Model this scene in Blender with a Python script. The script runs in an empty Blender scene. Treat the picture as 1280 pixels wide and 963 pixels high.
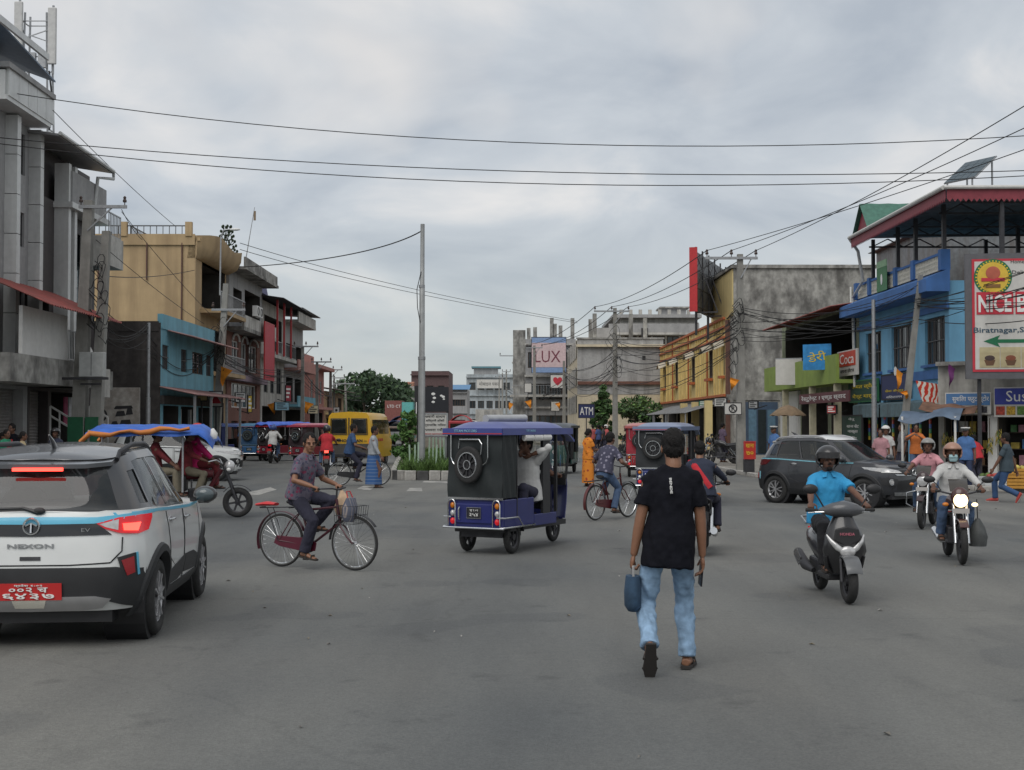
import bpy, math, random
from math import sin, cos, pi, radians as R, sqrt, atan2
from mathutils import Vector as V, Matrix, noise as mnoise
random.seed(7)
S = bpy.context.scene
COL = S.collection

# ---------------------------------------------------------------- camera, sky, sun, exposure
FPX, HC, YH = 1650.0, 1.75, 530.0            # focal length (photo pixels), eye height, horizon row
PITCH = math.atan((YH - 481.5) / FPX)
cam = bpy.data.cameras.new('camera'); cam_o = bpy.data.objects.new('camera', cam); COL.objects.link(cam_o)
cam.sensor_width = 36; cam.lens = 36 * FPX / 1280; cam.clip_end = 3000; cam.clip_start = 0.1
cam_o.location = (0, 0, HC); cam_o.rotation_euler = (pi / 2 + PITCH, 0, 0)
S.camera = cam_o
S.render.engine = 'CYCLES'; S.cycles.use_denoising = True
S.cycles.max_bounces = 6; S.cycles.diffuse_bounces = 3; S.cycles.glossy_bounces = 3; S.cycles.transmission_bounces = 4
S.view_settings.view_transform = 'Standard'; S.view_settings.look = 'None'
S.view_settings.exposure = 0.2; S.view_settings.gamma = 1.0

W = bpy.data.worlds.new('World'); S.world = W; W.use_nodes = True
def build_world():
    nt = W.node_tree; N = nt.nodes; L = nt.links; N.clear()
    def n(t, **k):
        x = N.new(t)
        for a, b in k.items(): setattr(x, a, b)
        return x
    def val(x, i, v): x.inputs[i].default_value = v
    out = n('ShaderNodeOutputWorld'); mix = n('ShaderNodeMixShader'); val(mix, 0, 0.9)
    sky = n('ShaderNodeTexSky', sky_type='NISHITA', sun_disc=False, sun_elevation=R(52), sun_rotation=R(155), dust_density=2.5)
    b1 = n('ShaderNodeBackground'); val(b1, 1, 0.09); L.new(sky.outputs[0], b1.inputs[0])
    b2 = n('ShaderNodeBackground'); val(b2, 1, 1.17)
    tc = n('ShaderNodeTexCoord'); sp = n('ShaderNodeSeparateXYZ'); L.new(tc.outputs['Generated'], sp.inputs[0])
    mz = n('ShaderNodeMath', operation='MAXIMUM'); L.new(sp.outputs[2], mz.inputs[0]); val(mz, 1, 0.0)
    az = n('ShaderNodeMath', operation='ADD'); L.new(mz.outputs[0], az.inputs[0]); val(az, 1, 0.30)
    dx = n('ShaderNodeMath', operation='DIVIDE'); L.new(sp.outputs[0], dx.inputs[0]); L.new(az.outputs[0], dx.inputs[1])
    dy = n('ShaderNodeMath', operation='DIVIDE'); L.new(sp.outputs[1], dy.inputs[0]); L.new(az.outputs[0], dy.inputs[1])
    cb = n('ShaderNodeCombineXYZ'); L.new(dx.outputs[0], cb.inputs[0]); L.new(dy.outputs[0], cb.inputs[1]); val(cb, 2, 3.3)
    n1 = n('ShaderNodeTexNoise'); val(n1, 'Scale', 2.7); val(n1, 'Detail', 7.0); val(n1, 'Roughness', 0.52); val(n1, 'Distortion', 0.4)
    L.new(cb.outputs[0], n1.inputs['Vector'])
    r1 = n('ShaderNodeValToRGB'); e = r1.color_ramp.elements
    e[0].position = 0.34; e[0].color = (0.345, 0.38, 0.425, 1); e[1].position = 0.70; e[1].color = (0.65, 0.635, 0.62, 1)
    m_ = e.new(0.52); m_.color = (0.455, 0.484, 0.515, 1)
    L.new(n1.outputs[0], r1.inputs[0])
    # warm breaks low in the cloud deck
    mp = n('ShaderNodeMapping'); val(mp, 'Location', (4.1, 0.55, 7.0)); val(mp, 'Scale', (1.0, 0.75, 1)); L.new(cb.outputs[0], mp.inputs[0])
    n2 = n('ShaderNodeTexNoise'); val(n2, 'Scale', 1.7); val(n2, 'Detail', 4.0); L.new(mp.outputs[0], n2.inputs['Vector'])
    r2 = n('ShaderNodeValToRGB'); f = r2.color_ramp.elements; f[0].position = 0.5; f[0].color = (0, 0, 0, 1); f[1].position = 0.72; f[1].color = (1, 1, 1, 1)
    L.new(n2.outputs[0], r2.inputs[0])
    mx = n('ShaderNodeMixRGB', blend_type='MIX'); L.new(r2.outputs[0], mx.inputs[0]); L.new(r1.outputs[0], mx.inputs[1]); val(mx, 2, (0.66, 0.63, 0.60, 1))
    # even veil toward the horizon
    hz = n('ShaderNodeMapRange'); L.new(sp.outputs[2], hz.inputs[0]); val(hz, 1, 0.0); val(hz, 2, 0.16); val(hz, 3, 0.85); val(hz, 4, 0.0)
    m3 = n('ShaderNodeMixRGB'); L.new(hz.outputs[0], m3.inputs[0]); L.new(mx.outputs[0], m3.inputs[1]); val(m3, 2, (0.405, 0.445, 0.44, 1))
    L.new(m3.outputs[0], b2.inputs[0])
    L.new(b1.outputs[0], mix.inputs[1]); L.new(b2.outputs[0], mix.inputs[2]); L.new(mix.outputs[0], out.inputs[0])
build_world()
sun = bpy.data.lights.new('sun', 'SUN'); sun.energy = 1.5; sun.angle = R(50); sun.color = (1, 0.965, 0.92)
sun_o = bpy.data.objects.new('sun', sun); COL.objects.link(sun_o)
sun_o.rotation_euler = (R(38), 0, R(-25)); sun_o.location = (0, 0, 60)

# ---------------------------------------------------------------- measuring
def at(px, py, d):
    a, b = (px - 640) / FPX, (481.5 - py) / FPX
    y = cos(PITCH) - b * sin(PITCH); z = sin(PITCH) + b * cos(PITCH)
    return V((a * d / y, d, HC + z * d / y))
def gnd(px, py, z=0.0):
    d = (HC - z) * FPX / (py - YH)
    return at(px, py, d)
def zz(y, d): return HC + (YH - y) / FPX * d
VPX = 628.0; KS = (VPX - 640) / FPX; YAW = -math.atan(KS)
def SP(x0, d, z=0.0): return V((x0 + KS * d, d, z))
def dd(px, x0): return FPX * x0 / (px - VPX)

# ---------------------------------------------------------------- materials
MATS = {}
def mat(key, c=(.5, .5, .5), rough=.7, metal=0.0, var=0.12, sc=6.0, bump=0.0, bsc=40.0, stain=0.0, stc=(.05, .045, .04), stsc=(1.6, 1.6, .25),
        emit=None, es=0.0, coat=0.0, trans=0.0, alpha=1.0, spec=None, fine=None):
    """colour with noise variation, optional grime in vertical runs, optional fine relief"""
    if key in MATS: return MATS[key]
    m = bpy.data.materials.new(key); m.use_nodes = True; nt = m.node_tree; N = nt.nodes; L = nt.links
    P = N['Principled BSDF']; I = P.inputs
    I['Roughness'].default_value = rough; I['Metallic'].default_value = metal
    if coat: I['Coat Weight'].default_value = coat; I['Coat Roughness'].default_value = .06
    if trans: I['Transmission Weight'].default_value = trans
    if alpha < 1: I['Alpha'].default_value = alpha
    if spec is not None: I['Specular IOR Level'].default_value = spec
    if emit: I['Emission Color'].default_value = (*emit, 1); I['Emission Strength'].default_value = es
    tc = N.new('ShaderNodeTexCoord')
    col = None
    def noise(scale, detail=4.0, vec=None, rgh=.55):
        t = N.new('ShaderNodeTexNoise'); t.inputs['Scale'].default_value = scale; t.inputs['Detail'].default_value = detail
        t.inputs['Roughness'].default_value = rgh
        L.new(vec or tc.outputs['Object'], t.inputs['Vector']); return t
    if var > 0:
        t = noise(sc); mr = N.new('ShaderNodeMapRange'); L.new(t.outputs[0], mr.inputs[0])
        mr.inputs[1].default_value = .3; mr.inputs[2].default_value = .7; mr.inputs[3].default_value = 1 - var; mr.inputs[4].default_value = 1 + var
        mul = N.new('ShaderNodeVectorMath'); mul.operation = 'SCALE'; mul.inputs[0].default_value = c; L.new(mr.outputs[0], mul.inputs['Scale'])
        col = mul.outputs[0]
    if stain > 0:
        mp = N.new('ShaderNodeMapping'); mp.inputs['Scale'].default_value = stsc; L.new(tc.outputs['Object'], mp.inputs[0])
        t = noise(1.0, 8.0, mp.outputs[0], .62); cr = N.new('ShaderNodeValToRGB')
        cr.color_ramp.elements[0].position = .43; cr.color_ramp.elements[0].color = (0, 0, 0, 1)
        cr.color_ramp.elements[1].position = .63; cr.color_ramp.elements[1].color = (stain, stain, stain, 1)
        L.new(t.outputs[0], cr.inputs[0])
        mx = N.new('ShaderNodeMixRGB'); L.new(cr.outputs[0], mx.inputs[0])
        if col: L.new(col, mx.inputs[1])
        else: mx.inputs[1].default_value = (*c, 1)
        mx.inputs[2].default_value = (*stc, 1); col = mx.outputs[0]
    if fine:
        col = fine(N, L, tc, col, c)
    if col: L.new(col, I['Base Color'])
    else: I['Base Color'].default_value = (*c, 1)
    if bump > 0:
        t = noise(bsc, 5.0); b = N.new('ShaderNodeBump'); b.inputs['Strength'].default_value = bump; b.inputs['Distance'].default_value = .02
        L.new(t.outputs[0], b.inputs['Height']); L.new(b.outputs[0], I['Normal'])
    MATS[key] = m; return m

# ---------------------------------------------------------------- mesh builder
def basis(d):
    d = V(d).normalized(); a = V((0, 0, 1)) if abs(d.z) < .95 else V((1, 0, 0))
    x = a.cross(d).normalized(); return x, d.cross(x).normalized(), d
class MB:
    def __init__(s): s.v = []; s.f = []; s.mi = []; s.m = 0; s.X = None
    def add(s, vs, fs):
        o = len(s.v)
        s.v.extend([s.X @ V(p) for p in vs] if s.X else vs)
        s.f.extend([tuple(o + i for i in f) for f in fs]); s.mi.extend([s.m] * len(fs)); return s
    def box(s, x0, x1, y0, y1, z0, z1):
        return s.add([(x0, y0, z0), (x1, y0, z0), (x1, y1, z0), (x0, y1, z0), (x0, y0, z1), (x1, y0, z1), (x1, y1, z1), (x0, y1, z1)],
              [(0, 3, 2, 1), (4, 5, 6, 7), (0, 1, 5, 4), (1, 2, 6, 5), (2, 3, 7, 6), (3, 0, 4, 7)])
    def bar(s, p, q, w, h):
        """square bar from p to q"""
        p, q = V(p), V(q); x, y, _ = basis(q - p); x *= w / 2; y *= h / 2
        vs = [p - x - y, p + x - y, p + x + y, p - x + y, q - x - y, q + x - y, q + x + y, q - x + y]
        return s.add([tuple(a) for a in vs], [(0, 3, 2, 1), (4, 5, 6, 7), (0, 1, 5, 4), (1, 2, 6, 5), (2, 3, 7, 6), (3, 0, 4, 7)])
    def cyl(s, p, q, r0, r1=None, n=10, caps=True):
        r1 = r0 if r1 is None else r1; p, q = V(p), V(q); x, y, _ = basis(q - p); vs = []
        for c, r in ((p, r0), (q, r1)):
            for i in range(n): a = 2 * pi * i / n; vs.append(tuple(c + x * (r * cos(a)) + y * (r * sin(a))))
        fs = [(i, (i + 1) % n, n + (i + 1) % n, n + i) for i in range(n)]
        if caps: fs += [tuple(range(n))[::-1], tuple(range(n, 2 * n))]
        return s.add(vs, fs)
    def tube(s, pts, r, n=8, ry=None, side=None, caps=True, closed=False):
        """tube through points; r (and ry) number or list; side fixes the first cross axis"""
        pts = [V(p) for p in pts]; k = len(pts); vs = []
        rr = r if isinstance(r, (list, tuple)) else [r] * k
        r2 = rr if ry is None else (ry if isinstance(ry, (list, tuple)) else [ry] * k)
        px = None
        for i in range(k):
            if closed: t = pts[(i + 1) % k] - pts[i - 1]
            else: t = pts[min(i + 1, k - 1)] - pts[max(i - 1, 0)]
            t.normalize()
            if side is not None: x = V(side) - t * t.dot(V(side))
            elif px is None: x = basis(t)[0]
            else: x = px - t * t.dot(px)
            if x.length < 1e-6: x = basis(t)[0]
            x.normalize(); px = x; y = t.cross(x)
            for j in range(n): a = 2 * pi * j / n; vs.append(tuple(pts[i] + x * (rr[i] * cos(a)) + y * (r2[i] * sin(a))))
        fs = []
        for i in range(k if closed else k - 1):
            for j in range(n): a, b = i * n, ((i + 1) % k) * n; fs.append((a + j, a + (j + 1) % n, b + (j + 1) % n, b + j))
        if caps and not closed: fs += [tuple(range(n))[::-1], tuple(range((k - 1) * n, k * n))]
        return s.add(vs, fs)
    def torus(s, c, ax, Rr, r, n=28, m=8, ry=None):
        x, y, z = basis(ax); c = V(c)
        pts = [c + x * (Rr * cos(2 * pi * i / n)) + y * (Rr * sin(2 * pi * i / n)) for i in range(n)]
        vs = []; fs = []; ry = ry or r
        for i, p in enumerate(pts):
            o = (p - c).normalized()
            for j in range(m): a = 2 * pi * j / m; vs.append(tuple(p + o * (r * cos(a)) + z * (ry * sin(a))))
        for i in range(n):
            for j in range(m): a, b = i * m, ((i + 1) % n) * m; fs.append((a + j, b + j, b + (j + 1) % m, a + (j + 1) % m))
        return s.add(vs, fs)
    def lathe(s, prof, n=20, M=None):
        """profile [(r, z)] turned about z, then moved by M"""
        vs = []; k = len(prof)
        for r, z in prof:
            for j in range(n): a = 2 * pi * j / n; p = V((r * cos(a), r * sin(a), z)); vs.append(tuple(M @ p if M else p))
        fs = [(i * n + j, i * n + (j + 1) % n, (i + 1) * n + (j + 1) % n, (i + 1) * n + j) for i in range(k - 1) for j in range(n)]
        return s.add(vs, fs)
    def ell(s, c, r, n=12, m=8, M=None):
        vs = []; c = V(c); r = (r, r, r) if isinstance(r, (int, float)) else r
        for i in range(m + 1):
            t = pi * i / m
            for j in range(n):
                a = 2 * pi * j / n; p = V((r[0] * sin(t) * cos(a), r[1] * sin(t) * sin(a), -r[2] * cos(t)))
                vs.append(tuple(c + (M @ p if M else p)))
        fs = [(i * n + j, i * n + (j + 1) % n, (i + 1) * n + (j + 1) % n, (i + 1) * n + j) for i in range(m) for j in range(n)]
        return s.add(vs, fs)
    def prism(s, poly, d0, d1, plane='xz'):
        """polygon extruded along the third axis"""
        n = len(poly)
        def P(a, b, d): return {'xz': (a, d, b), 'yz': (d, a, b), 'xy': (a, b, d)}[plane]
        vs = [P(a, b, d0) for a, b in poly] + [P(a, b, d1) for a, b in poly]
        fs = [tuple(range(n)), tuple(range(n, 2 * n))[::-1]] + [(i, n + i, n + (i + 1) % n, (i + 1) % n) for i in range(n)]
        return s.add(vs, fs)
    def sheet(s, rows, thick=None):
        """grid of points rows[i][j]; thick = vector gives it a back"""
        a, b = len(rows), len(rows[0]); vs = [tuple(p) for r in rows for p in r]
        fs = [(i * b + j, i * b + j + 1, (i + 1) * b + j + 1, (i + 1) * b + j) for i in range(a - 1) for j in range(b - 1)]
        if thick is not None:
            t = V(thick); o = len(vs); vs += [tuple(V(p) + t) for p in vs]
            fs += [tuple(o + i for i in f[::-1]) for f in fs]
            rim = [j for j in range(b)] + [i * b + b - 1 for i in range(1, a)] + [(a - 1) * b + j for j in range(b - 2, -1, -1)] + [i * b for i in range(a - 2, 0, -1)]
            fs += [(rim[i], o + rim[i], o + rim[(i + 1) % len(rim)], rim[(i + 1) % len(rim)]) for i in range(len(rim))]
        return s.add(vs, fs)
    def mesh(s, name, mats, smooth=None):
        me = bpy.data.meshes.new(name); me.from_pydata([tuple(p) for p in s.v], [], s.f)
        for m in (mats if isinstance(mats, (list, tuple)) else [mats]): me.materials.append(m)
        if any(s.mi): me.polygons.foreach_set('material_index', s.mi)
        if smooth is not None:
            me.polygons.foreach_set('use_smooth', [True] * len(s.f)); me.update(); me.set_sharp_from_angle(angle=R(smooth))
        me.update(); return me
    def obj(s, name, mats, parent=None, smooth=None, bevel=0, fix=False, label=None):
        me = s.mesh(name, mats, smooth)
        if fix:
            import bmesh
            b = bmesh.new(); b.from_mesh(me); bmesh.ops.recalc_face_normals(b, faces=b.faces); b.to_mesh(me); b.free()
        return link(name, me, parent, bevel, label)
def link(name, data, parent=None, bevel=0, label=None, loc=None, rot=None):
    o = bpy.data.objects.new(name, data); COL.objects.link(o)
    if parent is not None: o.parent = parent
    if bevel:
        b = o.modifiers.new('bevel', 'BEVEL'); b.width = bevel; b.segments = 2; b.limit_method = 'ANGLE'; b.angle_limit = R(40)
    if label: o['label'] = label
    if loc is not None: o.location = loc
    if rot is not None: o.rotation_euler = rot
    return o
def tag(o, label, cat, group=None, kind=None):
    if label: o['label'] = label
    if cat: o['category'] = cat
    if group: o['group'] = group
    if kind: o['kind'] = kind
    return o
def thing(name, label, cat, loc=(0, 0, 0), rz=0.0, group=None):
    o = link(name, None, loc=loc, rot=(0, 0, rz)); o.empty_display_size = .2
    return tag(o, label, cat, group)
def struct(o): o['kind'] = 'structure'; return o
def bx(x0, x1, y0, y1, z0, z1): return MB().box(x0, x1, y0, y1, z0, z1)
def copy_tree(o, parent=None):
    c = o.copy(); COL.objects.link(c); c.parent = parent
    for ch in o.children: copy_tree(ch, c)
    return c
TMP = bpy.data.scenes.new('bench'); JUNK = []
def baked(o):
    """the object's evaluated mesh, worked out in an empty side scene so that it stays quick"""
    TMP.collection.objects.link(o); vl = TMP.view_layers[0]; vl.update()
    me = bpy.data.meshes.new_from_object(o.evaluated_get(vl.depsgraph)); TMP.collection.objects.unlink(o); return me
def lettering(body, m, parent, loc, h, width=None, rot=(pi / 2, 0, 0), name='lettering', ext=.004, bold=0.0, center=True):
    """flat printed words as a thin mesh lying in local x / z, facing -y; h = cap height, width = squeeze to this"""
    c = bpy.data.curves.new(name, 'FONT'); c.body = body; c.size = 1; c.extrude = .004; c.offset = bold; c.resolution_u = 2
    o = bpy.data.objects.new(name, c); me = baked(o)
    JUNK.extend((o, c))
    xs = [v.co.x for v in me.vertices]; ys = [v.co.y for v in me.vertices]
    x0, x1, y0, y1 = min(xs), max(xs), min(ys), max(ys); sy = h / (y1 - y0); sx = width / (x1 - x0) if width else sy
    for v in me.vertices: v.co = ((v.co.x - (x0 + x1) / 2 if center else v.co.x - x0) * sx, (v.co.y - (y0 + y1) / 2) * sy, v.co.z * ext / .004)
    me.materials.append(m); me.name = name
    return link(name, me, parent, loc=loc, rot=rot)

# common materials
def C(h):
    def f(x): x /= 255; return x / 12.92 if x <= .04045 else ((x + .055) / 1.055) ** 2.4
    return tuple(f(int(h[i:i + 2], 16)) for i in (0, 2, 4))
BLACK = mat('black plastic', (.018, .018, .02), .5, var=.2)
RUBBER = mat('tyre rubber', (.022, .022, .022), .85, var=.25, sc=30)
CHROME = mat('chrome', (.62, .63, .64), .22, 1.0, var=.05)
STEEL = mat('galvanised steel', (.33, .34, .35), .5, .55, var=.15, sc=12)
DARKM = mat('dark metal', (.05, .05, .055), .5, .5, var=.2)
CONC = mat('concrete', (.27, .265, .25), .9, var=.18, bump=.25, stain=.45, stc=(.10, .095, .09))
GLASS = mat('dark window glass', (.03, .038, .042), .08, var=.1, spec=.6)
CARGL = mat('car glass', (.016, .02, .022), .04, var=0, spec=.65, alpha=.72)
WHITE = mat('white paint', (.66, .66, .64), .6, var=.06, stain=.2, stc=(.35, .33, .3))
RED_ = mat('red paint', (.42, .03, .035), .5, var=.12)
ROPE = mat('black cable', (.012, .012, .013), .7, var=.1)
# ================================================================ setting
def asphalt(N, L, tc, col, c):
    def noise(scale, detail, mp=None, rgh=.6):
        t = N.new('ShaderNodeTexNoise'); t.inputs['Scale'].default_value = scale; t.inputs['Detail'].default_value = detail; t.inputs['Roughness'].default_value = rgh
        src = tc.outputs['Object']
        if mp:
            m = N.new('ShaderNodeMapping'); m.inputs['Scale'].default_value = mp; m.inputs['Rotation'].default_value = (0, 0, .25); L.new(src, m.inputs[0]); src = m.outputs[0]
        L.new(src, t.inputs['Vector']); return t.outputs[0]
    def ramp(src, a, b, ca, cb):
        r = N.new('ShaderNodeValToRGB'); e = r.color_ramp.elements; e[0].position, e[1].position = a, b; e[0].color = (*ca, 1); e[1].color = (*cb, 1); L.new(src, r.inputs[0]); return r.outputs[0]
    def mix(kind, f, a, b):
        x = N.new('ShaderNodeMixRGB'); x.blend_type = kind
        for i, s in enumerate((f, a, b)):
            if isinstance(s, (int, float)): x.inputs[i].default_value = s
            else: L.new(s, x.inputs[i])
        return x.outputs[0]
    big = ramp(noise(.16, 3, (1, .45, 1)), .38, .62, (.104, .111, .112), (.172, .171, .157))       # worn wheel tracks against dusty strips
    streak = ramp(noise(.9, 5, (1, .16, 1)), .3, .75, (.80, .80, .81), (1.16, 1.16, 1.15))
    speck = ramp(noise(55, 3), .3, .72, (.82, .82, .82), (1.18, 1.18, 1.18)); grain = ramp(noise(13, 5), .3, .7, (.93, .93, .935), (1.07, 1.07, 1.065)); drip = ramp(noise(.75, 3, (1, .4, 1)), .66, .74, (1, 1, 1), (.80, .80, .81))
    blot = ramp(noise(1.7, 6), .60, .72, (1, 1, 1), (.72, .72, .73))
    scuff = ramp(noise(2.2, 4, (1, .07, 1)), .66, .78, (1, 1, 1), (1.28, 1.27, 1.24))                     # pale scuffs along the traffic
    v = N.new('ShaderNodeTexVoronoi'); v.feature = 'DISTANCE_TO_EDGE'; v.inputs['Scale'].default_value = .22; wv = N.new('ShaderNodeMixRGB'); wv.inputs[0].default_value = .35
    t_ = N.new('ShaderNodeTexNoise'); t_.inputs['Scale'].default_value = 1.1; t_.inputs['Detail'].default_value = 5; L.new(tc.outputs['Object'], t_.inputs['Vector']); L.new(tc.outputs['Object'], wv.inputs[1]); L.new(t_.outputs['Color'], wv.inputs[2]); L.new(wv.outputs[0], v.inputs['Vector'])
    crack = ramp(v.outputs['Distance'], .0, .003, (.9, .9, .9), (1, 1, 1))
    patch_ = ramp(noise(.32, 2), .57, .585, (1, 1, 1), (.88, .885, .9))                                        # relaid patches
    x = mix('MULTIPLY', 1, big, streak); x = mix('MULTIPLY', 1, x, scuff); x = mix('MULTIPLY', 1, x, crack); x = mix('MULTIPLY', 1, x, patch_); x = mix('MULTIPLY', 1, x, grain); x = mix('MULTIPLY', 1, x, drip); x = mix('MULTIPLY', 1, x, speck); return mix('MULTIPLY', 1, x, blot)
ROADM = mat('asphalt', (.1, .1, .1), .82, var=0, bump=.45, bsc=120, fine=asphalt, spec=.35)
DIRT = mat('dusty earth', (.24, .215, .18), .95, var=.2, sc=.8, bump=.4, bsc=20)
PAVE = mat('dusty pavement', (.25, .235, .21), .95, var=.22, sc=1.5, bump=.4, bsc=14, stain=.4, stc=(.15, .14, .12), stsc=(.8, .8, .8))
KERBW = mat('whitewashed kerb', (.38, .37, .345), .9, var=.25, stain=.8, stc=(.17, .16, .15), stsc=(2, 2, 2))
KERBB = mat('black kerb paint', (.06, .06, .06), .85, var=.3)
FADED = mat('faded road paint', (.36, .355, .33), .9, var=.3, sc=5, stain=.8, stc=(.12, .12, .12), stsc=(3, 3, 3))

struct(MB().add([(-900, -60, -.012), (900, -60, -.012), (900, 1800, -.012), (-900, 1800, -.012)], [(0, 1, 2, 3)]).obj('ground', DIRT))
def ring_prism(pts, z0, z1):
    m = MB(); m.prism([(p[0], p[1]) for p in pts], z0, z1, 'xy'); return m
road_poly = [(-70, -30), (70, -30), (70, 29.5), (17, 31), (13.1, 33.2), (9.0, 40.0), (7.9, 43.2), SP(7.9, 60), SP(7.0, 76), SP(5.0, 97), SP(1.6, 122), SP(-2, 190), SP(-14, 420),
             SP(-40, 420), SP(-21, 230), SP(-13.2, 120), SP(-12.9, 60), SP(-12.9, 30), (-14, 27), (-18, 25.5), (-70, 25)]
m = MB(); m.add([(p[0], p[1], -.004) for p in road_poly], [tuple(range(len(road_poly)))]); struct(m.obj('road', ROADM))

def kerb_line(parent, pts, h, seg, depth, cols, name='kerb_block', lim=160, gap=.012):
    """row of separate kerb stones along a polyline"""
    cache = {}; n = 0; k = 0
    for a, b in zip(pts[:-1], pts[1:]):
        a, b = V((a[0], a[1], 0)), V((b[0], b[1], 0)); L_ = (b - a).length; c = max(1, round(L_ / seg)); ln = L_ / c; ang = atan2(b.y - a.y, b.x - a.x)
        for i in range(c):
            if n >= lim: return
            key = (round(ln, 2), cols[k % len(cols)].name)
            if key not in cache:
                mm = bx(-ln / 2 + gap, ln / 2 - gap, -depth / 2, depth / 2, -.01, h); cache[key] = mm.mesh(name, cols[k % len(cols)])
            p = a.lerp(b, (i + .5) / c)
            o = link(name, cache[key], parent, bevel=.02, loc=(p.x, p.y, random.uniform(-.012, .004)), rot=(random.uniform(-.012, .012), random.uniform(-.012, .012), ang + random.uniform(-.012, .012)))
            n += 1; k += 1
# pavements
right_edge = [(60, 29.7), (17, 31.15), (13.2, 33.35), (9.12, 40.1), (8.03, 43.3), SP(8.05, 60), SP(7.15, 76), SP(5.15, 97), SP(1.75, 122)]
pave_r = struct(ring_prism([(p[0] + .12, p[1] + .12) for p in right_edge] + [SP(22, 120), (60, 60)], -.01, .115).obj('pavement', PAVE))
kerb_line(pave_r, [(13.2, 33.35), (9.12, 40.1), (8.03, 43.3), SP(8.05, 60), SP(7.15, 76), SP(5.15, 97)], .13, .6, .16, [KERBW])
left_edge = [SP(-12.8, 28), SP(-12.8, 60), SP(-13.1, 120)]
pave_l = struct(ring_prism([(p[0] - .12, p[1]) for p in left_edge] + [SP(-30, 120), SP(-30, 28)], -.01, .115).obj('pavement', PAVE))
kerb_line(pave_l, [SP(-12.86, 36), SP(-12.86, 60)], .13, .6, .16, [KERBW])
# central island
ML = [(-3.35, 41.15), (-3.72, 41.7), (-3.85, 43), (-5.1, 60), (-7.8, 96), (-13, 150)]; MR = [(-1.45, 41.1), (-.95, 41.5), (-.8, 42.6), (-1.2, 60), (-3.6, 96), (-9, 150)]
SOIL = mat('island soil', (.10, .085, .06), .95, var=.25, bump=.5, bsc=12)
isl = struct(ring_prism([(a + .12, b + .12) for a, b in ML] + [(a - .12, b + .1) for a, b in MR[::-1]], -.01, .24).obj('traffic_island', SOIL))
kerb_line(isl, ML[:3][::-1] + MR[:3], .3, .36, .17, [KERBW, KERBB, KERBW])
kerb_line(isl, ML[2:5], .3, .7, .17, [KERBW], lim=80); kerb_line(isl, MR[2:5], .3, .7, .17, [KERBW, KERBB], lim=80)
# faded paint on the road
def paint(pts, z=0):
    m = MB(); m.add([(p[0], p[1], z) for p in pts], [tuple(range(len(pts)))]); return struct(m.obj('road_marking', FADED))
for q in ([(300, 618), (322, 619), (346, 612), (338, 609)], [(446, 611), (462, 613), (470, 609), (455, 607)], [(508, 614), (528, 614), (527, 610), (512, 610)],
          [(128 + 400, 603), (560, 604), (560, 602), (530, 601)]):
    paint([gnd(*p) for p in q])
# litter: scraps lying on the asphalt
m = MB(); rl = random.Random(3)
for i in range(60):
    d = rl.uniform(6.5, 30); x = rl.uniform(-.36, .38) * d; a = rl.uniform(0, 6.3); s_ = rl.uniform(.012, .035)
    pts = [(x + s_ * cos(a), d + s_ * sin(a)), (x + .5 * s_ * cos(a + 1.6), d + .5 * s_ * sin(a + 1.6)), (x - s_ * cos(a), d - s_ * sin(a)), (x + .6 * s_ * cos(a - 1.4), d + .6 * s_ * sin(a - 1.4))]
    m.m = i % 3; m.add([(px_, py_, .002 + .012 * (k % 2)) for k, (px_, py_) in enumerate(pts)], [(0, 1, 2, 3)])
tag(m.obj('litter', [mat('dry leaf', (.2, .17, .12), .9), mat('paper scrap', (.32, .31, .29), .9), mat('twig', (.15, .14, .125), .9)]), 'scraps of leaves and paper lying about on the asphalt', 'litter', kind='stuff')
# grass on the island
GRASS = mat('grass', (.075, .14, .03), .8, var=.35, sc=3)
m = MB(); rg = random.Random(5)
for i in range(7000):
    t = rg.random() ** 1.8; d = 41.6 + t * 30; xl = -3.5 - (d - 43) * .0735 if d > 43 else -3.5; x = rg.uniform(xl, -1.05)
    h = rg.uniform(.12, .3 + .35 * rg.random()) * (1 - .3 * t); a = rg.uniform(0, 6.3); w = .02 + .015 * t; lx, ly = rg.uniform(-.3, .3), rg.uniform(-.3, .3)
    b = V((x, d, .22)); s1 = V((cos(a) * w, sin(a) * w, 0)); mid = b + V((lx * .4, ly * .4, h * .6)); tip = b + V((lx, ly, h))
    m.add([b - s1, b + s1, mid + s1 * .7, tip, mid - s1 * .7], [(0, 1, 2, 4), (4, 2, 3)])
tag(m.obj('grass', GRASS), 'long green grass growing on the traffic island', 'grass', kind='stuff')
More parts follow.
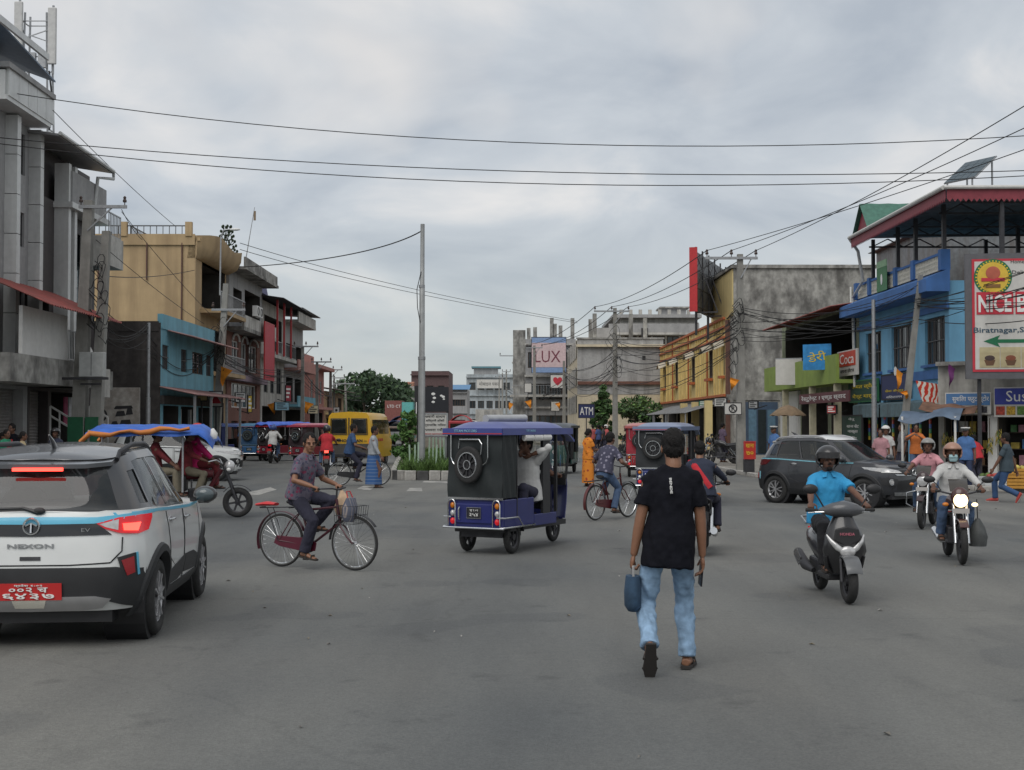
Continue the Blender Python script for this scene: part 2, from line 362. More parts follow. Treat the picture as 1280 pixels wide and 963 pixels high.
# ================================================================ building kit
def wall_shell(w, h, depth, holes, t=.0):
    """solid block x 0..w, front at y=0, with openings (x0,x1,z0,z1,depth) sunk into the front; material 1 = inside of openings"""
    m = MB(); hs = [(max(0, a), min(w, b), max(0, c), min(h, d), e) for a, b, c, d, e in holes]
    xs = sorted({0, w, *[q for hh in hs for q in hh[:2]]}); zs = sorted({0, h, *[q for hh in hs for q in hh[2:4]]})
    for xa, xb in zip(xs[:-1], xs[1:]):
        for za, zb in zip(zs[:-1], zs[1:]):
            cx, cz = (xa + xb) / 2, (za + zb) / 2
            if not any(a < cx < b and c < cz < d for a, b, c, d, e in hs): m.add([(xa, 0, za), (xb, 0, za), (xb, 0, zb), (xa, 0, zb)], [(0, 1, 2, 3)])
    for a, b, c, d, e in hs:
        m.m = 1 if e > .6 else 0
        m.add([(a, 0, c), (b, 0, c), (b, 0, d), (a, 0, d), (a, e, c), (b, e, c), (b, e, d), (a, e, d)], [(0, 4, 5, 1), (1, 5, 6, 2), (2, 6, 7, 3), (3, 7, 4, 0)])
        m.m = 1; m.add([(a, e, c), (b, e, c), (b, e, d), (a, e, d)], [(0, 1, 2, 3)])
    m.m = 0
    m.add([(0, 0, 0), (w, 0, 0), (w, depth, 0), (0, depth, 0), (0, 0, h), (w, 0, h), (w, depth, h), (0, depth, h)], [(1, 2, 6, 5), (2, 3, 7, 6), (3, 0, 4, 7), (4, 5, 6, 7)])
    return m
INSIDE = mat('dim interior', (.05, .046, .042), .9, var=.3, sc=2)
WOODF = mat('dark wood frame', (.06, .042, .032), .7, var=.2)
GRILL = mat('window bars', (.10, .10, .105), .6, .3, var=.2)
SHUT = mat('rolling shutter', (.26, .25, .245), .55, .4, var=.15, stain=.5, stc=(.15, .12, .10))
TIN = mat('grey tin sheet', (.22, .23, .235), .5, .5, var=.2, stain=.5, stc=(.12, .08, .06))
TINRED = mat('red tin sheet', (.26, .06, .05), .55, .2, var=.2, stain=.5, stc=(.12, .06, .05))
def window(par, x0, x1, z0, z1, y=.1, fm=None, pm=None, nx=2, bars=0, sill=None, fw=.06, open_=0):
    fm = fm or WOODF; m = MB()
    m.box(x0, x0 + fw, y - .05, y + .03, z0, z1).box(x1 - fw, x1, y - .05, y + .03, z0, z1).box(x0 + fw, x1 - fw, y - .05, y + .03, z0, z0 + fw).box(x0 + fw, x1 - fw, y - .05, y + .03, z1 - fw, z1)
    for i in range(1, nx):
        c = x0 + (x1 - x0) * i / nx; m.box(c - fw * .4, c + fw * .4, y - .04, y + .03, z0 + fw, z1 - fw)
    f = m.obj('window', fm, par)
    for i in range(nx):
        a = x0 + (x1 - x0) * i / nx + fw * .5; b = x0 + (x1 - x0) * (i + 1) / nx - fw * .5
        bx(a, b, y, y + .02, z0 + fw * .5, z1 - fw * .5).obj('pane', pm or GLASS, f)
    if bars:
        g = MB()
        for i in range(1, bars): c = x0 + (x1 - x0) * i / bars; g.box(c - .012, c + .012, y - .09, y - .065, z0 + .02, z1 - .02)
        g.box(x0 + .02, x1 - .02, y - .095, y - .07, (z0 + z1) / 2 - .015, (z0 + z1) / 2 + .015); g.obj('grille', GRILL, f)
    if sill: bx(x0 - .12, x1 + .12, -.12, y - .05, z0 - .09, z0 - .002).obj('sill', sill, f)
    return f
def shutter(par, x0, x1, z0, z1, y=.12, m_=None, slat=.09):
    n = int((z1 - z0) / slat); m = MB()
    rows = [[(x, y - (.022 if j % 2 else 0), z0 + (z1 - z0) * j / (2 * n)) for x in (x0, x1)] for j in range(2 * n + 1)]
    m.sheet(rows); o = m.obj('shutter', m_ or SHUT, par)
    bx(x0, x1, y - .07, y + .02, z0, z0 + .1).obj('bottom_rail', STEEL, o); return o
def corrugated(x0, x1, y0, y1, z0, z1, pitch=.2, amp=.025, th=.012):
    """ribbed sheet: ribs run along y, edge z0 at y0 to z1 at y1"""
    n = max(2, int((x1 - x0) / (pitch / 4))); rows = []
    for y, z in ((y0, z0), (y1, z1)): rows.append([(x0 + (x1 - x0) * i / n, y, z + amp * sin(i * pi / 2)) for i in range(n + 1)])
    return MB().sheet(rows, (0, 0, -th))
def railing(par, x0, x1, y, z0, z1, mm, n=None, name='railing', r=.02):
    m = MB(); n = n or int((x1 - x0) / .14)
    for z in (z0 + .05, z1): m.box(x0, x1, y - r, y + r, z - r, z + r)
    for i in range(n + 1): c = x0 + (x1 - x0) * i / n; m.box(c - r * .6, c + r * .6, y - r * .6, y + r * .6, z0, z1)
    return m.obj(name, mm, par)
class Bld:
    """a house on the street: side 'R' faces -x, 'L' faces +x; local x runs along the front, -y is outwards"""
    def __init__(s, name, label, side, x0, dn, df, group=None, yaw=None, cat='building'):
        s.side, s.x0, s.dn, s.df = side, x0, dn, df; yw = YAW if yaw is None else yaw
        s.t = thing(name, label, cat, SP(x0, df if side == 'R' else dn), (-pi / 2 if side == 'R' else pi / 2) + yw, group); s.w = df - dn
    def lx(s, px):                     # local x of a spot on the front seen at this photo column
        d = dd(px, s.x0); return s.df - d if s.side == 'R' else d - s.dn
    def lz(s, px, y): return zz(y, dd(px, s.x0))
    def shell(s, h, depth, holes, mm, name='wall'):
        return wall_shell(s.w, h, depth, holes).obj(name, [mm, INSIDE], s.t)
    def slab(s, x0, x1, y0, y1, z0, z1, mm, name='slab', bevel=0): return bx(x0, x1, y0, y1, z0, z1).obj(name, mm, s.t, bevel=bevel)
def board(name, label, cat, c, w, h, rz, face, texts=(), border=None, th=.06, bw=.05, group=None, tilt=0):
    """sign board standing upright: centre c, facing local -y"""
    t = thing(name, label, cat, (c[0], c[1], c[2] - h / 2), rz, group)
    bx(-w / 2, w / 2, -th / 2, th / 2, 0, h).obj('panel', face, t)
    if border:
        y0, y1 = -th / 2 - .012, th / 2 + .005
        MB().box(-w / 2 - .004, w / 2 + .004, y0, y1, -.004, bw).box(-w / 2 - .004, w / 2 + .004, y0, y1, h - bw, h + .004).box(-w / 2 - .004, -w / 2 + bw, y0, y1, bw, h - bw).box(w / 2 - bw, w / 2 + .004, y0, y1, bw, h - bw).obj('frame', border, t)
    for s_, x, z, hh, ww, mm in texts: lettering(s_, mm, t, (x * w, -th / 2 - .006, z * h), hh * h, ww * w if ww else None)
    return t
def swatch(t, x0, x1, z0, z1, y, mm, name='printed_panel'): return bx(x0, x1, y - .004, y, z0, z1).obj(name, mm, t)
# ================================================================ buildings, east side of the street (right)
BLUE = mat('sky blue wall', (.155, .37, .55), .85, var=.1, sc=1.5, bump=.1, stain=.3, stc=(.09, .19, .28))
BLUED = mat('deep blue wall trim', (.05, .14, .36), .8, var=.12, sc=2, stain=.3, stc=(.03, .07, .15))
LATT = mat('cream lattice', (.55, .53, .46), .85, var=.1)
MAROON = mat('maroon sheet', (.22, .035, .05), .6, var=.15)
LIME = mat('lime green wall', (.22, .30, .065), .85, var=.12, sc=2, stain=.35, stc=(.16, .2, .06))
OLDC = mat('weathered concrete', (.31, .305, .285), .95, var=.35, sc=3, bump=.6, bsc=6, stain=.85, stc=(.075, .072, .068), stsc=(1.1, 1.1, .55))
CREAM = mat('cream wall', (.62, .50, .24), .85, var=.08, sc=2, stain=.35, stc=(.34, .27, .14))
YELL = mat('yellow panel', (.68, .53, .22), .8, var=.12, sc=2, stain=.4, stc=(.25, .15, .04))
ORNG = mat('orange rail', (.40, .11, .035), .75, var=.15)
BROWN = mat('brown plaster', (.16, .075, .055), .85, var=.15, stain=.3)
DKGREEN = mat('dark green board', (.012, .05, .032), .6, var=.1)
NAVY = mat('navy board', (.018, .026, .095), .6, var=.1)
YTXT = mat('yellow print', (.65, .48, .03), .7, var=.05)
WTXT = mat('white print', (.72, .72, .7), .7, var=.05)
BTXT = mat('black print', (.02, .02, .022), .7, var=.05)
RTXT = mat('red print', (.48, .03, .05), .7, var=.05)
GTXT = mat('green print', (.01, .14, .06), .7, var=.05)
BOARDW = mat('off white board', (.55, .54, .51), .7, var=.06, stain=.2, stc=(.3, .29, .27))

# --- sky blue two-storey house with terrace roof
b = Bld('terrace_house', 'sky blue two storey house with lattice parapet under a maroon edged tin roof', 'R', 14.0, 41.3, 51.7)
T = b.t; W_ = b.w
wins = [(1083, 1102), (1115, 1140), (1157, 1182)]
holes = [(b.lx(a), b.lx(c), 3.68, 5.2, .18) for a, c in wins] + [(.5, 3.1, .15, 2.35, 2.5), (3.7, 6.3, .15, 2.35, 2.5), (6.9, 9.6, .15, 2.35, 2.5)]
b.shell(6.25, 9.0, holes, BLUE)
for i, (a, c) in enumerate(wins): window(T, b.lx(a), b.lx(c), 3.68, 5.2, .14, WOODF, nx=3, bars=9 if i else 7, sill=BLUED)
b.slab(-.1, W_ + .12, -.75, .0, 5.9, 6.02, BLUED, 'ledge')
MB().prism([(-.75, 6.02), (-.75, 6.3), (0, 6.62), (0, 6.02)], -.1, W_ + .12, 'yz').obj('ledge', BLUED, T)
b.slab(-.05, W_ + .05, -.08, -.001, 5.35, 5.55, BLUED, 'band'); b.slab(0, W_, -.06, -.001, 3.2, 3.5, BLUED, 'band')
for x in (.22, 3.4, 6.6, 9.95): b.slab(x - .14, x + .14, -.1, .02, .1, 2.6, BLUE, 'pillar')
posts = [0.1, 2.0, 3.9, 5.3, 7.3, 10.15]
for x in posts: b.slab(x - .14, x + .14, -.2, .1, 6.6, 7.25, BLUED, 'parapet_post')
for a, c in zip(posts[:-1], posts[1:]):
    m = MB(); x0, x1 = a + .16, c - .16; n = max(3, int((x1 - x0) / .16))
    for i in range(n + 1): u = x0 + (x1 - x0) * i / n; m.box(u - .03, u + .03, -.11, .0, 6.62, 7.1)
    for k in range(4): z = 6.62 + k * .15; m.box(x0, x1, -.1, -.01, z, z + .06)
    m.obj('lattice_panel', LATT, T)
    b.slab(x0 - .02, x1 + .02, -.14, .03, 7.1, 7.18, BLUED, 'coping')
for x, y in [(q, -.05) for q in (2.2, 5.3, 7.3, 10.15)] + [(q, 4.2) for q in (2.2, 5.3, 7.3, 10.15)]:
    b.slab(x - .06, x + .06, y - .06, y + .06, 6.26 if y > 1 else 7.15, 8.68, DARKM, 'roof_post')
for x in (2.2, 5.3, 7.3, 10.15, 12.2):
    m = MB(); m.bar((x, -.2, 8.4), (x, 8.5, 8.4), .06, .06)
    for k in range(7): m.bar((x, -.1 + k * 1.2, 8.4), (x, .5 + k * 1.2, 8.7), .04, .04); m.bar((x, .5 + k * 1.2, 8.7), (x, 1.1 + k * 1.2, 8.4), .04, .04)
    m.obj('truss', DARKM, T)
[b.slab(W_ + 1.85, W_ + 1.97, y, y + .12, 3.5, 8.68, DARKM, 'roof_post') for y in (.9, 4.2)]
corrugated(1.9, W_ + 2.1, -.75, 9.0, 8.77, 8.95).obj('roof', TIN, T)
def scallop(x0, x1, z, h, axis, at_, mm=MAROON):
    n = int(abs(x1 - x0) / .16); pts = [(x0, z)]
    for i in range(n): u = x0 + (x1 - x0) * i / n; du = (x1 - x0) / n; pts += [(u, z - h), (u + du * .5, z - h - .1), (u + du, z - h)]
    pts.append((x1, z)); return MB().prism(pts, at_, at_ + .02, axis).obj('fascia', mm, T)
scallop(1.9, W_ + 2.1, 8.77, .3, 'xz', -.8); scallop(-.75, 9.0, 8.77, .3, 'yz', W_ + 2.11)
MB().tube([(1.85, -.86, 8.79), (W_ + 2.15, -.86, 8.79)], .07, 8).tube([(W_ + 2.18, -.86, 8.79), (W_ + 2.18, 9, 8.85)], .06, 8).tube([(1.9, -.86, 8.75), (1.75, -.5, 8.3), (1.5, -.25, 7.2), (.02, -.25, 6.7), (.02, -.2, 3.2)], .06, 8).obj('gutter', mat('white pipe', (.5, .5, .48), .5), T, smooth=40)
b.slab(-.3, W_ + .3, 7.2, 7.3, 7.95, 8.55, TINRED, 'back_sheet'); b.slab(-.3, W_ + .3, 7.25, 7.35, 6.25, 7.95, TIN, 'back_sheet')
# little gable on the roof
gx = b.lx(1105); MB().prism([(gx - .9, 8.85), (gx, 9.75), (gx + .9, 8.85)], -.7, 2.4, 'xz').obj('gable', MAROON, T)
m = MB()
for sg in (-1, 1): m.sheet([[(gx, -.85 + k * .36, 9.85 + .02 * (k % 2)) for k in range(10)], [(gx + sg * 1.05, -.85 + k * .36, 8.81 + .02 * (k % 2)) for k in range(10)]], (0, 0, -.02))
m.obj('gable_roof', mat('green tin sheet', (.06, .16, .12), .5, .3, var=.2), T)
gx = b.lx(1150); MB().prism([(gx - 1.1, 8.9), (gx, 9.6), (gx + 1.1, 8.9)], 1.6, 3.8, 'xz').obj('gable', MAROON, T)
# rooftop solar panel
p = at(1213, 232, 40.4); t = thing('solar_panel', 'tilted solar panel standing on the tin roof of the blue house', 'solar panel', (p.x, p.y, 8.93), R(-62))
m = MB(); m.X = Matrix.Translation((0, 0, .62)) @ Matrix.Rotation(R(38), 4, 'X')
cellm = mat('solar cell', (.02, .045, .06), .15, var=.3, sc=14)
m.box(-.62, .62, -.6, .6, -.02, .02); m.obj('frame', STEEL, t)
for i in range(4):
    for j in range(4):
        m = MB(); m.X = Matrix.Translation((0, 0, .62)) @ Matrix.Rotation(R(38), 4, 'X'); m.box(-.6 + i * .302, -.6 + i * .302 + .285, -.58 + j * .292, -.58 + j * .292 + .275, .02, .03); m.obj('solar_cell', cellm, t)
        if j == 0 and i in (0, 3): [MB().bar((-.5 + i * .33, yy, 0), (-.5 + i * .33, yy, zt), .04, .04).obj('leg', STEEL, t) for yy, zt in ((.4, .95), (-.45, .3))]
# signs on the blue house front
def on_front(px, y, x0, d=None):
    d_ = dd(px, x0) if d is None else d; return SP(x0, d_, zz(y, d_))
RZR = -pi / 2 + YAW; RZL = pi / 2 + YAW
def street_sign(name, label, px0, px1, y0, y1, x0, face, texts=(), border=None, cat='shop sign', rz=RZR, fix=(), th=.06):
    d0, d1 = dd(px0, x0), dd(px1, x0); pm = (px0 + px1) / 2; dm = (d0 + d1) / 2
    return board(name, label, cat, SP(x0, dm, zz((y0 + y1) / 2, dm)), abs(d0 - d1), (y1 - y0) / FPX * dm, rz, face, texts, border, th)
street_sign('shop_sign', 'dark green shop board with two lines of yellow lettering beside a steel pole', 1062, 1098, 475, 503, 13.85, DKGREEN,
            [('कमल ज्वेल', .02, .7, .26, .8, YTXT), ('पेन्ट मार्ट', .02, .26, .26, .75, YTXT)], mat('green frame', (.02, .12, .05), .6))
t = street_sign('shop_sign', 'navy blue shop board with a white round emblem behind the leaning pole', 1103, 1136, 467, 500, 13.85, NAVY, [('सेवा केन्द्र', 0, .34, .13, .7, YTXT), ('विराटनगर', 0, .12, .1, .6, WTXT)], BTXT)
MB().cyl((.2, -.05, 1.0), (.2, -.033, 1.0), .16, n=20).obj('emblem', WTXT, t)
t = thing('banner', 'green banner with a white emblem hung on the lattice parapet', 'banner', SP(13.74, dd(1104, 13.74), 6.55), RZR)
bx(-.62, .62, -.02, 0, 0, .85).obj('cloth', mat('green banner', (.08, .2, .1), .8), t); bx(-.62, .62, -.025, 0, .86, 1.1).obj('header', mat('pale green', (.25, .4, .25), .8), t)
MB().ell((0, -.03, .42), (.12, .01, .2), 12, 8).obj('emblem', WTXT, t)
street_sign('shop_sign', 'white and red drinks sign on the near end of the lime parapet', 1048, 1073, 438, 470, 13.7, BOARDW, [('सपना होटल', 0, .2, .18, .7, BTXT)], None)
o = [x for x in bpy.data.objects if x.get('category') == 'shop sign'][-1]
h_ = 32 / FPX * dd(1060, 13.7); w_ = abs(dd(1048, 13.7) - dd(1073, 13.7))
bx(-w_ * .42, w_ * .42, -.045, -.032, h_ * .38, h_ * .95).obj('panel', mat('drink red', (.5, .06, .03), .6), o); lettering('Coca', WTXT, o, (0, -.05, h_ * .66), h_ * .4, w_ * .7)
for i, (px0, px1, y0, y1) in enumerate(((1066, 1098, 504, 520), (1100, 1190, 501, 519))):
    d0, d1 = dd(min(px1, 1183), 13.6), dd(px0, 13.6); o = thing('awning', ('short' if i == 0 else 'long') + ' blue grey tin awning over the shops of the blue house', 'awning', SP(13.6, d1, 2.0), RZR)
    MB().sheet([[(0, 0, 0), (d1 - d0, 0, 0)], [(0, 0, .45), (d1 - d0, 0, .45)], [(0, .38, .55), (d1 - d0, .38, .55)]], (0, .02, -.02)).obj('sheet', mat('blue grey tin', (.12, .19, .22), .6, .3, var=.2, stain=.4), o)
t = street_sign('menu_board', 'tall dark green board with white writing in the shop doorway', 1053, 1078, 519, 553, 13.6, DKGREEN, [('मेनु', 0, .84, .12, .3, WTXT), ('खाना सेट', .06, .6, .13, .6, WTXT), ('नास्ता', .06, .38, .12, .5, WTXT), ('चिया', .06, .16, .12, .4, WTXT)], BTXT, 'menu board')
bx(-.3, .3, -.1, .1, -.8, 0).obj('stand', DARKM, t)

# --- lime green restaurant house
b = Bld('restaurant_house', 'low lime green restaurant house with an open dark upper terrace', 'R', 14.0, 51.75, 66.0); T = b.t; W_ = b.w
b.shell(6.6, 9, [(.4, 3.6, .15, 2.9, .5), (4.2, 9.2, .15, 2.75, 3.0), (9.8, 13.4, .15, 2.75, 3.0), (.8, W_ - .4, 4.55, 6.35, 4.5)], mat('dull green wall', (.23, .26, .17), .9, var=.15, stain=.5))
b.slab(0, W_ - .02, -.9, 0, 3.35, 3.5, LIME, 'balcony_slab'); b.slab(0, W_ - .02, -.9, -.78, 3.5, 4.5, LIME, 'balcony_wall')
b.slab(.05, 4.0, -.12, -.001, .1, 3.3, WHITE, 'white_wall')
for x in (4.1, 9.5, 13.7): b.slab(x - .13, x + .13, -.85, -.6, .1, 3.35, mat('cream pillar', (.45, .42, .3), .8), 'pillar')
corrugated(1.0, W_ + .2, -1.2, 3.0, 6.35, 7.0).obj('terrace_roof', TINRED, T)
b.slab(5.5, W_ - .1, 3.2, 8.8, 6.6, 9.6, TIN, 'tin_shed'); corrugated(5.2, W_ + .2, 2.9, 9.0, 9.62, 9.8).obj('shed_roof', TIN, T)
street_sign('shop_sign', 'long maroon hotel signboard under the lime balcony', 1000, 1062, 491, 504, 13.0, mat('maroon sign', (.10, .03, .035), .7), [('रेस्टुरेन्ट । एण्ड स्वाद', 0, .5, .62, .9, WTXT)], None)
t = thing('shop_sign', 'dirty white box sign standing askew on the lime balcony', 'shop sign', SP(12.9, dd(987, 12.9), 3.5), R(-28)); bx(-.6, .6, -.12, .12, 0, 1.15).obj('panel', BOARDW, t); bx(-.62, .62, -.1, .1, 1.15, 1.2).obj('cap', STEEL, t)
t = thing('shop_sign', 'bright blue drink poster board leaning on the lime balcony', 'shop sign', SP(12.85, dd(1022, 12.85), 3.95), R(-38))
bx(-.62, .62, -.03, .03, 0, 1.05).obj('panel', mat('poster blue', (.03, .22, .5), .5, var=.35, sc=3), t); lettering('डेरी', YTXT, t, (0, -.04, .55), .4, .8, rot=(pi / 2, R(-8), 0))

# --- weathered concrete block with cream street face, seen from its blank flank
b = Bld('concrete_building', 'tall weathered concrete building with blank grimy flank and cream street face', 'R', 12.25, 69.8, 77.0); T = b.t
b.shell(10.0, 7.5, [], OLDC); b.slab(.05, b.w - .05, -.06, -.001, 7.5, 9.95, CREAM, 'cream_face'); b.slab(-.1, b.w + .12, -.15, 7.6, 10.0, 10.18, OLDC, 'parapet')
b.slab(b.w, b.w + .06, .6, 2.3, .1, 2.9, mat('dull blue front', (.05, .085, .14), .8, stain=.4), 'shop_front'); b.slab(b.w, b.w + .05, -.4, 7.4, 3.0, 3.3, OLDC, 'ledge')
for k, x in enumerate((.75, 1.25, 1.75)): bx(b.w + .06, b.w + .09, x, x + .42, .2, 2.5).obj('door', [mat('dull blue door', (.09, .17, .24), .7, var=.2), GLASS, mat('dull blue door', (.09, .17, .24))][k], T)
bx(b.w, b.w + .04, 3.2, 7.3, .1, 2.95).obj('white_wall', WHITE, T)
for q in (((b.w + .08, .3, 9.8), (b.w + .08, .35, 3.0)), ((b.w + .08, 6.2, 9.0), (b.w + .08, 6.2, 5))): MB().tube(q, .05, 6).obj('drain_pipe', WHITE, T)
# rooftop hoarding, seen from the end
hn, hf = at(867, 390, 70.5), at(906, 390, 80.0)
t = thing('rooftop_hoarding', 'red edged rooftop hoarding on a steel lattice above the yellow building', 'hoarding', (hn.x, hn.y, 7.75), atan2(hf.y - hn.y, hf.x - hn.x)); hl = ((hf.x - hn.x) ** 2 + (hf.y - hn.y) ** 2) ** .5
bx(0, hl, .02, .1, .1, 3.35).obj('panel', mat('hoarding back', (.20, .21, .22), .7, .3), t); bx(-.12, .0, -.22, .2, 0, 3.45).obj('edge_board', mat('hoarding red', (.45, .025, .03), .6), t)
m = MB()
for k in range(6):
    x = .2 + k * (hl - .4) / 5; m.bar((x, -.1, .05), (x, -.1, 3.5), .08, .08)
    if k < 5:
        for z in (.3, 1.3, 2.3): m.bar((x, -.12, z), (x + (hl - .4) / 5, -.12, z + 1.0), .05, .05); m.bar((x, -.12, z), (x + (hl - .4) / 5, -.12, z), .05, .05)
m.obj('lattice', DARKM, t)
for k in range(4): x = .6 + k * 2.7; MB().bar((x, -.1, 0), (x, -1.2 + .0 * k, -.2 if x > 7 else 0), .07, .07).bar((x, -.1, 3), (x, -1.2, .0), .05, .05).obj('strut', DARKM, t)
for k in range(3): x = 1 + k * 3.6; MB().bar((x, .05, -1.2 if k < 2 else -.4), (x, .05, .1), .12, .12).obj('leg', DARKM, t)

# --- yellow panelled building
b = Bld('panelled_building', 'yellow and orange panelled building with hooded windows along the street', 'R', 12.0, 71.0, 100.5); T = b.t; W_ = b.w
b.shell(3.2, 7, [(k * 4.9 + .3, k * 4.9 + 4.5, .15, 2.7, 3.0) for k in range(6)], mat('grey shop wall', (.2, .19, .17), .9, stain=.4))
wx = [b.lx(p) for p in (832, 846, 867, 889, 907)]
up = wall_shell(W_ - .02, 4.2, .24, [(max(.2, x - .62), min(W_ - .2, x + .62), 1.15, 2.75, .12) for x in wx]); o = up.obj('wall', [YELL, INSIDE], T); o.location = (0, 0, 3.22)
n = 34
for i in range(n + 1):
    x = i * W_ / n
    if not any(abs(x - q) < .75 for q in wx): bx(x - .05, x + .05, -.08, -.002, 3.3, 7.4).obj('rib', ORNG if i % 9 == 0 else YELL, T)
for z in (3.22, 6.35, 6.9, 7.38): b.slab(-.05, W_ + .05, -.12, -.003, z, z + .13, ORNG, 'rail')
b.slab(-.05, W_, .24, 3, 7.3, 7.4, TIN, 'roof')
for x in wx:
    x0, x1 = max(.2, x - .62), min(W_ - .2, x + .62); window(T, x0, x1, 4.4, 5.95, .06, WOODF, nx=3)
    m = MB(); pts = [(x0 - .12 + (x1 - x0 + .24) * k / 10, 5.98 + .34 * sin(pi * k / 10)) for k in range(11)]; m.sheet([[(a, -.04, z) for a, z in pts], [(a, -.6, z - .25) for a, z in pts]], (0, 0, .03)); m.obj('hood', mat('pale hood', (.42, .38, .3), .8), T)
    bx(x0 - .1, x1 + .1, -.3, -.02, 4.2, 4.35).obj('sill', ORNG, T)
for x in (W_ - .2, W_ - 5.0, W_ - 9.8): b.slab(x - .22, x + .2, -1.1, -.7, .1, 3.0, CREAM, 'pillar')
bx(W_ + .001, W_ + .05, -.0, 6.9, 0.1, 3.2).obj('side_wall', BROWN, T); bx(W_ + .001, W_ + .05, .0, .25, 3.2, 7.35).obj('side_wall', BROWN, T)
for k, (x0, x1) in enumerate(((W_ - 8.5, W_ - .3), (W_ - 15, W_ - 9), (W_ - 22, W_ - 15.6))):
    o = thing('awning', ('near', 'middle', 'far')[k] + ' sloping grey tin awning under the yellow panelled building', 'awning', T.matrix_basis @ V((x0, -2.2, 2.35)), RZR)
    corrugated(0, x1 - x0, 0, 2.15, 0, .62).obj('sheet', TIN, o)
    for xx in (.1, x1 - x0 - .1): MB().cyl((xx, .1, -2.25), (xx, .1, .0), .04, n=6).obj('post', STEEL, o)

# --- corner fruit shops under the big bakery hoarding
P0, P1 = V((12.95, 40.1, 0)), V((18.9, 36.4, 0)); ang = atan2(P1.y - P0.y, P1.x - P0.x); fw = (P1 - P0).length
t = thing('corner_shops', 'single storey white corner shops with dark open fronts below the bakery hoarding', 'building', P0, ang); T = t
FRONT = lambda x, y, z: t.matrix_basis @ V((x, y, z))
wall_shell(fw, 3.5, 5, [(.2, 1.45, .12, 2.0, .95), (1.75, 4.6, .12, 1.95, 1.6)], 0).obj('wall', [mat('pale plaster', (.42, .41, .38), .9, var=.12, stain=.5), INSIDE], T)
bx(1.47, 1.73, -.15, -.001, .1, 2.0).obj('pillar', WHITE, T); bx(0, fw, -.3, 0, 3.5, 3.62).obj('coping', OLDC, T)
def shopboard(label, x0, x1, z0, z1, texts, head):
    p = FRONT((x0 + x1) / 2, -.35, (z0 + z1) / 2); q = board('shop_sign', label, 'shop sign', p, x1 - x0, z1 - z0, ang, BOARDW, (), None)
    w, h = x1 - x0, z1 - z0; bx(-w / 2 + .03, w / 2 - .03, -.05, -.031, h * .42, h - .03).obj('header', head, q)
    for s_, x, z, hh, ww, mm in texts: lettering(s_, mm, q, (x * w, -.056, z * h), hh * h, ww * w)
    rr = random.Random(len(label)); cols = [(.35, .05, .03), (.4, .25, .03), (.08, .16, .03), (.45, .4, .2), (.05, .05, .06), (.3, .12, .05)]
    k = 5
    for i in range(k):
        a = -w / 2 + .06 + i * (w - .12) / k; bx(a, a + (w - .12) / k - .05, -.045, -.031, h * .07, h * .36).obj('picture', mat('fruit picture %d' % i, cols[i], .7, var=.7, sc=18), q)
    return q
q = shopboard('fruit shop sign with a blue header and a row of fruit pictures', .3, 1.62, 2.03, 2.68, [('सुशिला फ्रुट स्टोर', .06, .7, .34, .8, WTXT)], mat('sign blue', (.06, .16, .34), .6))
q = shopboard('deep blue shop sign reading Sus over food pictures at the corner', 1.7, 3.3, 1.95, 2.82, [('Sus', -.1, .7, .36, .36, WTXT)], mat('sign deep blue', (.035, .05, .28), .6))
# bakery hoarding
c0 = at(1207, 396, 37.6); t = thing('bakery_hoarding', 'large white bakery hoarding with round logo and red lettering on a grey frame', 'hoarding', (c0.x, c0.y, zz(474, 37.6)), R(-9))
hw, hh = 2.75, 157 / FPX * 37.6
bx(0, hw, 0, .15, 0, hh).obj('frame', mat('hoarding frame grey', (.11, .11, .12), .6, .2), t)
bx(.18, hw, -.02, -.001, .2, hh - .16).obj('border', RTXT, t); bx(.25, hw, -.03, -.021, .27, hh - .23).obj('panel', BOARDW, t)
k = FPX / 37.6
def hp(px, py): return ((px - 1207) / k, (474 - py) / k)
x, z = hp(1240, 347)
for nm, r_, mm, y in (('logo_ring', .52, GTXT, -.036), ('logo_disc', .43, mat('logo yellow', (.62, .42, .05), .7), -.041)): MB().cyl((x, y, z), (x, y + .008, z), r_, n=36).obj(nm, mm, t)
m = MB()
for i in range(32): a = i * pi / 16; m.box(x + .46 * cos(a) - .02, x + .46 * cos(a) + .02, -.045, -.037, z + .46 * sin(a) - .02, z + .46 * sin(a) + .02)
m.obj('logo_dots', YTXT, t)
MB().ell((x, -.05, z + .12), (.2, .012, .19), 16, 10).obj('logo_head', mat('logo red brown', (.4, .1, .06), .7), t); bx(x - .32, x + .32, -.055, -.044, z - .12, z - .02).obj('logo_band', RTXT, t); bx(x - .2, x + .2, -.055, -.044, z - .3, z - .2).obj('logo_band', mat('logo brown', (.2, .1, .03), .7), t)
x, z = hp(1220, 380); bx(x, x + 1.0, -.045, -.031, z - .31, z + .33).obj('name_panel', RTXT, t); bx(x + 1.06, x + 1.45, -.045, -.031, z - .31, z + .33).obj('name_panel', RTXT, t)
lettering('NICE', WTXT, t, (x + .5, -.05, z), .5, .9, bold=.03); lettering('B', WTXT, t, (x + 1.25, -.05, z), .5, .3, bold=.03)
x, z = hp(1248, 414); lettering('Biratnagar,Sard', mat('sign slate', (.03, .07, .11), .7), t, (x + .15, -.036, z), .2, 1.75, bold=.012)
x, z = hp(1228, 427); MB().prism([(x, z), (x + .45, z + .17), (x + .38, z + .05), (hw - .02, z + .05), (hw - .02, z - .05), (x + .38, z - .05), (x + .45, z - .17)], -.04, -.031).obj('arrow', GTXT, t)
x0, z0 = hp(1223, 460); CUP = mat('cup brown', (.12, .06, .03), .7)
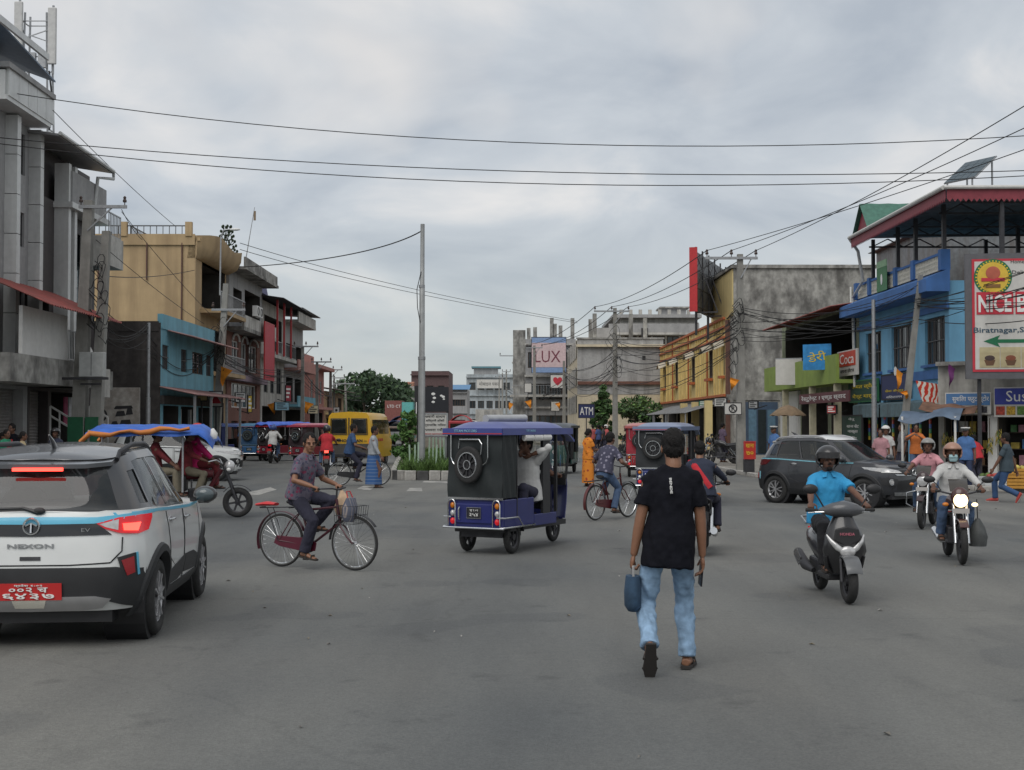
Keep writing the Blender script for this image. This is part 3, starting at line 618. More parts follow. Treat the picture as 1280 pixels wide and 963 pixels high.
for i in range(3):
    a = x0 + i * .57; o = bx(a, a + .55, -.042, -.031, z0, z0 + .58).obj('picture', mat('picture cream', (.46, .40, .24), .7), t)
    bx(a + .015, a + .535, -.046, -.0421, z0 + .015, z0 + .43).obj('picture_ground', mat('picture tan', (.4, .34, .2), .7), o)
    MB().prism([(a + .12, z0 + .22), (a + .43, z0 + .22), (a + .37, z0 + .06), (a + .18, z0 + .06)], -.052, -.0465).obj('cup', CUP, o); MB().ell((a + .275, -.05, z0 + .27), (.14, .006, .08), 14, 8).obj('filling', mat('filling %d' % i, [(.05, .03, .03), (.2, .06, .03), (.35, .2, .05)][i], .7), o)
x, z = hp(1264, 328); lettering('Home', BTXT, t, (x + .12, -.036, z), .1, .36); lettering('Deli', BTXT, t, (x + .12, -.036, z - .3), .1, .3)
for xx in (.4, 2.2): MB().bar((xx, .25, -2.9), (xx, .25, hh - .2), .1, .1).obj('post', DARKM, t)
# ================================================================ buildings, west side of the street (left)
ACP = mat('silver cladding', (.58, .59, .58), .45, .2, var=.06, stain=.3, stc=(.28, .28, .28))
GREYW = mat('grey plaster', (.32, .32, .32), .85, var=.1, stain=.35, stc=(.13, .13, .135))
DBROWN = mat('dark brown cladding', (.05, .043, .043), .6, var=.15)
GLASSG = mat('blue grey curtain glass', (.10, .125, .135), .12, var=.25, sc=.8, spec=.6)
BEIGE = mat('beige plaster', (.43, .31, .175), .9, var=.1, sc=1.2, stain=.5, stc=(.22, .15, .085), stsc=(1.3, 1.3, .12))
BLUEL = mat('aqua blue wall', (.16, .37, .46), .85, var=.12, sc=1.5, stain=.4, stc=(.10, .19, .22))
SOOT = mat('sooty brick', (.062, .055, .052), .95, var=.35, sc=4, bump=.6, bsc=9, stain=.6, stc=(.03, .028, .027))
BRICK = mat('dull red brick wall', (.19, .085, .065), .9, var=.25, sc=9, bump=.4, bsc=14, stain=.3, stc=(.09, .05, .045))
PINK = mat('pink plaster', (.42, .2, .17), .85, var=.12, stain=.3, stc=(.25, .12, .1))
STONE = mat('pale plaster flank', (.46, .45, .42), .9, var=.14, stain=.45)

# --- silver clad building at the edge of the picture
b = Bld('clad_building', 'tall silver clad building with white columns and a projecting white parapet', 'L', -14.0, 30.0, 38.9); T = b.t; W_ = b.w
gx = [(b.lx(12), b.lx(29))]
b.shell(10.5, 9, [(5.6, W_ - .35, .15, 2.75, .5), (b.lx(12), b.lx(28), 6.9, 7.9, .2), (b.lx(12), b.lx(28), 9.0, 10.2, .2), (b.lx(12), b.lx(28), 4.6, 5.6, .2), (b.lx(30) - .05, W_ - .05, 3.8, 5.6, 1.6)], GREYW)
for z0, z1 in ((6.9, 7.9), (9.0, 10.2), (4.6, 5.6)): window(T, b.lx(12), b.lx(28), z0, z1, .12, DARKM, nx=2)
for px in (5, 35):
    x = b.lx(px)
    for k in range(6): bx(x - .14, x + .14, -.35, -.001, 3.75 + k * 1.12, 3.75 + k * 1.12 + 1.1).obj('cladding_panel', ACP, T)
shutter(T, 5.65, W_ - .4, .15, 2.75, .3)
b.slab(4.0, W_ + 2.0, -1.3, 0, 2.85, 3.6, OLDC, 'balcony_slab')
railing(T, b.lx(30), W_ + 1.2, -1.2, 3.6, 4.5, STEEL, 10)
b.slab(5.0, b.lx(30), -1.25, -1.15, 3.6, 4.9, WHITE, 'balcony_wall')
for k in range(5): bx(5.4 + k * .72, 5.4 + k * .72 + .7, -.68, -.6, 10.62, 11.35).obj('parapet_panel', ACP, T)
b.slab(5.3, W_ - .1, -.65, 0, 10.5, 10.62, ACP, 'slab'); b.slab(5.3, W_ - .1, -.6, 0, 10.62, 11.3, ACP, 'parapet'); b.slab(5.2, W_, -.75, 0, 11.35, 11.5, GREYW, 'coping')
b.slab(5.4, W_ - 1.2, .6, 6, 11.3, 12.4, DARKM, 'roof_room')
MB().sheet([[(3.5, -1.0, 12.2), (W_ + .1, -.7, 11.95)], [(3.5, 2.0, 12.85), (W_ - .6, 2.0, 12.85)], [(3.5, 5.0, 12.95), (W_ - .6, 5.0, 12.95)]], (0, 0, -.05)).obj('roof', mat('blue tin roof', (.12, .17, .24), .5, .4), T)
bx(3.4, W_ - 1.5, -1.06, -.98, 12.12, 12.3).obj('roof_fascia', ACP, T)
corrugated(4.2, W_ + 1.6, -2.3, -.2, 4.85, 5.75).obj('awning', TINRED, T)
# telecom mast
p = SP(-15.6, 44.0, 11.3); t = thing('telecom_mast', 'rooftop telecom mast with two tall white panel antennas', 'antenna mast', p, 0)
m = MB()
for sx in (-.45, .45):
    for sy in (-.3, .3): m.cyl((sx, sy, 0), (sx * .8, sy * .8, 4.2), .035, n=6)
for k in range(7):
    z = .3 + k * .6
    for a, c in (((-.43, -.28), (.43, -.28)), ((.43, -.28), (.43, .28)), ((.43, .28), (-.43, .28)), ((-.43, .28), (-.43, -.28))): m.bar((*a, z), (*c, z + (.3 if k % 2 else 0)), .03, .03)
m.obj('lattice', STEEL, t)
for i, (x, z) in enumerate(((-.5, 2.6), (.62, 2.4))):
    o = bx(x - .14, x + .14, -.5, -.38, z, z + 1.9).obj('panel_antenna', mat('antenna white', (.5, .5, .49), .5), t, bevel=.03); MB().cyl((x, -.34, z - .3), (x, -.34, z + 2), .04, n=6).obj('bracket', STEEL, o)
MB().tube([(.5, -.35, 2.2), (.6, -.4, 1.5), (.45, -.3, .9), (.55, -.4, .2)], .03, 6).obj('feeder_cable', ROPE, t); MB().torus((.4, -.35, .9), (0, 1, 0), .16, .03).obj('cable_coil', ROPE, t)
for x in (-.2, .15): bx(x, x + .26, -.45, -.3, 2.3, 2.8).obj('radio_unit', STEEL, t)

# --- grey building with glass front and a metal roof canopy
b = Bld('glass_front_building', 'grey four storey building with a glass curtain wall under a thin metal canopy', 'L', -14.0, 38.95, 45.2); T = b.t; W_ = b.w
gx0, gx1 = b.lx(77), b.lx(103)
b.shell(8.7, 9, [(.15, b.lx(60), .15, 2.75, .5), (b.lx(64), b.lx(97), .15, 2.75, 2.5), (b.lx(42), b.lx(60), 3.9, 5.5, 1.5), (gx0, gx1, 3.6, 8.0, .2)], DBROWN)
shutter(T, .2, b.lx(60) - .05, .15, 2.75, .3)
n = 4
for i in range(n):
    for k in range(5):
        x = gx0 + (gx1 - gx0) * i / n; z = 3.62 + k * .875; bx(x + .02, x + (gx1 - gx0) / n - .02, .1, .13, z, z + .85).obj('glass_panel', GLASSG if (i + 2 * k) % 5 else CARGL, T)
bx(gx0, gx1, .13, .15, 3.6, 8.0).obj('mullion_grid', STEEL, T)
for px in (67, 75): x = b.lx(px); b.slab(x - .12, x + .12, -.45, -.001, 3.4, 9.9, ACP, 'column')
b.slab(b.lx(68), W_ - .4, -.5, 0, 8.7, 9.7, GREYW, 'parapet'); b.slab(b.lx(64), W_ - .3, -.6, 0, 8.5, 8.68, ACP, 'ledge'); b.slab(0, W_, 0.2, 9, 8.7, 10.25, DBROWN, 'top_room')
b.slab(b.lx(98), W_ - .1, -1.0, -.001, 7.0, 8.0, STONE, 'balcony'); railing(T, b.lx(100), W_ - .1, -.9, 8.0, 8.8, STEEL, 8)
MB().sheet([[(-.3, -.92, 10.3), (W_ - 1.2, -.92, 10.2)], [(-.3, 4, 10.95), (W_ - 1.2, 4, 10.95)]], (0, 0, -.07)).obj('canopy_roof', mat('brushed canopy', (.27, .27, .275), .45, .4), T)
MB().tube([(-.3, -.97, 10.31), (W_ - 1.2, -.97, 10.21), (W_ - 1.2, -.97, 9.95), (W_ - 1.7, -.6, 9.9), (W_ - 1.7, -.5, 8.9)], .06, 7).obj('gutter_pipe', ACP, T, smooth=40)
b.slab(.2, W_ - 2.2, -1.3, -.001, 2.85, 3.45, OLDC, 'balcony_slab'); b.slab(b.lx(65), b.lx(85), -1.35, -1.25, 2.6, 3.5, STONE, 'balcony_wall')
MB().lathe([(0, 0), (.3, .06), (.42, .16)], 16, Matrix.Translation((b.lx(86), -.5, 4.0)) @ Matrix.Rotation(R(70), 4, 'X')).obj('satellite_dish', WHITE, T)
for k, c in enumerate(((.3, .06, .12), (.5, .5, .52), (.05, .05, .06))):
    o = tag(bx(-.02, .02, -.16, .16, 0, .9).obj('hanging_garment', mat('garment %d' % k, c, .9, var=.3)), ['dark red', 'pale', 'black'][k] + ' garment hanging at the doorway behind the twin poles', 'garment', 'garments at the doorway')
    q = T.matrix_basis @ V((b.lx(76) + .45 * k, -.15, 1.7)); o.location = q; o.rotation_euler = (0, 0, RZL + R(90))

# --- aqua blue house with sooty flank
b = Bld('blue_shop_house', 'aqua blue two storey shop house with pink eave and sooty blank flank', 'L', -12.0, 46.3, 54.8); T = b.t; W_ = b.w
ws = [(202.5, 210.5), (226, 233.5), (240, 254), (257.5, 264)]
b.shell(5.1, 8.5, [(b.lx(a), b.lx(c), 3.7, 4.55, .15) for a, c in ws] + [(.4, 2.6, .15, 2.4, 2.5), (3.0, 5.4, .15, 2.4, 2.5), (5.8, 8.1, .15, 2.4, 2.5)], BLUEL)
for i, (a, c) in enumerate(ws): window(T, b.lx(a), b.lx(c), 3.7, 4.55, .1, WOODF, nx=2 if i == 2 else 1, bars=5, fw=.05)
b.slab(0, W_, -.05, .12, 5.1, 5.62, BLUEL, 'parapet'); b.slab(0, W_, -.12, -.001, 2.45, 2.75, SOOT, 'shop_beam')
corrugated(.8, W_ + .2, -1.0, -.02, 4.86, 5.1, .18).obj('eave', mat('faded pink tin', (.30, .17, .16), .7, .1, stain=.5), T)
corrugated(-.2, W_ + .2, -1.3, -.02, 2.78, 3.05, .18).obj('eave', mat('faded pink tin', (.3, .17, .16)), T)
bx(-.09, -.001, .0, 8.5, 0, 5.3).obj('side_wall', SOOT, T); bx(-.12, -.09, .05, 8.5, 5.0, 5.35).obj('coping', SOOT, T)
for x in (.2, 2.8, 5.6, 8.25): b.slab(x - .04, x + .04, -1.2, -1.12, .1, 2.75, STEEL, 'post')
b.slab(3.1, 5.3, .9, 1.0, .2, 2.0, mat('dim poster', (.06, .07, .1), .7, var=.8, sc=6), 'poster_board'); b.slab(3.3, 3.5, .1, .2, .2, 2.3, STEEL, 'door_frame'); b.slab(4.9, 5.1, .1, .2, .2, 2.3, STEEL, 'door_frame')
# poster wall beside it
c = at(146, 505, 45.4); t = thing('poster_wall', 'low whitewashed wall with faded black stencilled poster', 'wall', (c.x, c.y, 0), R(4))
bx(-.85, .75, 0, .2, .05, 3.0).obj('panel', mat('peeling whitewash', (.36, .34, .31), .9, var=.2, stain=.6, stc=(.16, .13, .11), stsc=(2, 2, 2)), t)
MB().torus((-.55, -.004, 2.05), (0, 1, 0), .2, .035, 20, 4, .004).obj('stencil_ring', BTXT, t); bx(-.58, -.52, -.01, -.001, 1.9, 2.2).obj('stencil_mark', BTXT, t)
for q in ((-.1, .55, 2.25, 2.38), (-.05, .3, 2.0, 2.2), (.3, .55, 2.05, 2.3), (-.2, .05, 1.7, 1.85), (.1, .5, 1.72, 1.9)): MB().prism([(q[0], q[2]), (q[1], q[2] + .03), (q[1] - .05, q[3]), (q[0] + .06, q[3] - .02)], -.01, -.001).obj('stencil_mark', BTXT, t)
lettering('TARIT', BTXT, t, (.3, -.006, 1.45), .16, .55)

# --- beige building
b = Bld('beige_building', 'tall beige building with big stained blank flank and corner balconies', 'L', -14.0, 60.0, 66.7); T = b.t; W_ = b.w
b.shell(10.1, 9, [(1.3, W_ - .3, 7.2, 9.3, 1.6), (2.2, W_ - .3, 4.3, 6.3, 1.6), (.3, 1.0, 4.8, 6.2, .15), (.4, W_ - .4, .2, 2.8, 2.5)], BEIGE)
window(T, .3, 1.0, 4.8, 6.2, .1, WHITE, nx=1, bars=4)
for z, x0 in ((6.9, 1.0), (4.0, 1.9)):
    b.slab(x0, W_ + .1, -1.0, 0, z, z + .18, BEIGE, 'balcony_slab'); railing(T, x0 + .05, W_, -.95, z + .18, z + 1.0, STEEL, 24)
rows = []
for z, o_ in ((9.3, .15), (9.5, .55), (9.9, .75), (10.35, .80)): rows.append([(x0_, -o_ * min(1, .1 + .9 * sqrt(min(1, x0_ / 1.8))), z + (.15 * sin(x0_) if z > 10 else 0)) for x0_ in [W_ * k / 10 for k in range(11)]])
MB().sheet(rows, (0, .4, 0)).obj('flared_parapet', BEIGE, T, smooth=50)
bx(0, W_, -.2, 9, 10.1, 10.25).obj('roof_slab', BEIGE, T)
bx(-.08, -.001, 0.02, 9, 9.9, 10.4).obj('parapet', BEIGE, T); railing(T, .1, W_ - .3, 3, 10.25, 10.8, GRILL, 30)
m = MB()
for k in range(30): m.box(-.06, -.03, .3 + k * .29, .33 + k * .29, 10.4, 10.75)
m.box(-.07, -.02, .2, 9, 10.75, 10.8); m.obj('railing', GRILL, T)
for y in (.15, 3.1, 6.3): bx(-.14, .1, y, y + .3, 10.3, 10.95).obj('parapet_post', BEIGE, T)
for y, z0 in ((.6, 4.7), (2.2, 8.3), (4.4, 7.8)): MB().tube([(-.06, y, 10.0), (-.06, y, z0)], .035, 6).obj('drain_pipe', mat('rusty pipe', (.10, .05, .04), .8), T)

# --- brick building with overhanging concrete top
b = Bld('brick_building', 'dull red brick building with an overhanging grey concrete top floor', 'L', -14.0, 67.0, 76.2); T = b.t; W_ = b.w
ww = [(1.2, 2.9), (3.6, 5.2), (5.8, 8.2)]
b.shell(6.5, 9, [(a, c, z, z + 1.5, .2) for z in (.4, 4.6) for a, c in ww] + [(1.2, 8.2, 2.6, 3.9, .25)] , BRICK)
for a, c in ww:
    window(T, a, c, 4.6, 6.1, .12, WHITE, nx=2); MB().tube([(a + (c - a) * (.5 - .5 * cos(pi * k / 8)), -.06, 6.1 + .35 * sin(pi * k / 8)) for k in range(9)], .06, 6).obj('arch_trim', WHITE, T)
window(T, 1.2, 8.2, 2.6, 3.9, .15, WHITE, nx=6)
b.slab(0, W_ + .2, -.4, 0, 4.0, 4.35, mat('mauve balcony', (.24, .18, .22), .85, stain=.3), 'balcony'); b.slab(-.2, W_ + .2, -.9, 0, 6.5, 6.7, OLDC, 'slab'); b.slab(-.1, W_ + .1, -.9, -.8, 6.7, 7.3, STONE, 'balcony_wall')
wall_shell(W_, 2.9, 8, [(1.0, 3.2, .4, 2.1, 1.2), (4, 8.5, .2, 2.3, 1.5)]).obj('wall', [GREYW, INSIDE], T).location = (0, -.1, 6.7)
b.slab(-.2, W_ + .3, -1.0, 8, 9.6, 9.75, OLDC, 'slab'); b.slab(-.1, W_ + .2, -.95, -.85, 9.75, 10.25, OLDC, 'parapet')
for k in range(2):
    o = bx(2 + k * .9, 2.7 + k * .9, -1.15, -.9, 7.4, 7.95).obj('air_conditioner', WHITE, T); MB().torus((2.35 + k * .9, -1.16, 7.67), (0, 1, 0), .2, .02).obj('fan_grille', DARKM, o)
# small rooftop plant of the brick building
t = thing('rooftop_tree', 'small spiky araucaria tree growing on the rooftop beside a flag mast', 'tree', SP(-14.3, 68.2, 9.75), 0)
MB().cyl((0, 0, 0), (0, 0, 2.1), .04, .015, n=6).obj('trunk', mat('bark', (.08, .06, .045), .9), t)
m = MB()
for k in range(7):
    z = .5 + k * .25; r_ = .62 - k * .065
    for j in range(6):
        a = j * pi / 3 + k * .5; e = V((r_ * cos(a), r_ * sin(a), z + .22)); m.tube([(0, 0, z), (e.x * .7, e.y * .7, z + .05), e], [.03, .03, .02], 4)
        m.ell(e, (.07, .07, .09), 5, 4)
m.obj('crown', mat('dark needles', (.02, .035, .018), .9), t)
t = thing('flag_mast', 'thin leaning mast with a small pennant on the brick building roof', 'mast', SP(-13.6, 69.2, 9.75), 0)
MB().cyl((0, 0, 0), (.55, 0, 3.4), .03, .015, n=6).obj('pole', STEEL, t); bx(.5, .62, -.01, .01, 2.7, 3.2).obj('pennant', mat('dim pennant', (.2, .15, .1), .8), t)

# --- white house with red vertical sign, then the farther ones
b = Bld('white_townhouse', 'narrow white townhouse with red vertical sign and dark overhanging roof', 'L', -14.0, 76.4, 84.5); T = b.t; W_ = b.w
b.shell(9.0, 8, [(1, 2.4, 3.6, 5.2, .2), (3.2, 4.6, 3.6, 5.2, .2), (5.4, 7.2, 3.6, 5.2, .2), (1, 7.2, 6.2, 8.2, .9), (.5, 7.5, .2, 2.8, 2)], STONE)
for a, c in ((1, 2.4), (3.2, 4.6), (5.4, 7.2)): window(T, a, c, 3.6, 5.2, .12, DARKM, nx=2)
b.slab(-.1, W_ + .1, -.8, 0, 5.6, 5.8, STONE, 'balcony_slab'); railing(T, 0, W_, -.75, 5.8, 6.6, STEEL, 20)
corrugated(-.5, W_ + .3, -1.4, 5, 9.0, 9.9).obj('roof', mat('dark roof sheet', (.06, .06, .065), .6, .3), T); MB().prism([(1, 9.5), (2.2, 10.5), (3.4, 9.5)], .2, 4, 'xz').obj('gable', mat('violet roof', (.10, .10, .22), .6), T)
for x in (.6, 3.0, 5.6): b.slab(x - .06, x + .06, -.9, -.8, 5.8, 9.0, RED_, 'roof_post')
street_sign('vertical_sign', 'tall red vertical signboard projecting over the left shops', 330, 342, 404, 476, -12.9, mat('sign red', (.42, .02, .04), .6, var=.15), (), RED_, rz=RZL)
b = Bld('grey_townhouse', 'grey townhouse with layered balconies beyond the red sign', 'L', -14.0, 84.7, 92.5); T = b.t; W_ = b.w
b.shell(8.3, 8, [(.6, 3.4, 3.2, 4.8, .8), (4.2, 7.2, 3.2, 4.8, .8), (.6, 7.2, 5.7, 7.0, .9), (.5, 7.3, .2, 2.7, 2)], GREYW)
for z, mm in ((2.85, BLUEL), (5.2, PINK), (8.3, STONE)): b.slab(-.1, W_ + .1, -.9, 0, z, z + .16, mm, 'slab'); b.slab(0, W_, -.9, -.82, z + .16, z + .7, mm, 'balcony_wall')
corrugated(-.2, W_ + .2, -1.2, 6, 9.2, 9.6).obj('roof', TIN, T)
b = Bld('pink_house', 'small pink house with jutting roof ledges among the poles', 'L', -14.0, 95.5, 103.5); T = b.t; W_ = b.w
b.shell(5.8, 8, [(.8, 2.2, 3.3, 5.0, .2), (3.4, 4.6, 3.3, 5.0, .2), (5.6, 7, 3.3, 5.0, .2), (.5, 7.3, .2, 2.6, 2)], PINK)
for a, c in ((.8, 2.2), (3.4, 4.6), (5.6, 7)): window(T, a, c, 3.3, 5.0, .12, WHITE, nx=1)
b.slab(-.3, W_ + .3, -.8, 8, 5.8, 6.05, PINK, 'slab'); b.slab(.3, W_ - 2, .5, 5, 6.05, 6.9, PINK, 'roof_room'); b.slab(-.2, W_ + .2, -.7, 0, 2.8, 3.0, PINK, 'slab')
b = Bld('brown_roof_house', 'low house with a brown tin roof behind the left hand poles', 'L', -14.2, 106, 118); T = b.t; W_ = b.w
b.shell(4.4, 8, [(1, 3, 2.9, 4, .2), (4.5, 6.5, 2.9, 4, .2), (8, 10.5, 2.9, 4, .2), (.6, 11, .2, 2.2, 2)], mat('ochre wall', (.4, .27, .16), .85, stain=.4))
for a, c in ((1, 3), (4.5, 6.5), (8, 10.5)): window(T, a, c, 2.9, 4, .12, WOODF, nx=2)
corrugated(-.4, W_ + .4, -1, 8, 4.5, 5.9).obj('roof', mat('brown tin', (.10, .075, .065), .7), T); b.slab(0, W_, -.6, 0, 2.5, 2.65, CREAM, 'ledge')

# ================================================================ farther buildings, facing down the street
class Far(Bld):
    def __init__(s, name, label, px0, px1, d, cat='building', rz=0):
        p, q = at(px0, 530, d), at(px1, 530, d); s.w = q.x - p.x; s.d = d; s.p0 = px0
        s.t = thing(name, label, cat, (p.x, d, 0), rz)
    def lx(s, px): return (px - s.p0) / FPX * s.d
    def z(s, y): return zz(y, s.d)
def grid_windows(T, x0, x1, z0, z1, nx, nz, ww, wh, fm=None, y=.1, **k):
    out = []
    for j in range(nz):
        for i in range(nx):
            cx = x0 + (x1 - x0) * (i + .5) / nx; cz = z0 + (z1 - z0) * (j + .5) / nz; out.append((cx - ww / 2, cx + ww / 2, cz - wh / 2, cz + wh / 2))
    return out
def far_house(name, label, px0, px1, ytop, d, mm, nx, nz, ww=1.0, wh=1.2, depth=12, zlo=.3, fm=None, slabs=None, parapet=True):
    f = Far(name, label, px0, px1, d); h = f.z(ytop); ws = grid_windows(f.t, .3, f.w - .3, zlo, h - .5, nx, nz, ww, wh)
    wall_shell(f.w, h, depth, [(*q, .2) for q in ws]).obj('wall', [mm, INSIDE], f.t)
    for q in ws: window(f.t, *q, .12, fm or WOODF, nx=2, fw=.08)
    for k in range(1, nz + (1 if parapet else 0)):
        z = zlo + (h - .5 - zlo) * k / nz; bx(-.1, f.w + .1, -.35, -.001, z - .1, z + .08).obj('ledge', slabs or mm, f.t)
    return f, h
f, h = far_house('grey_cream_building', 'wide blank grey and cream building behind the wire laden pole', 722, 829, 424, 100, mat('pale cream flank', (.58, .51, .37), .9, var=.1, stain=.45, stc=(.38, .33, .26)), 0, 1, depth=18)
bx(-.02, f.w + .02, -.03, -.001, h - 4.2, h).obj('cement_band', mat('cement plaster', (.36, .36, .355), .9, var=.12, stain=.35), f.t); bx(-.1, f.w + .1, -.12, 0, h, h + .12).obj('coping', OLDC, f.t)
bx(f.lx(803), f.lx(807), -.06, -.03, f.z(450), f.z(445)).obj('vent_opening', BTXT, f.t); bx(0, f.w, -.25, -.03, f.z(481), f.z(477)).obj('beam', BROWN, f.t)
for k in range(3):
    z = 2.6 + k * 2.1; q = wall_shell(16, 1.5, .1, []); o = bx(-.06, -.001, 1.0, 15, z, z + 1.3).obj('window_band', GLASS, f.t)
    for j in range(6): bx(-.12, -.06, 1 + j * 2.8, 1.25 + j * 2.8, z - .1, z + 1.4).obj('mullion', STONE, o)
for x, y in ((1.2, .6), (1.2, 6), (4, 1), (5.5, 5)): bx(x, x + .3, y, y + .3, h, h + 2.0).obj('column_stub', OLDC, f.t)
bx(f.lx(747), f.lx(770), 4, 8, h, f.z(405)).obj('roof_room', GREYW, f.t)
f, h = far_house('balcony_villa', 'white villa with curved balcony and roof pavilion behind the blank grey building', 776, 872, 398, 122, STONE, 5, 3, 1.1, 1.3, depth=14)
bx(-1.2, f.w, -1.4, 0, h - 1.6, h - 1.4).obj('balcony_slab', STONE, f.t); bx(-1.2, f.w, -1.4, -1.3, h - 1.4, h - .6).obj('balcony_wall', GREYW, f.t); bx(-.8, f.w + .3, -.9, 14, h, h + .3).obj('roof_slab', GREYW, f.t)
for k in range(9): x = k * f.w / 8; bx(x - .15, x + .15, -.8, -.5, h + .3, h + .75).obj('parapet_post', STONE, f.t)
x = f.lx(832); bx(x, x + 2.2, 2, 5, h + .3, h + 1.1).obj('roof_room', GREYW, f.t); bx(x - .3, x + 2.5, 1.7, 5.3, h + 1.1, h + 1.25).obj('roof_cap', OLDC, f.t)
bx(f.lx(800), f.lx(808), -1.5, -1.45, h - 2.6, h - 1.0).obj('dark_sign', BTXT, f.t)
f, h = far_house('unfinished_building', 'grey unfinished building with bare column stubs carrying the pink hoarding', 657, 720, 424, 126, GREYW, 4, 3, 1.2, 1.5, depth=16, slabs=STONE)
for px in (661, 669, 690, 694, 701, 716): x = f.lx(px); bx(x - .18, x + .18, .3, .7, h, h + random.uniform(.8, 2.2)).obj('column_stub', OLDC, f.t)
bx(-1.2, .0, .5, 1.2, 0, h + .9).obj('stair_column', OLDC, f.t); bx(-1.5, f.w + .1, -1.2, 0, 4.3, 4.5).obj('balcony_slab', STONE, f.t); railing(f.t, -1.4, f.w, -1.1, 4.5, 5.4, STEEL, 24)
c = at(686, 444, 124.0); q = board('pink_hoarding', 'pink hoarding with blue bands and big dark letters on the unfinished building', 'hoarding', (c.x, c.y, c.z), 3.3, 3.4, 0, mat('hoarding blue', (.2, .3, .5), .6), (), DARKM)
bx(-1.6, 1.6, -.05, -.031, .55, 2.85).obj('pink_panel', mat('hoarding pink', (.55, .42, .43), .7), q); lettering('LUX', mat('hoarding brown', (.16, .04, .06), .7), q, (-.1, -.056, 1.55), 1.1, 2.4)
c = at(697, 477, 123.0); board('shop_sign', 'small red and white shop board under the pink hoarding', 'shop sign', (c.x, c.y, c.z), 1.4, 1.3, 0, BOARDW, [('♥', 0, .5, .6, .6, RTXT)], DARKM)
far_house('narrow_building', 'tall narrow grey building at the mouth of the far street', 641, 652, 448, 150, STONE, 1, 3, 1, 1.3, depth=10)
f, h = far_house('signboard_building', 'wide grey building with long white rooftop sign at the street end', 583, 641, 468, 232, mat('blue grey plaster', (.38, .42, .44), .9, stain=.4), 5, 3, 1.1, 1.3)
c = at(612, 480, 231.0); board('shop_sign', 'long pale rooftop signboard with dark scribbled lettering at the street end', 'shop sign', (c.x, c.y, c.z), 4.6, 1.6, 0, BOARDW, [('मोबाइल पसल', 0, .5, .5, .8, BTXT)], STEEL)
bx(1.2, 5.5, 3, 7, h, h + 1.2).obj('roof_room', GREYW, f.t); bx(.8, 6, 2.5, 7.5, h + 1.2, h + 1.5).obj('roof_cap', mat('teal tin', (.1, .22, .26), .6), f.t)
f, h = far_house('brown_block', 'plain dark brown block standing behind the traffic island signs', 514, 561, 464, 178, mat('dark brown block', (.11, .07, .07), .9, var=.15), 3, 2, .9, 1.1); bx(f.w * .82, f.w + .02, -.05, 12, h, h + .001).obj('coping', BROWN, f.t)
f, h = far_house('grey_shed', 'small pale grey building beside the trees with clay pots on its roof', 495, 517, 483, 172, STONE, 2, 2, .8, .9)
for k in range(4): MB().lathe([(.0, 0), (.2, 0), (.3, .5), (.22, .6)], 10, Matrix.Translation((.4 + k * .55, 1, h))).obj('clay_pot', mat('clay', (.4, .2, .14), .8), f.t)
f, h = far_house('blue_roof_house', 'far low house with a blue tin roof left of the rooftop sign', 560, 584, 487, 205, GREYW, 3, 2, .8, 1); MB().sheet([[(-.4, -.8, h), (f.w + .4, -.8, h)], [(-.4, 6, h + .9), (f.w + .4, 6, h + .9)]], (0, 0, -.05)).obj('roof', mat('blue roof', (.08, .2, .36), .6), f.t)
f = Far('roadside_stall', 'long red and teal roadside stall beside the parked trucks', 481, 516, 140); bx(0, f.w * .6, 0, 4, 0, f.z(501)).obj('red_front', mat('stall red', (.2, .07, .06), .7, var=.2), f.t); bx(f.w * .6, f.w, 0.05, 4, 0, f.z(503)).obj('teal_front', mat('stall teal', (.12, .4, .38), .7), f.t); lettering('LTD CT', WTXT, f.t, (f.w * .33, -.01, f.z(508)), .3, 1.4)
c = at(612, 519, 140); q = thing('container_shop', 'long grey wall with scrawled lettering at the far street side', 'wall', (c.x - 1.5, c.y, 0), 0); bx(0, 2.9, 0, .4, 0, c.z + .6).obj('panel', STONE, q); lettering('IZUA', GREYW, q, (1.6, -.01, c.z + .1), .6, 1.3)
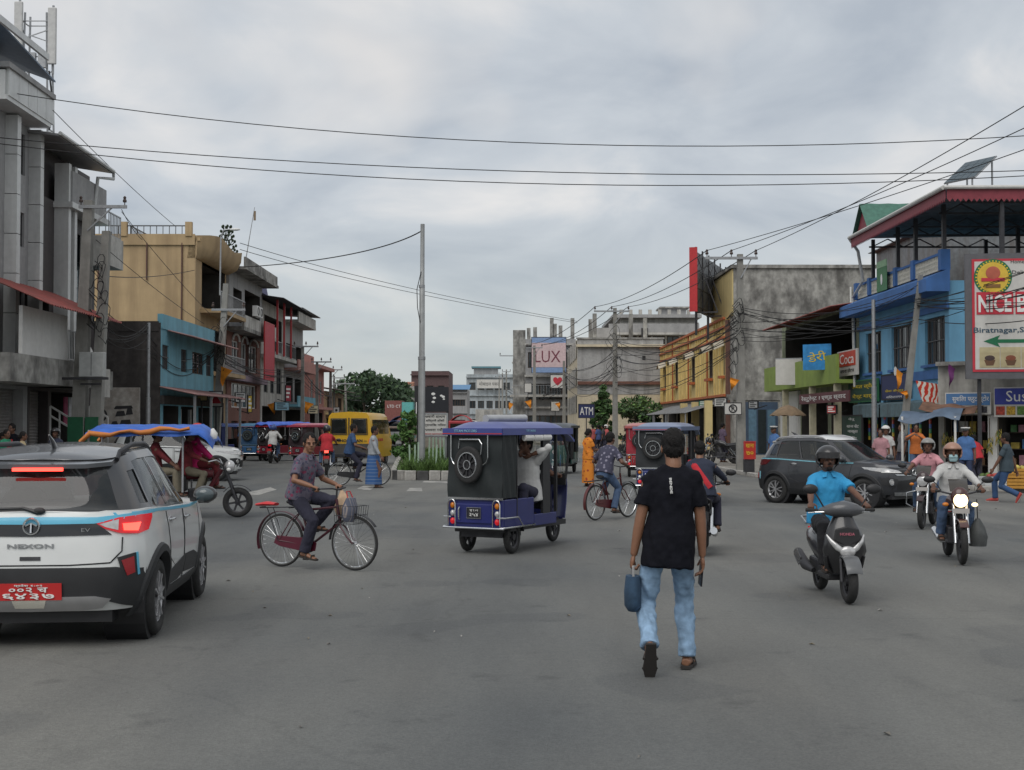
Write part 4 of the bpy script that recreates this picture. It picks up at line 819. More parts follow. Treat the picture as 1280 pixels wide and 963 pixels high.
# ================================================================ poles, wires, island furniture, plants
POLEC = mat('pole concrete', (.26, .255, .235), .9, var=.15, sc=4, bump=.3, stain=.4, stc=(.13, .125, .115), stsc=(4, 4, .5))
GRN = mat('green pole paint', (.012, .10, .045), .7, var=.15)
INSUL = mat('brown insulator', (.05, .03, .025), .3)
def pole(label, px, d, h, arms=(), lean=(0, 0), w=.26, box=False, green=False, steel=False, z0=.1, group=None, rz=0, cat='utility pole'):
    """arms: (height, left reach, right reach, insulators)"""
    p = at(px, 530, d); t = thing('utility_pole', label, cat, (p.x, d, z0), rz, group); h -= z0
    def ax(z): return V((lean[0] * z / h, lean[1] * z / h, z))
    m = MB()
    if steel: m.tube([ax(z) for z in (0, h * .5, h * .5 + .01, h)], [w / 2, w / 2, w * .38, w * .36], 10)
    else:
        k = w / 2; q = k * .6; e = ax(h)
        m.add([(-k, -k, 0), (k, -k, 0), (k, k, 0), (-k, k, 0), (e.x - q, e.y - q, h), (e.x + q, e.y - q, h), (e.x + q, e.y + q, h), (e.x - q, e.y + q, h)], [(0, 3, 2, 1), (4, 5, 6, 7), (0, 1, 5, 4), (1, 2, 6, 5), (2, 3, 7, 6), (3, 0, 4, 7)])
    m.obj('shaft', STEEL if steel else POLEC, t, smooth=40 if steel else None)
    if green: e = ax(1.75); bx(-w / 2 - .012, w / 2 + .012, -w / 2 - .012, w / 2 + .012, 0.0, 1.85).obj('painted_base', GRN, t)
    t['_ins'] = 0; ins = []
    for z, l, r_, n in arms:
        c = ax(z); a = MB().bar((c.x - l, c.y - .14, z), (c.x + r_, c.y - .14, z), .09, .09).obj('cross_arm', STEEL, t)
        if r_ > .5: MB().bar((c.x + r_ * .65, c.y - .14, z), (c.x, c.y - .14, z - .7), .04, .04).obj('brace', STEEL, t)
        for i in range(n):
            x = c.x - l + .06 + (l + r_ - .12) * i / max(1, n - 1)
            MB().lathe([(.015, .02), (.015, .1), (.055, .1), (.06, .15), (.035, .2), (.05, .24), (.02, .28)], 8, Matrix.Translation((x, c.y - .14, z + .03))).obj('insulator', INSUL, a); ins.append(V((p.x + x, d + c.y - .14, z + z0 + .27)))
    if box:
        o = bx(-.25, .25, -w / 2 - .3, -w / 2, box, box + .55).obj('meter_box', mat('meter box', (.4, .41, .4), .5), t)
    del t['_ins']; return t, ins
def wire(label, pts, r=.012, group=None, n=22, name='overhead_wire'):
    """cable through three points (start, low middle, end), a smooth sag"""
    a, b, c = [V(q) for q in pts]; P = []
    for i in range(n + 1): s_ = i / n; P.append(a * (2 * (s_ - .5) * (s_ - 1)) + b * (-4 * s_ * (s_ - 1)) + c * (2 * s_ * (s_ - .5)))
    return tag(MB().tube(P, r, 5).obj(name, ROPE, smooth=60), label, 'wire', group)
def sagw(label, a, c, sag, r=.012, group=None): a, c = V(a), V(c); return wire(label, (a, (a + c) / 2 - V((0, 0, sag)), c), r, group)

# right side
tR, iR = pole('concrete pole with crossarm and no parking sign before the grimy building', 926, 46.6, 7.75, [(7.5, 1.25, .6, 3)], w=.32)
tM, iM = pole('wire laden concrete pole standing before the blank grey building', 769, 78.0, 8.6, [(8.3, 1.25, .85, 3)], w=.34)
tN, iN = pole('leaning slim pole wrapped in cables beside the orange shirted person', 1123, 42.0, 6.5, lean=(.75, 0), w=.22)
pole('thin galvanised pole in front of the blue house', 1093, 43.0, 5.8, w=.17, steel=True)
tX, iX = pole('concrete pole rising before the unfinished building', 668, 112, 8.4, [(8.1, .7, .7, 2)], w=.34)
pole('concrete pole with a round dark lamp box by the red shop board', 705, 106, 6.8, w=.3)
pole('small far pole with a crossarm at the corner of the unfinished building', 644, 135, 8.9, [(8.6, 1.6, .3, 2)], w=.28)
for k, (px, d, y) in enumerate(((633, 180, 462), (624, 205, 470), (628, 215, 466))): pole(['darkest slim pole in the far street', 'middle slim pole in the far street', 'faint slim pole deep in the far street'][k], px, d, zz(y, d), [(zz(y, d) - .4, .6, .6, 2)], w=.3)
c = at(916, 511, 46.2); t = board('no_parking_sign', 'square white no parking sign on the concrete pole', 'road sign', (c.x, c.y, c.z), .62, .42, R(3), BOARDW, (), BTXT, .03, .02)
MB().torus((0, -.025, .21), (0, 1, 0), .13, .025, 24, 5, .004).obj('ring', BTXT, t); lettering('P', BTXT, t, (0, -.022, .21), .16, .1, bold=.02); MB().bar((-.09, -.03, .3), (.09, -.03, .12), .006, .025).obj('slash', BTXT, t)
# left side
tA, iA = pole('left of the two green based poles carrying the meter box', 97, 38.6, 8.3, [(8.0, .25, 1.15, 2)], lean=(.28, 0), w=.42, green=True)
tB, iB = pole('right of the two green based poles carrying the meter box', 117, 38.6, 7.4, lean=(.33, 0), w=.36, green=True)
c = at(116, 456, 38.4); t = thing('meter_cabinet', 'pale metal meter cabinet on a plank between the twin poles', 'meter box', (c.x, 38.35, c.z - .45), 0)
bx(-.3, .42, -.3, -.02, .08, .8).obj('cabinet', mat('meter box', (.4, .41, .4), .5), t, bevel=.02); bx(-1.1, .55, -.32, -.22, 0, .07).obj('platform', DARKM, t); MB().bar((-.3, -.1, -.12), (.3, -.1, -.12), .05, .05).obj('bracket', DARKM, t)
bx(.06, .07, -.31, -.3, .12, .76).obj('door_seam', DARKM, t)
pole('thin bare steel pole before the sooty flank', 185, 45.0, 5.2, w=.15, steel=True)
tC, iC = pole('pole choked with tangled cables at the corner of the aqua blue house', 268, 55.0, 7.6, [(6.4, .5, .9, 2)], lean=(.45, 0), w=.34)
tD, iD = pole('wooden looking pole with a wide crossarm above the rickshaws', 378, 82, 6.6, [(6.45, .55, 1.0, 3)], w=.26)
tE, iE = pole('second crossarm pole beyond the pink house', 396, 94, 6.2, [(6.05, .4, 1.05, 3)], w=.28)
tF, iF = pole('thicker of the paired poles before the trees', 413, 104, 6.1, [(5.9, .5, .95, 3)], w=.3)
tG, iG = pole('thinner of the paired poles before the trees with double crossarm', 417.5, 108, 5.7, [(5.4, .1, .9, 2), (4.9, .1, .6, 1)], w=.2)
tH, iH = pole('short pole leaning against the dark trees', 434, 120, 5.6, [(5.3, .6, .9, 2)], lean=(-.2, 0), w=.24)
c = at(420.5, 513, 103); t = board('notice_board', 'small white notice board on the paired poles', 'sign', (c.x, c.y, c.z), .5, .5, 0, BOARDW, (), BTXT, .03, .03); MB().ell((0, -.02, .25), (.1, .006, .1), 10, 6).obj('emblem', BTXT, t)
c = at(288, 288, 58.5); t = thing('street_lamp', 'curved street lamp arm at the top of the beige building corner', 'street lamp', (c.x, c.y, c.z - 2.9), 0)
MB().tube([(-.45, 0, 0), (-.42, 0, 2.6), (-.3, 0, 2.9), (.05, 0, 2.95)], .035, 7).obj('arm', STEEL, t); MB().ell((.2, 0, 2.93), (.25, .09, .06), 10, 6).obj('lamp_head', WHITE, t, smooth=60)
# tall lamp post on the island
c = at(527, 530, 44.0); t = thing('lamp_post', 'tall stepped grey steel post rising from the traffic island', 'lamp post', (c.x, 44.0, .23), 0); LP = c
MB().tube([(0, 0, 0), (0, 0, 3.7), (.005, 0, 3.72), (.01, 0, 6.1), (.012, 0, 6.12), (.02, 0, 8.2)], [.12, .115, .095, .09, .075, .07], 12).obj('shaft', mat('pole grey paint', (.28, .29, .29), .55, .3), t, smooth=40)
MB().cyl((0, 0, 3.66), (0, 0, 3.76), .125, n=12).obj('collar', STEEL, t); MB().cyl((0, 0, 6.06), (0, 0, 6.16), .1, n=12).obj('collar', STEEL, t); MB().tube([(-.02, -.08, 6.6), (-.16, -.08, 6.0), (-.14, -.08, 5.4), (-.05, -.1, 4.9)], .014, 5).obj('loose_cable', ROPE, t)
# island boards
c = at(545, 500, 46.0); t = thing('black_board', 'black information board on dark posts above the island sign', 'sign', (c.x, 46.0, .2), R(6))
bx(-.44, .44, -.08, .08, zz(515, 46) - .2, zz(484, 46) - .2).obj('panel', mat('board black', (.014, .015, .02), .45), t); bx(-.74, -.46, -.02, .3, zz(516, 46) - .2, zz(483, 46) - .2).obj('side_panel', BLACK, t)
for x in (-.62, .4): bx(x - .04, x + .04, .0, .07, 0, zz(515, 46) - .2).obj('post', BLACK, t)
for x, z, s_ in ((-.1, .62, .07), (-.06, .48, .06), (-.1, .34, .06), (.25, .52, .06), (.18, .56, .05), (.27, .44, .04)): MB().ell((x, -.085, zz(515, 46) - .2 + z), (s_, .006, s_ * .7), 8, 5).obj('white_motif', WTXT, t)
bx(-.7, -.67, -.04, -.02, 1.9, 2.3).obj('white_strip', WTXT, t)
c = at(542, 531, 45.4); t = board('notice_board', 'white notice with five lines of black lettering on the island', 'sign', (c.x, c.y, c.z), .98, .8, R(5), BOARDW,
    [('सवारी साधन', .05, .86, .13, .7, BTXT), ('विस्तारै हाँकौं', .05, .67, .13, .65, BTXT), ('ट्राफिक नियम', .05, .48, .14, .75, BTXT), ('पालना गरौं ।', .05, .29, .13, .7, BTXT), ('विराटनगर महानगरपालिका', .02, .1, .09, .8, RTXT)], STEEL)
for x in (-.42, .42): bx(x - .03, x + .03, .04, .09, -.9, 0).obj('post', STEEL, t)
# slim fence posts on the island
PALEG = mat('pale green post', (.30, .40, .31), .8, var=.15)
k = 0
for px, d, y in ((513, 42.2, 556), (519, 43.4, 556), (523, 42.0, 553), (545, 42.0, 556), (536, 45, 547), (541, 45, 547), (546, 45.1, 547), (551, 45.2, 547), (556, 45.3, 547), (561, 45.3, 547)):
    c = at(px, 530, d); lean_ = random.uniform(-.06, .06); tag(MB().bar((c.x, d, .2), (c.x + lean_, d, zz(y, d)), .05, .05).obj('fence_post', PALEG), 'slim pale green post standing in the island grass', 'post', 'slim posts in the island grass')

# ---- wires
LW = [[(-60, 104), (640, 178), (1380, 163)], [(-60, 166), (640, 214), (1380, 210)], [(-60, 172), (640, 229), (1380, 214)]]
for k, q in enumerate(LW): wire(['highest', 'middle', 'lowest'][k] + ' of the three long wires spanning the sky over the crossing', [at(x, y, 36) for x, y in q], .013)
ends = [at(1625, 59, 24), at(1490, 59, 24), at(1400, 59, 24)]
for k in range(3):
    sagw(['lowest', 'middle', 'highest'][k] + ' of the three wires rising from the no parking pole to the upper edge', iR[k], ends[k], .22, .012)
    sagw(['first', 'second', 'third'][k] + ' crossarm wire between the no parking pole and the wire laden pole', iM[k], iR[k], .35, .016)
    sagw('crossarm wire running on from the wire laden pole down the street', iX[min(k, 1)], iM[k], .5, .02, 'crossarm wires down the right side')
for k, y in enumerate((308, 316)): wire(['upper', 'lower'][k] + ' of the two long wires slanting from the left roofs to the hoarding', (at(300, y - 4, 62), at(520, 362 + k * 5, 85), at(722, 402 + k * 2, 112)), .016)
wire('drooping cable from the tall lamp post to the left rooftops', (at(527, 289, 44), at(428, 320, 52), at(305, 334, 66)), .022)
wire('cable crossing the face of the beige building', (at(128, 345, 40), at(190, 346, 52), at(243, 338, 59.5)), .014)
sagw('steep wire from the silver clad roof to the beige roof', at(66, 138, 38), at(218, 282, 59.8), .1, .012)
for k, (a, c) in enumerate((((152, 262, 38.4), (178, 300, 44)), ((152, 265, 38.4), (262, 392, 54.8)), ((120, 300, 38.4), (255, 405, 54.8)))): sagw('thin wire running back from the twin pole crossarm', at(*a), at(*c), .1, .01, 'thin wires behind the twin poles')
rw = random.Random(11)
def tangle(label, group, A, B, n, ra, rb, s0, s1, r=.012):
    for k in range(n): sagw(label, V(A) + V((rw.uniform(-.1, .1), rw.uniform(-.1, .1), rw.uniform(-ra, ra))), V(B) + V((rw.uniform(-.1, .1), rw.uniform(-.1, .1), rw.uniform(-rb, rb))), rw.uniform(s0, s1), r * rw.uniform(.8, 1.4), group)
tangle('one of the low cables slung between the twin poles and the sooty flank pole', 'low cables by the sooty flank', at(112, 385, 38.4), at(186, 420, 45), 6, .5, .45, .2, .7)
tangle('one of the low cables sweeping from the sooty flank pole to the tangled pole', 'low cables before the aqua blue house', at(186, 425, 45), at(272, 430, 55), 6, .5, .6, .3, 1.0)
tangle('one of the cables between the tangled pole and the crossarm pole above the rickshaws', 'cables along the left shops', at(272, 430, 55), at(378, 468, 82), 8, .7, .5, .3, .9, .014)
tangle('one of the cables bunched beyond the pink house poles', 'cables beyond the pink house', at(378, 470, 82), at(414, 495, 104), 6, .6, .5, .2, .5, .016)
tangle('one of the cables from the paired poles into the trees', 'cables into the trees', at(414, 485, 104), at(450, 500, 130), 4, .4, .4, .2, .5, .016)
tangle('one of the cables crossing in front of the yellow panelled building', 'cables before the yellow panels', at(770, 455, 77.8), at(924, 412, 46.5), 13, 1.5, .7, .2, 1.0, .013)
tangle('one of the cables between the no parking pole and the leaning slim pole', 'cables before the lime balcony', at(926, 405, 46.5), at(1145, 385, 42), 11, .6, .75, .15, .6, .011)
tangle('one of the cables fanning across the bakery hoarding', 'cables over the bakery hoarding', at(1145, 385, 42), at(1400, 330, 31), 11, .6, .9, .05, .35, .011)
tangle('one of the cables between the wire laden pole and the unfinished building', 'cables before the unfinished building', at(768, 455, 78), at(706, 470, 106), 8, .9, .8, .3, 1.2, .016)
tangle('one of the cables strung across the far street mouth', 'cables in the far street', at(706, 485, 106), at(633, 490, 180), 7, .8, .9, .4, 1.4, .022)
for nm, c0, rr in (('tangled pole', at(272, 435, 54.8), .42), ('wire laden pole', at(768, 440, 77.6), .55), ('no parking pole', at(918, 422, 46.3), .35), ('twin poles', at(128, 370, 38.3), .3)):
    m = MB()
    for k in range(10):
        c = c0 + V((rw.uniform(-.2, .2), rw.uniform(-.1, .05), rw.uniform(-1.2, 1.2))); a = rw.uniform(.25, .7) * rr; m.tube([c + V((a * cos(q), .12 * sin(3 * q), 1.3 * a * sin(q) + .1 * sin(2 * q))) for q in [j * 2 * pi / 14 for j in range(14)]], .012, 4, closed=True)
    o = m.obj('cable_coil', ROPE); o['kind'] = 'stuff'; tag(o, 'knot of looped black cables bunched on the ' + nm, 'cables')
# pennants on poles
def pennant(label, px, y, d, w, h, mm, flip=1):
    c = at(px, y, d); w *= .62; h *= .75; m = MB(); m.sheet([[(0, .06 * sin(k), -k * h / 6) for k in range(7)], [(flip * w * (.5 + .5 * (1 - k / 6)) * (1 - .12 * k), .1 * sin(k * 1.3 + 1), -k * h / 6 - .25 * h) for k in range(7)]], (0, .01, 0))
    o = m.obj('pennant', mm, smooth=50); o.location = c; return tag(o, label, 'flag')
SAFF = mat('saffron cloth', (.62, .22, .015), .85, var=.2)
pennant('saffron pennant hanging on the tangled pole', 276, 458, 54.6, .75, .9, SAFF); pennant('saffron pennant on the leaning slim pole', 1121, 461, 41.8, .35, .85, SAFF); pennant('lower saffron cloth tied to the leaning slim pole', 1135, 488, 41.8, -.4, .3, SAFF)
pennant('saffron pennant on the no parking pole', 913, 472, 46.3, .55, .5, SAFF); pennant('saffron pennant near the pink house', 381, 502, 81, .9, .8, SAFF); pennant('saffron pennant beside the red vertical sign', 344, 503, 78, .8, .8, SAFF, -1)
pennant('saffron pennant before the unfinished building', 664, 500, 111, .9, .8, SAFF, -1); pennant('saffron pennant by the small red shop board', 700, 503, 106, .7, .6, SAFF, -1); pennant('saffron pennant far down the right pavement', 636, 503, 150, 1.0, 1.0, SAFF)
# red and white banner slung between pole and shop
c = at(1145, 476, 40.5); m = MB(); rows = []
for k in range(9):
    s_ = k / 8; top = c.lerp(at(1203, 485, 40.3), s_); hh = .85 * (max(0, sin(pi * min(1, s_ * 1.6))) if s_ < .62 else .25 * (1 - s_) + .12) + .04
    rows.append([top + V((0, .08 * sin(3 * s_ * q), -hh * q)) for q in (0, .25, .5, .75, 1)])
def bannerfx(N, L, tc, col, c):
    t = N.new('ShaderNodeTexWave'); t.inputs['Scale'].default_value = 2.2; t.inputs['Distortion'].default_value = 9; t.inputs['Detail'].default_value = 3; L.new(tc.outputs['Object'], t.inputs[0])
    r = N.new('ShaderNodeValToRGB'); e = r.color_ramp.elements; e[0].color = (.5, .03, .02, 1); e[0].position = .35; e[1].color = (.65, .62, .58, 1); e[1].position = .6; q = e.new(.48); q.color = (.6, .3, .05, 1); L.new(t.outputs[1], r.inputs[0]); return r.outputs[0]
tag(m.sheet(rows, (0, .012, 0)).obj('cloth_banner', mat('red white banner print', (.5, .1, .08), .8, var=0, fine=bannerfx), smooth=60), 'crumpled red and white printed cloth banner hung across the shopfront', 'banner')
pennant('purple cloth ribbon tied by the bakery hoarding corner', 1186, 455, 39.5, .35, .8, mat('purple cloth', (.14, .03, .14), .8))
# small signs down the street
for lb, px, y, d, w, h, fc, tx, tm in (('blue cash machine sign on a stalk before the green conifer', 733, 514, 88, 1.1, .95, NAVY, 'ATM', WTXT), ('pale blue vertical shop sign in the far street', 650, 500, 140, .5, 1.6, mat('sign cyan', (.05, .25, .42), .6), None, None),
        ('framed picture sign hung at the corner of the aqua blue house', 270, 499, 53.5, .55, .65, BOARDW, '▲', RTXT), ('small cream shop sign under the aqua blue house eave', 252, 498, 52, .5, .25, CREAM, None, None), ('white square sign near the unfinished building', 694, 508, 118, .8, .9, BOARDW, None, None), ('round white lamp sign high on the unfinished building', 660, 485, 123, .7, .9, BOARDW, None, None),
        ('white board of the far pavement stall', 655, 508, 128, .8, 1.0, mat('pink board', (.4, .28, .34), .7), None, None)):
    c = at(px, y, d); t = board('shop_sign', lb, 'shop sign', (c.x, c.y, c.z), w, h, R(4), fc, [(tx, 0, .5, .55, .8, tm)] if tx else (), DARKM, .08, .04); MB().bar((0, .06, -c.z + h / 2 + .1), (0, .06, h), .06, .06).obj('post', DARKM, t)
c = at(937, 563, 44.6); t = board('red_menu_board', 'small red standing board with yellow lettering at the pole foot', 'menu board', (c.x, c.y, c.z), .4, .6, R(5), mat('board red', (.45, .03, .015), .6), [('खाना', 0, .75, .2, .7, YTXT), ('७०', 0, .35, .22, .6, YTXT)], RED_, .05, .03); bx(-.17, .17, .0, .2, -.44, 0).obj('stand', DARKM, t)

# ---- plants
LEAF = {}
def leaf_mass(rnd, clumps, leaf, per, flat=.7):
    m = MB()
    for c, r in clumps:
        for k in range(per):
            while True:
                q = V((rnd.uniform(-1, 1), rnd.uniform(-1, 1), rnd.uniform(-1, 1)))
                if q.length < 1: break
            p = c + V((q.x * r, q.y * r, q.z * r * flat)); a = V((rnd.gauss(0, 1), rnd.gauss(0, 1), rnd.gauss(0, 1))).normalized(); b_ = a.orthogonal().normalized(); s_ = leaf * rnd.uniform(.6, 1.3)
            m.m = 0 if rnd.random() < .7 else 1
            m.add([p - a * s_, p + b_ * s_ * .45, p + a * s_, p - b_ * s_ * .45], [(0, 1, 2, 3)])
    return m
BARK = mat('bark', (.08, .06, .045), .9)
def tree(label, loc, h, rx, seed, n, leaf, per, cols, trunk=.25, low=.25, name='tree', shape='round', cat='tree'):
    rnd = random.Random(seed); t = thing(name, label, cat, loc, 0); m = MB(); clumps = []
    for i in range(n):
        u = rnd.random(); z = h * (low + (1 - low) * u)
        if shape == 'cone': rr = rx * (1 - u) ** .8 + .1
        else: rr = rx * sqrt(max(.05, 1 - (2 * u - .85) ** 2 * .8))
        a = rnd.uniform(0, 6.283); q = rr * rnd.uniform(.35, 1); c = V((q * cos(a), q * sin(a), z)); clumps.append((c, rx * rnd.uniform(.2, .34) * (1 if shape != 'cone' else .6)))
    m.tube([(0, 0, 0), (.05 * rx, 0, h * .3), (-.04 * rx, .05, h * .6), (0, 0, h * .85)], [trunk, trunk * .75, trunk * .45, trunk * .15], 7)
    for c, r in clumps[:min(14, n)]: b_ = V((0, 0, c.z * .62)); m.tube([b_, b_.lerp(c, .5) + V((0, 0, .1 * h)) * .3, c], [trunk * .3, trunk * .2, trunk * .06], 5)
    m.obj('trunk', BARK, t, smooth=60)
    o = leaf_mass(rnd, clumps, leaf, per).obj('crown', cols, t); return t
G1 = mat('dark leaf', (.028, .055, .026), .8, var=.4, sc=1.2); G2 = mat('mid leaf', (.05, .095, .035), .8, var=.3, sc=1.2); G3 = mat('bright leaf', (.06, .14, .03), .8, var=.3); G4 = mat('light leaf', (.10, .18, .045), .8, var=.3)
for k, (px, d, ytop, rx, lb) in enumerate(((432, 166, 485, 3.2, 'small dark tree behind the thinner paired pole'), (455, 160, 464, 4.0, 'tallest dark tree behind the yellow van with a spiky top'), (478, 164, 474, 4.0, 'broad dark tree to the left of the pale grey shed'), (497, 168, 478, 2.6, 'dark tree crowding the pale grey shed'), (421, 150, 500, 2.0, 'low dark tree at the foot of the paired poles'))):
    c = at(px, 530, d); tree(lb, (c.x, d, 0), zz(ytop, d), rx, 20 + k, 46, .34, 60, [G1, G2], low=.12)
c = at(751, 530, 94); tree('dense green conifer shaped tree beside the cash machine sign', (c.x, 92, 0), zz(484, 92), 1.3, 31, 70, .16, 55, [G2, G3], low=.1, shape='cone', name='conifer_tree')
c = at(795, 530, 92); tree('spreading green creeper on the wall beyond the red rickshaw', (c.x, 92, .4), 3.0, 2.0, 33, 30, .18, 45, [G2, G4], low=.55, trunk=.08, name='creeper', cat='plant')
c = at(812, 530, 88); tree('leafy bush hiding the far end of the yellow building', (c.x, 88, 0), 2.5, 1.0, 34, 20, .16, 45, [G1, G3], trunk=.05, name='bush', cat='bush')
c = at(512, 530, 47); tree('tall leafy bush on the island left of the boards', (c.x, 47, .22), 2.0, .42, 35, 24, .1, 55, [G3, G4], trunk=.03, name='bush', cat='bush', low=.1)
c = at(507, 530, 52); tree('lower leafy bush behind the tall island bush', (c.x, 52, .22), 1.7, .5, 36, 20, .1, 45, [G3, G2], trunk=.03, name='bush', cat='bush', low=.1)
c = at(785, 530, 76); tree('scrubby bush at the foot of the wire laden pole', (c.x, 76, 0.1), .9, .5, 37, 12, .1, 40, [G3, G4], trunk=.03, name='bush', cat='bush', low=.1)
c = at(403, 530, 112); tree('small roadside shrub behind the yellow van roof', (c.x, 112, 0), 2.6, 1.1, 38, 20, .2, 40, [G2, G3], trunk=.06, name='bush', cat='bush', low=.1)
# ================================================================ vehicles (local: +y forward, +x right, z up)
def ip(tb, x):
    if x <= tb[0][0]: return tb[0][1]
    for (a, p), (b, q) in zip(tb[:-1], tb[1:]):
        if x <= b: t = (x - a) / (b - a); t = t * t * (3 - 2 * t) * .5 + t * .5; return p + (q - p) * t
    return tb[-1][1]
LAMPR = mat('red lamp', (.35, .01, .015), .2, var=.2, emit=(1, .02, .03), es=.25, spec=.6)
LAMPRON = mat('lit brake lamp', (.6, .03, .02), .3, var=0, emit=(1, .06, .04), es=3.2)
LAMPO = mat('amber lamp', (.55, .17, .01), .25, var=.1, spec=.6)
LAMPC = mat('clear lamp', (.5, .5, .5), .12, .3, var=.2, sc=20, spec=.7)
LAMPON = mat('lit headlamp', (.9, .8, .6), .3, var=0, emit=(1, .74, .38), es=2.2)
RIMM = mat('alloy', (.45, .45, .46), .35, .7, var=.08)
SEATV = mat('black vinyl', (.02, .02, .021), .55, var=.15)
def wheel(par, c, r, w, spokes='alloy', axis=(1, 0, 0), name='wheel', rim=None, n=36, tread=.0):
    """tyre, rim and hub as wheel > tyre, rim"""
    t = link(name, None, par, loc=c); t.empty_display_size = .1
    if tuple(axis) != (1, 0, 0): t.rotation_euler = (0, 0, atan2(axis[1], axis[0]))
    k = w / 2; MX = Matrix.Rotation(pi / 2, 4, 'Y')
    if spokes == 'alloy':
        ri = r * .64; prof = [(ri, -k * .8), (ri * 1.12, -k), (r * .9, -k), (r * .985, -k * .72), (r, -k * .3), (r, k * .3), (r * .985, k * .72), (r * .9, k), (ri * 1.12, k), (ri, k * .8)]
    elif spokes == 'wire': ri = r - w * 1.05; prof = None
    else: ri = r * .66; prof = [(ri, -k * .7), (ri * 1.05, -k * .95), (r * .86, -k), (r * .97, -k * .6), (r, 0), (r * .97, k * .6), (r * .86, k), (ri * 1.05, k * .95), (ri, k * .7)]
    if prof: MB().lathe(prof, n, MX).obj('tyre', RUBBER, t, smooth=50)
    else: MB().torus((0, 0, 0), (1, 0, 0), r - w / 2, w / 2, n, 8).obj('tyre', RUBBER, t, smooth=60)
    m = MB()
    if spokes == 'alloy':
        m.lathe([(ri * 1.02, -k * .85), (ri * .9, -k * .6), (ri * .9, k * .6), (ri * 1.02, k * .85)], n, MX)
        for s_ in (1, -1):
            m.lathe([(ri * .2, s_ * k * .9), (.0001, s_ * k * .9)], 12, MX)
            for j in range(5):
                for dv in (-.13, .13):
                    a = j * 2 * pi / 5; a1 = a + dv * .8; a2 = a + dv * 1.9
                    m.bar((s_ * k * .78, ri * .15 * cos(a1), ri * .15 * sin(a1)), (s_ * k * .86, ri * .96 * cos(a2), ri * .96 * sin(a2)), .035 * r / .33, .02)
        m.obj('rim', [rim or RIMM], t, smooth=35); MB().cyl((-k * .45, 0, 0), (k * .45, 0, 0), ri * .88, n=24).obj('brake_disc', DARKM, t)
    elif spokes == 'wire':
        m.torus((0, 0, 0), (1, 0, 0), ri, .014, n, 6, .013); m.cyl((-.04, 0, 0), (.04, 0, 0), .02, n=8)
        for j in range(28): a = j * 2 * pi / 28; a2 = a + (.35 if j % 2 else -.35); m.cyl(((.03 if j % 2 else -.03), .018 * cos(a2), .018 * sin(a2)), (0, ri * cos(a), ri * sin(a)), .0022, n=4, caps=False)
        m.obj('rim', rim or CHROME, t, smooth=40)
    else:
        m.lathe([(ri * 1.02, -k * .7), (ri * .88, -k * .4), (ri * .88, k * .4), (ri * 1.02, k * .7)], n, MX); m.cyl((-k * .9, 0, 0), (k * .9, 0, 0), r * .2, n=12)
        for j in range(int(spokes)): a = j * 2 * pi / int(spokes); m.bar((0, r * .1 * cos(a), r * .1 * sin(a)), (0, ri * .95 * cos(a + .15), ri * .95 * sin(a + .15)), r * .1, k * .9)
        m.obj('rim', rim or DARKM, t, smooth=35)
    return t

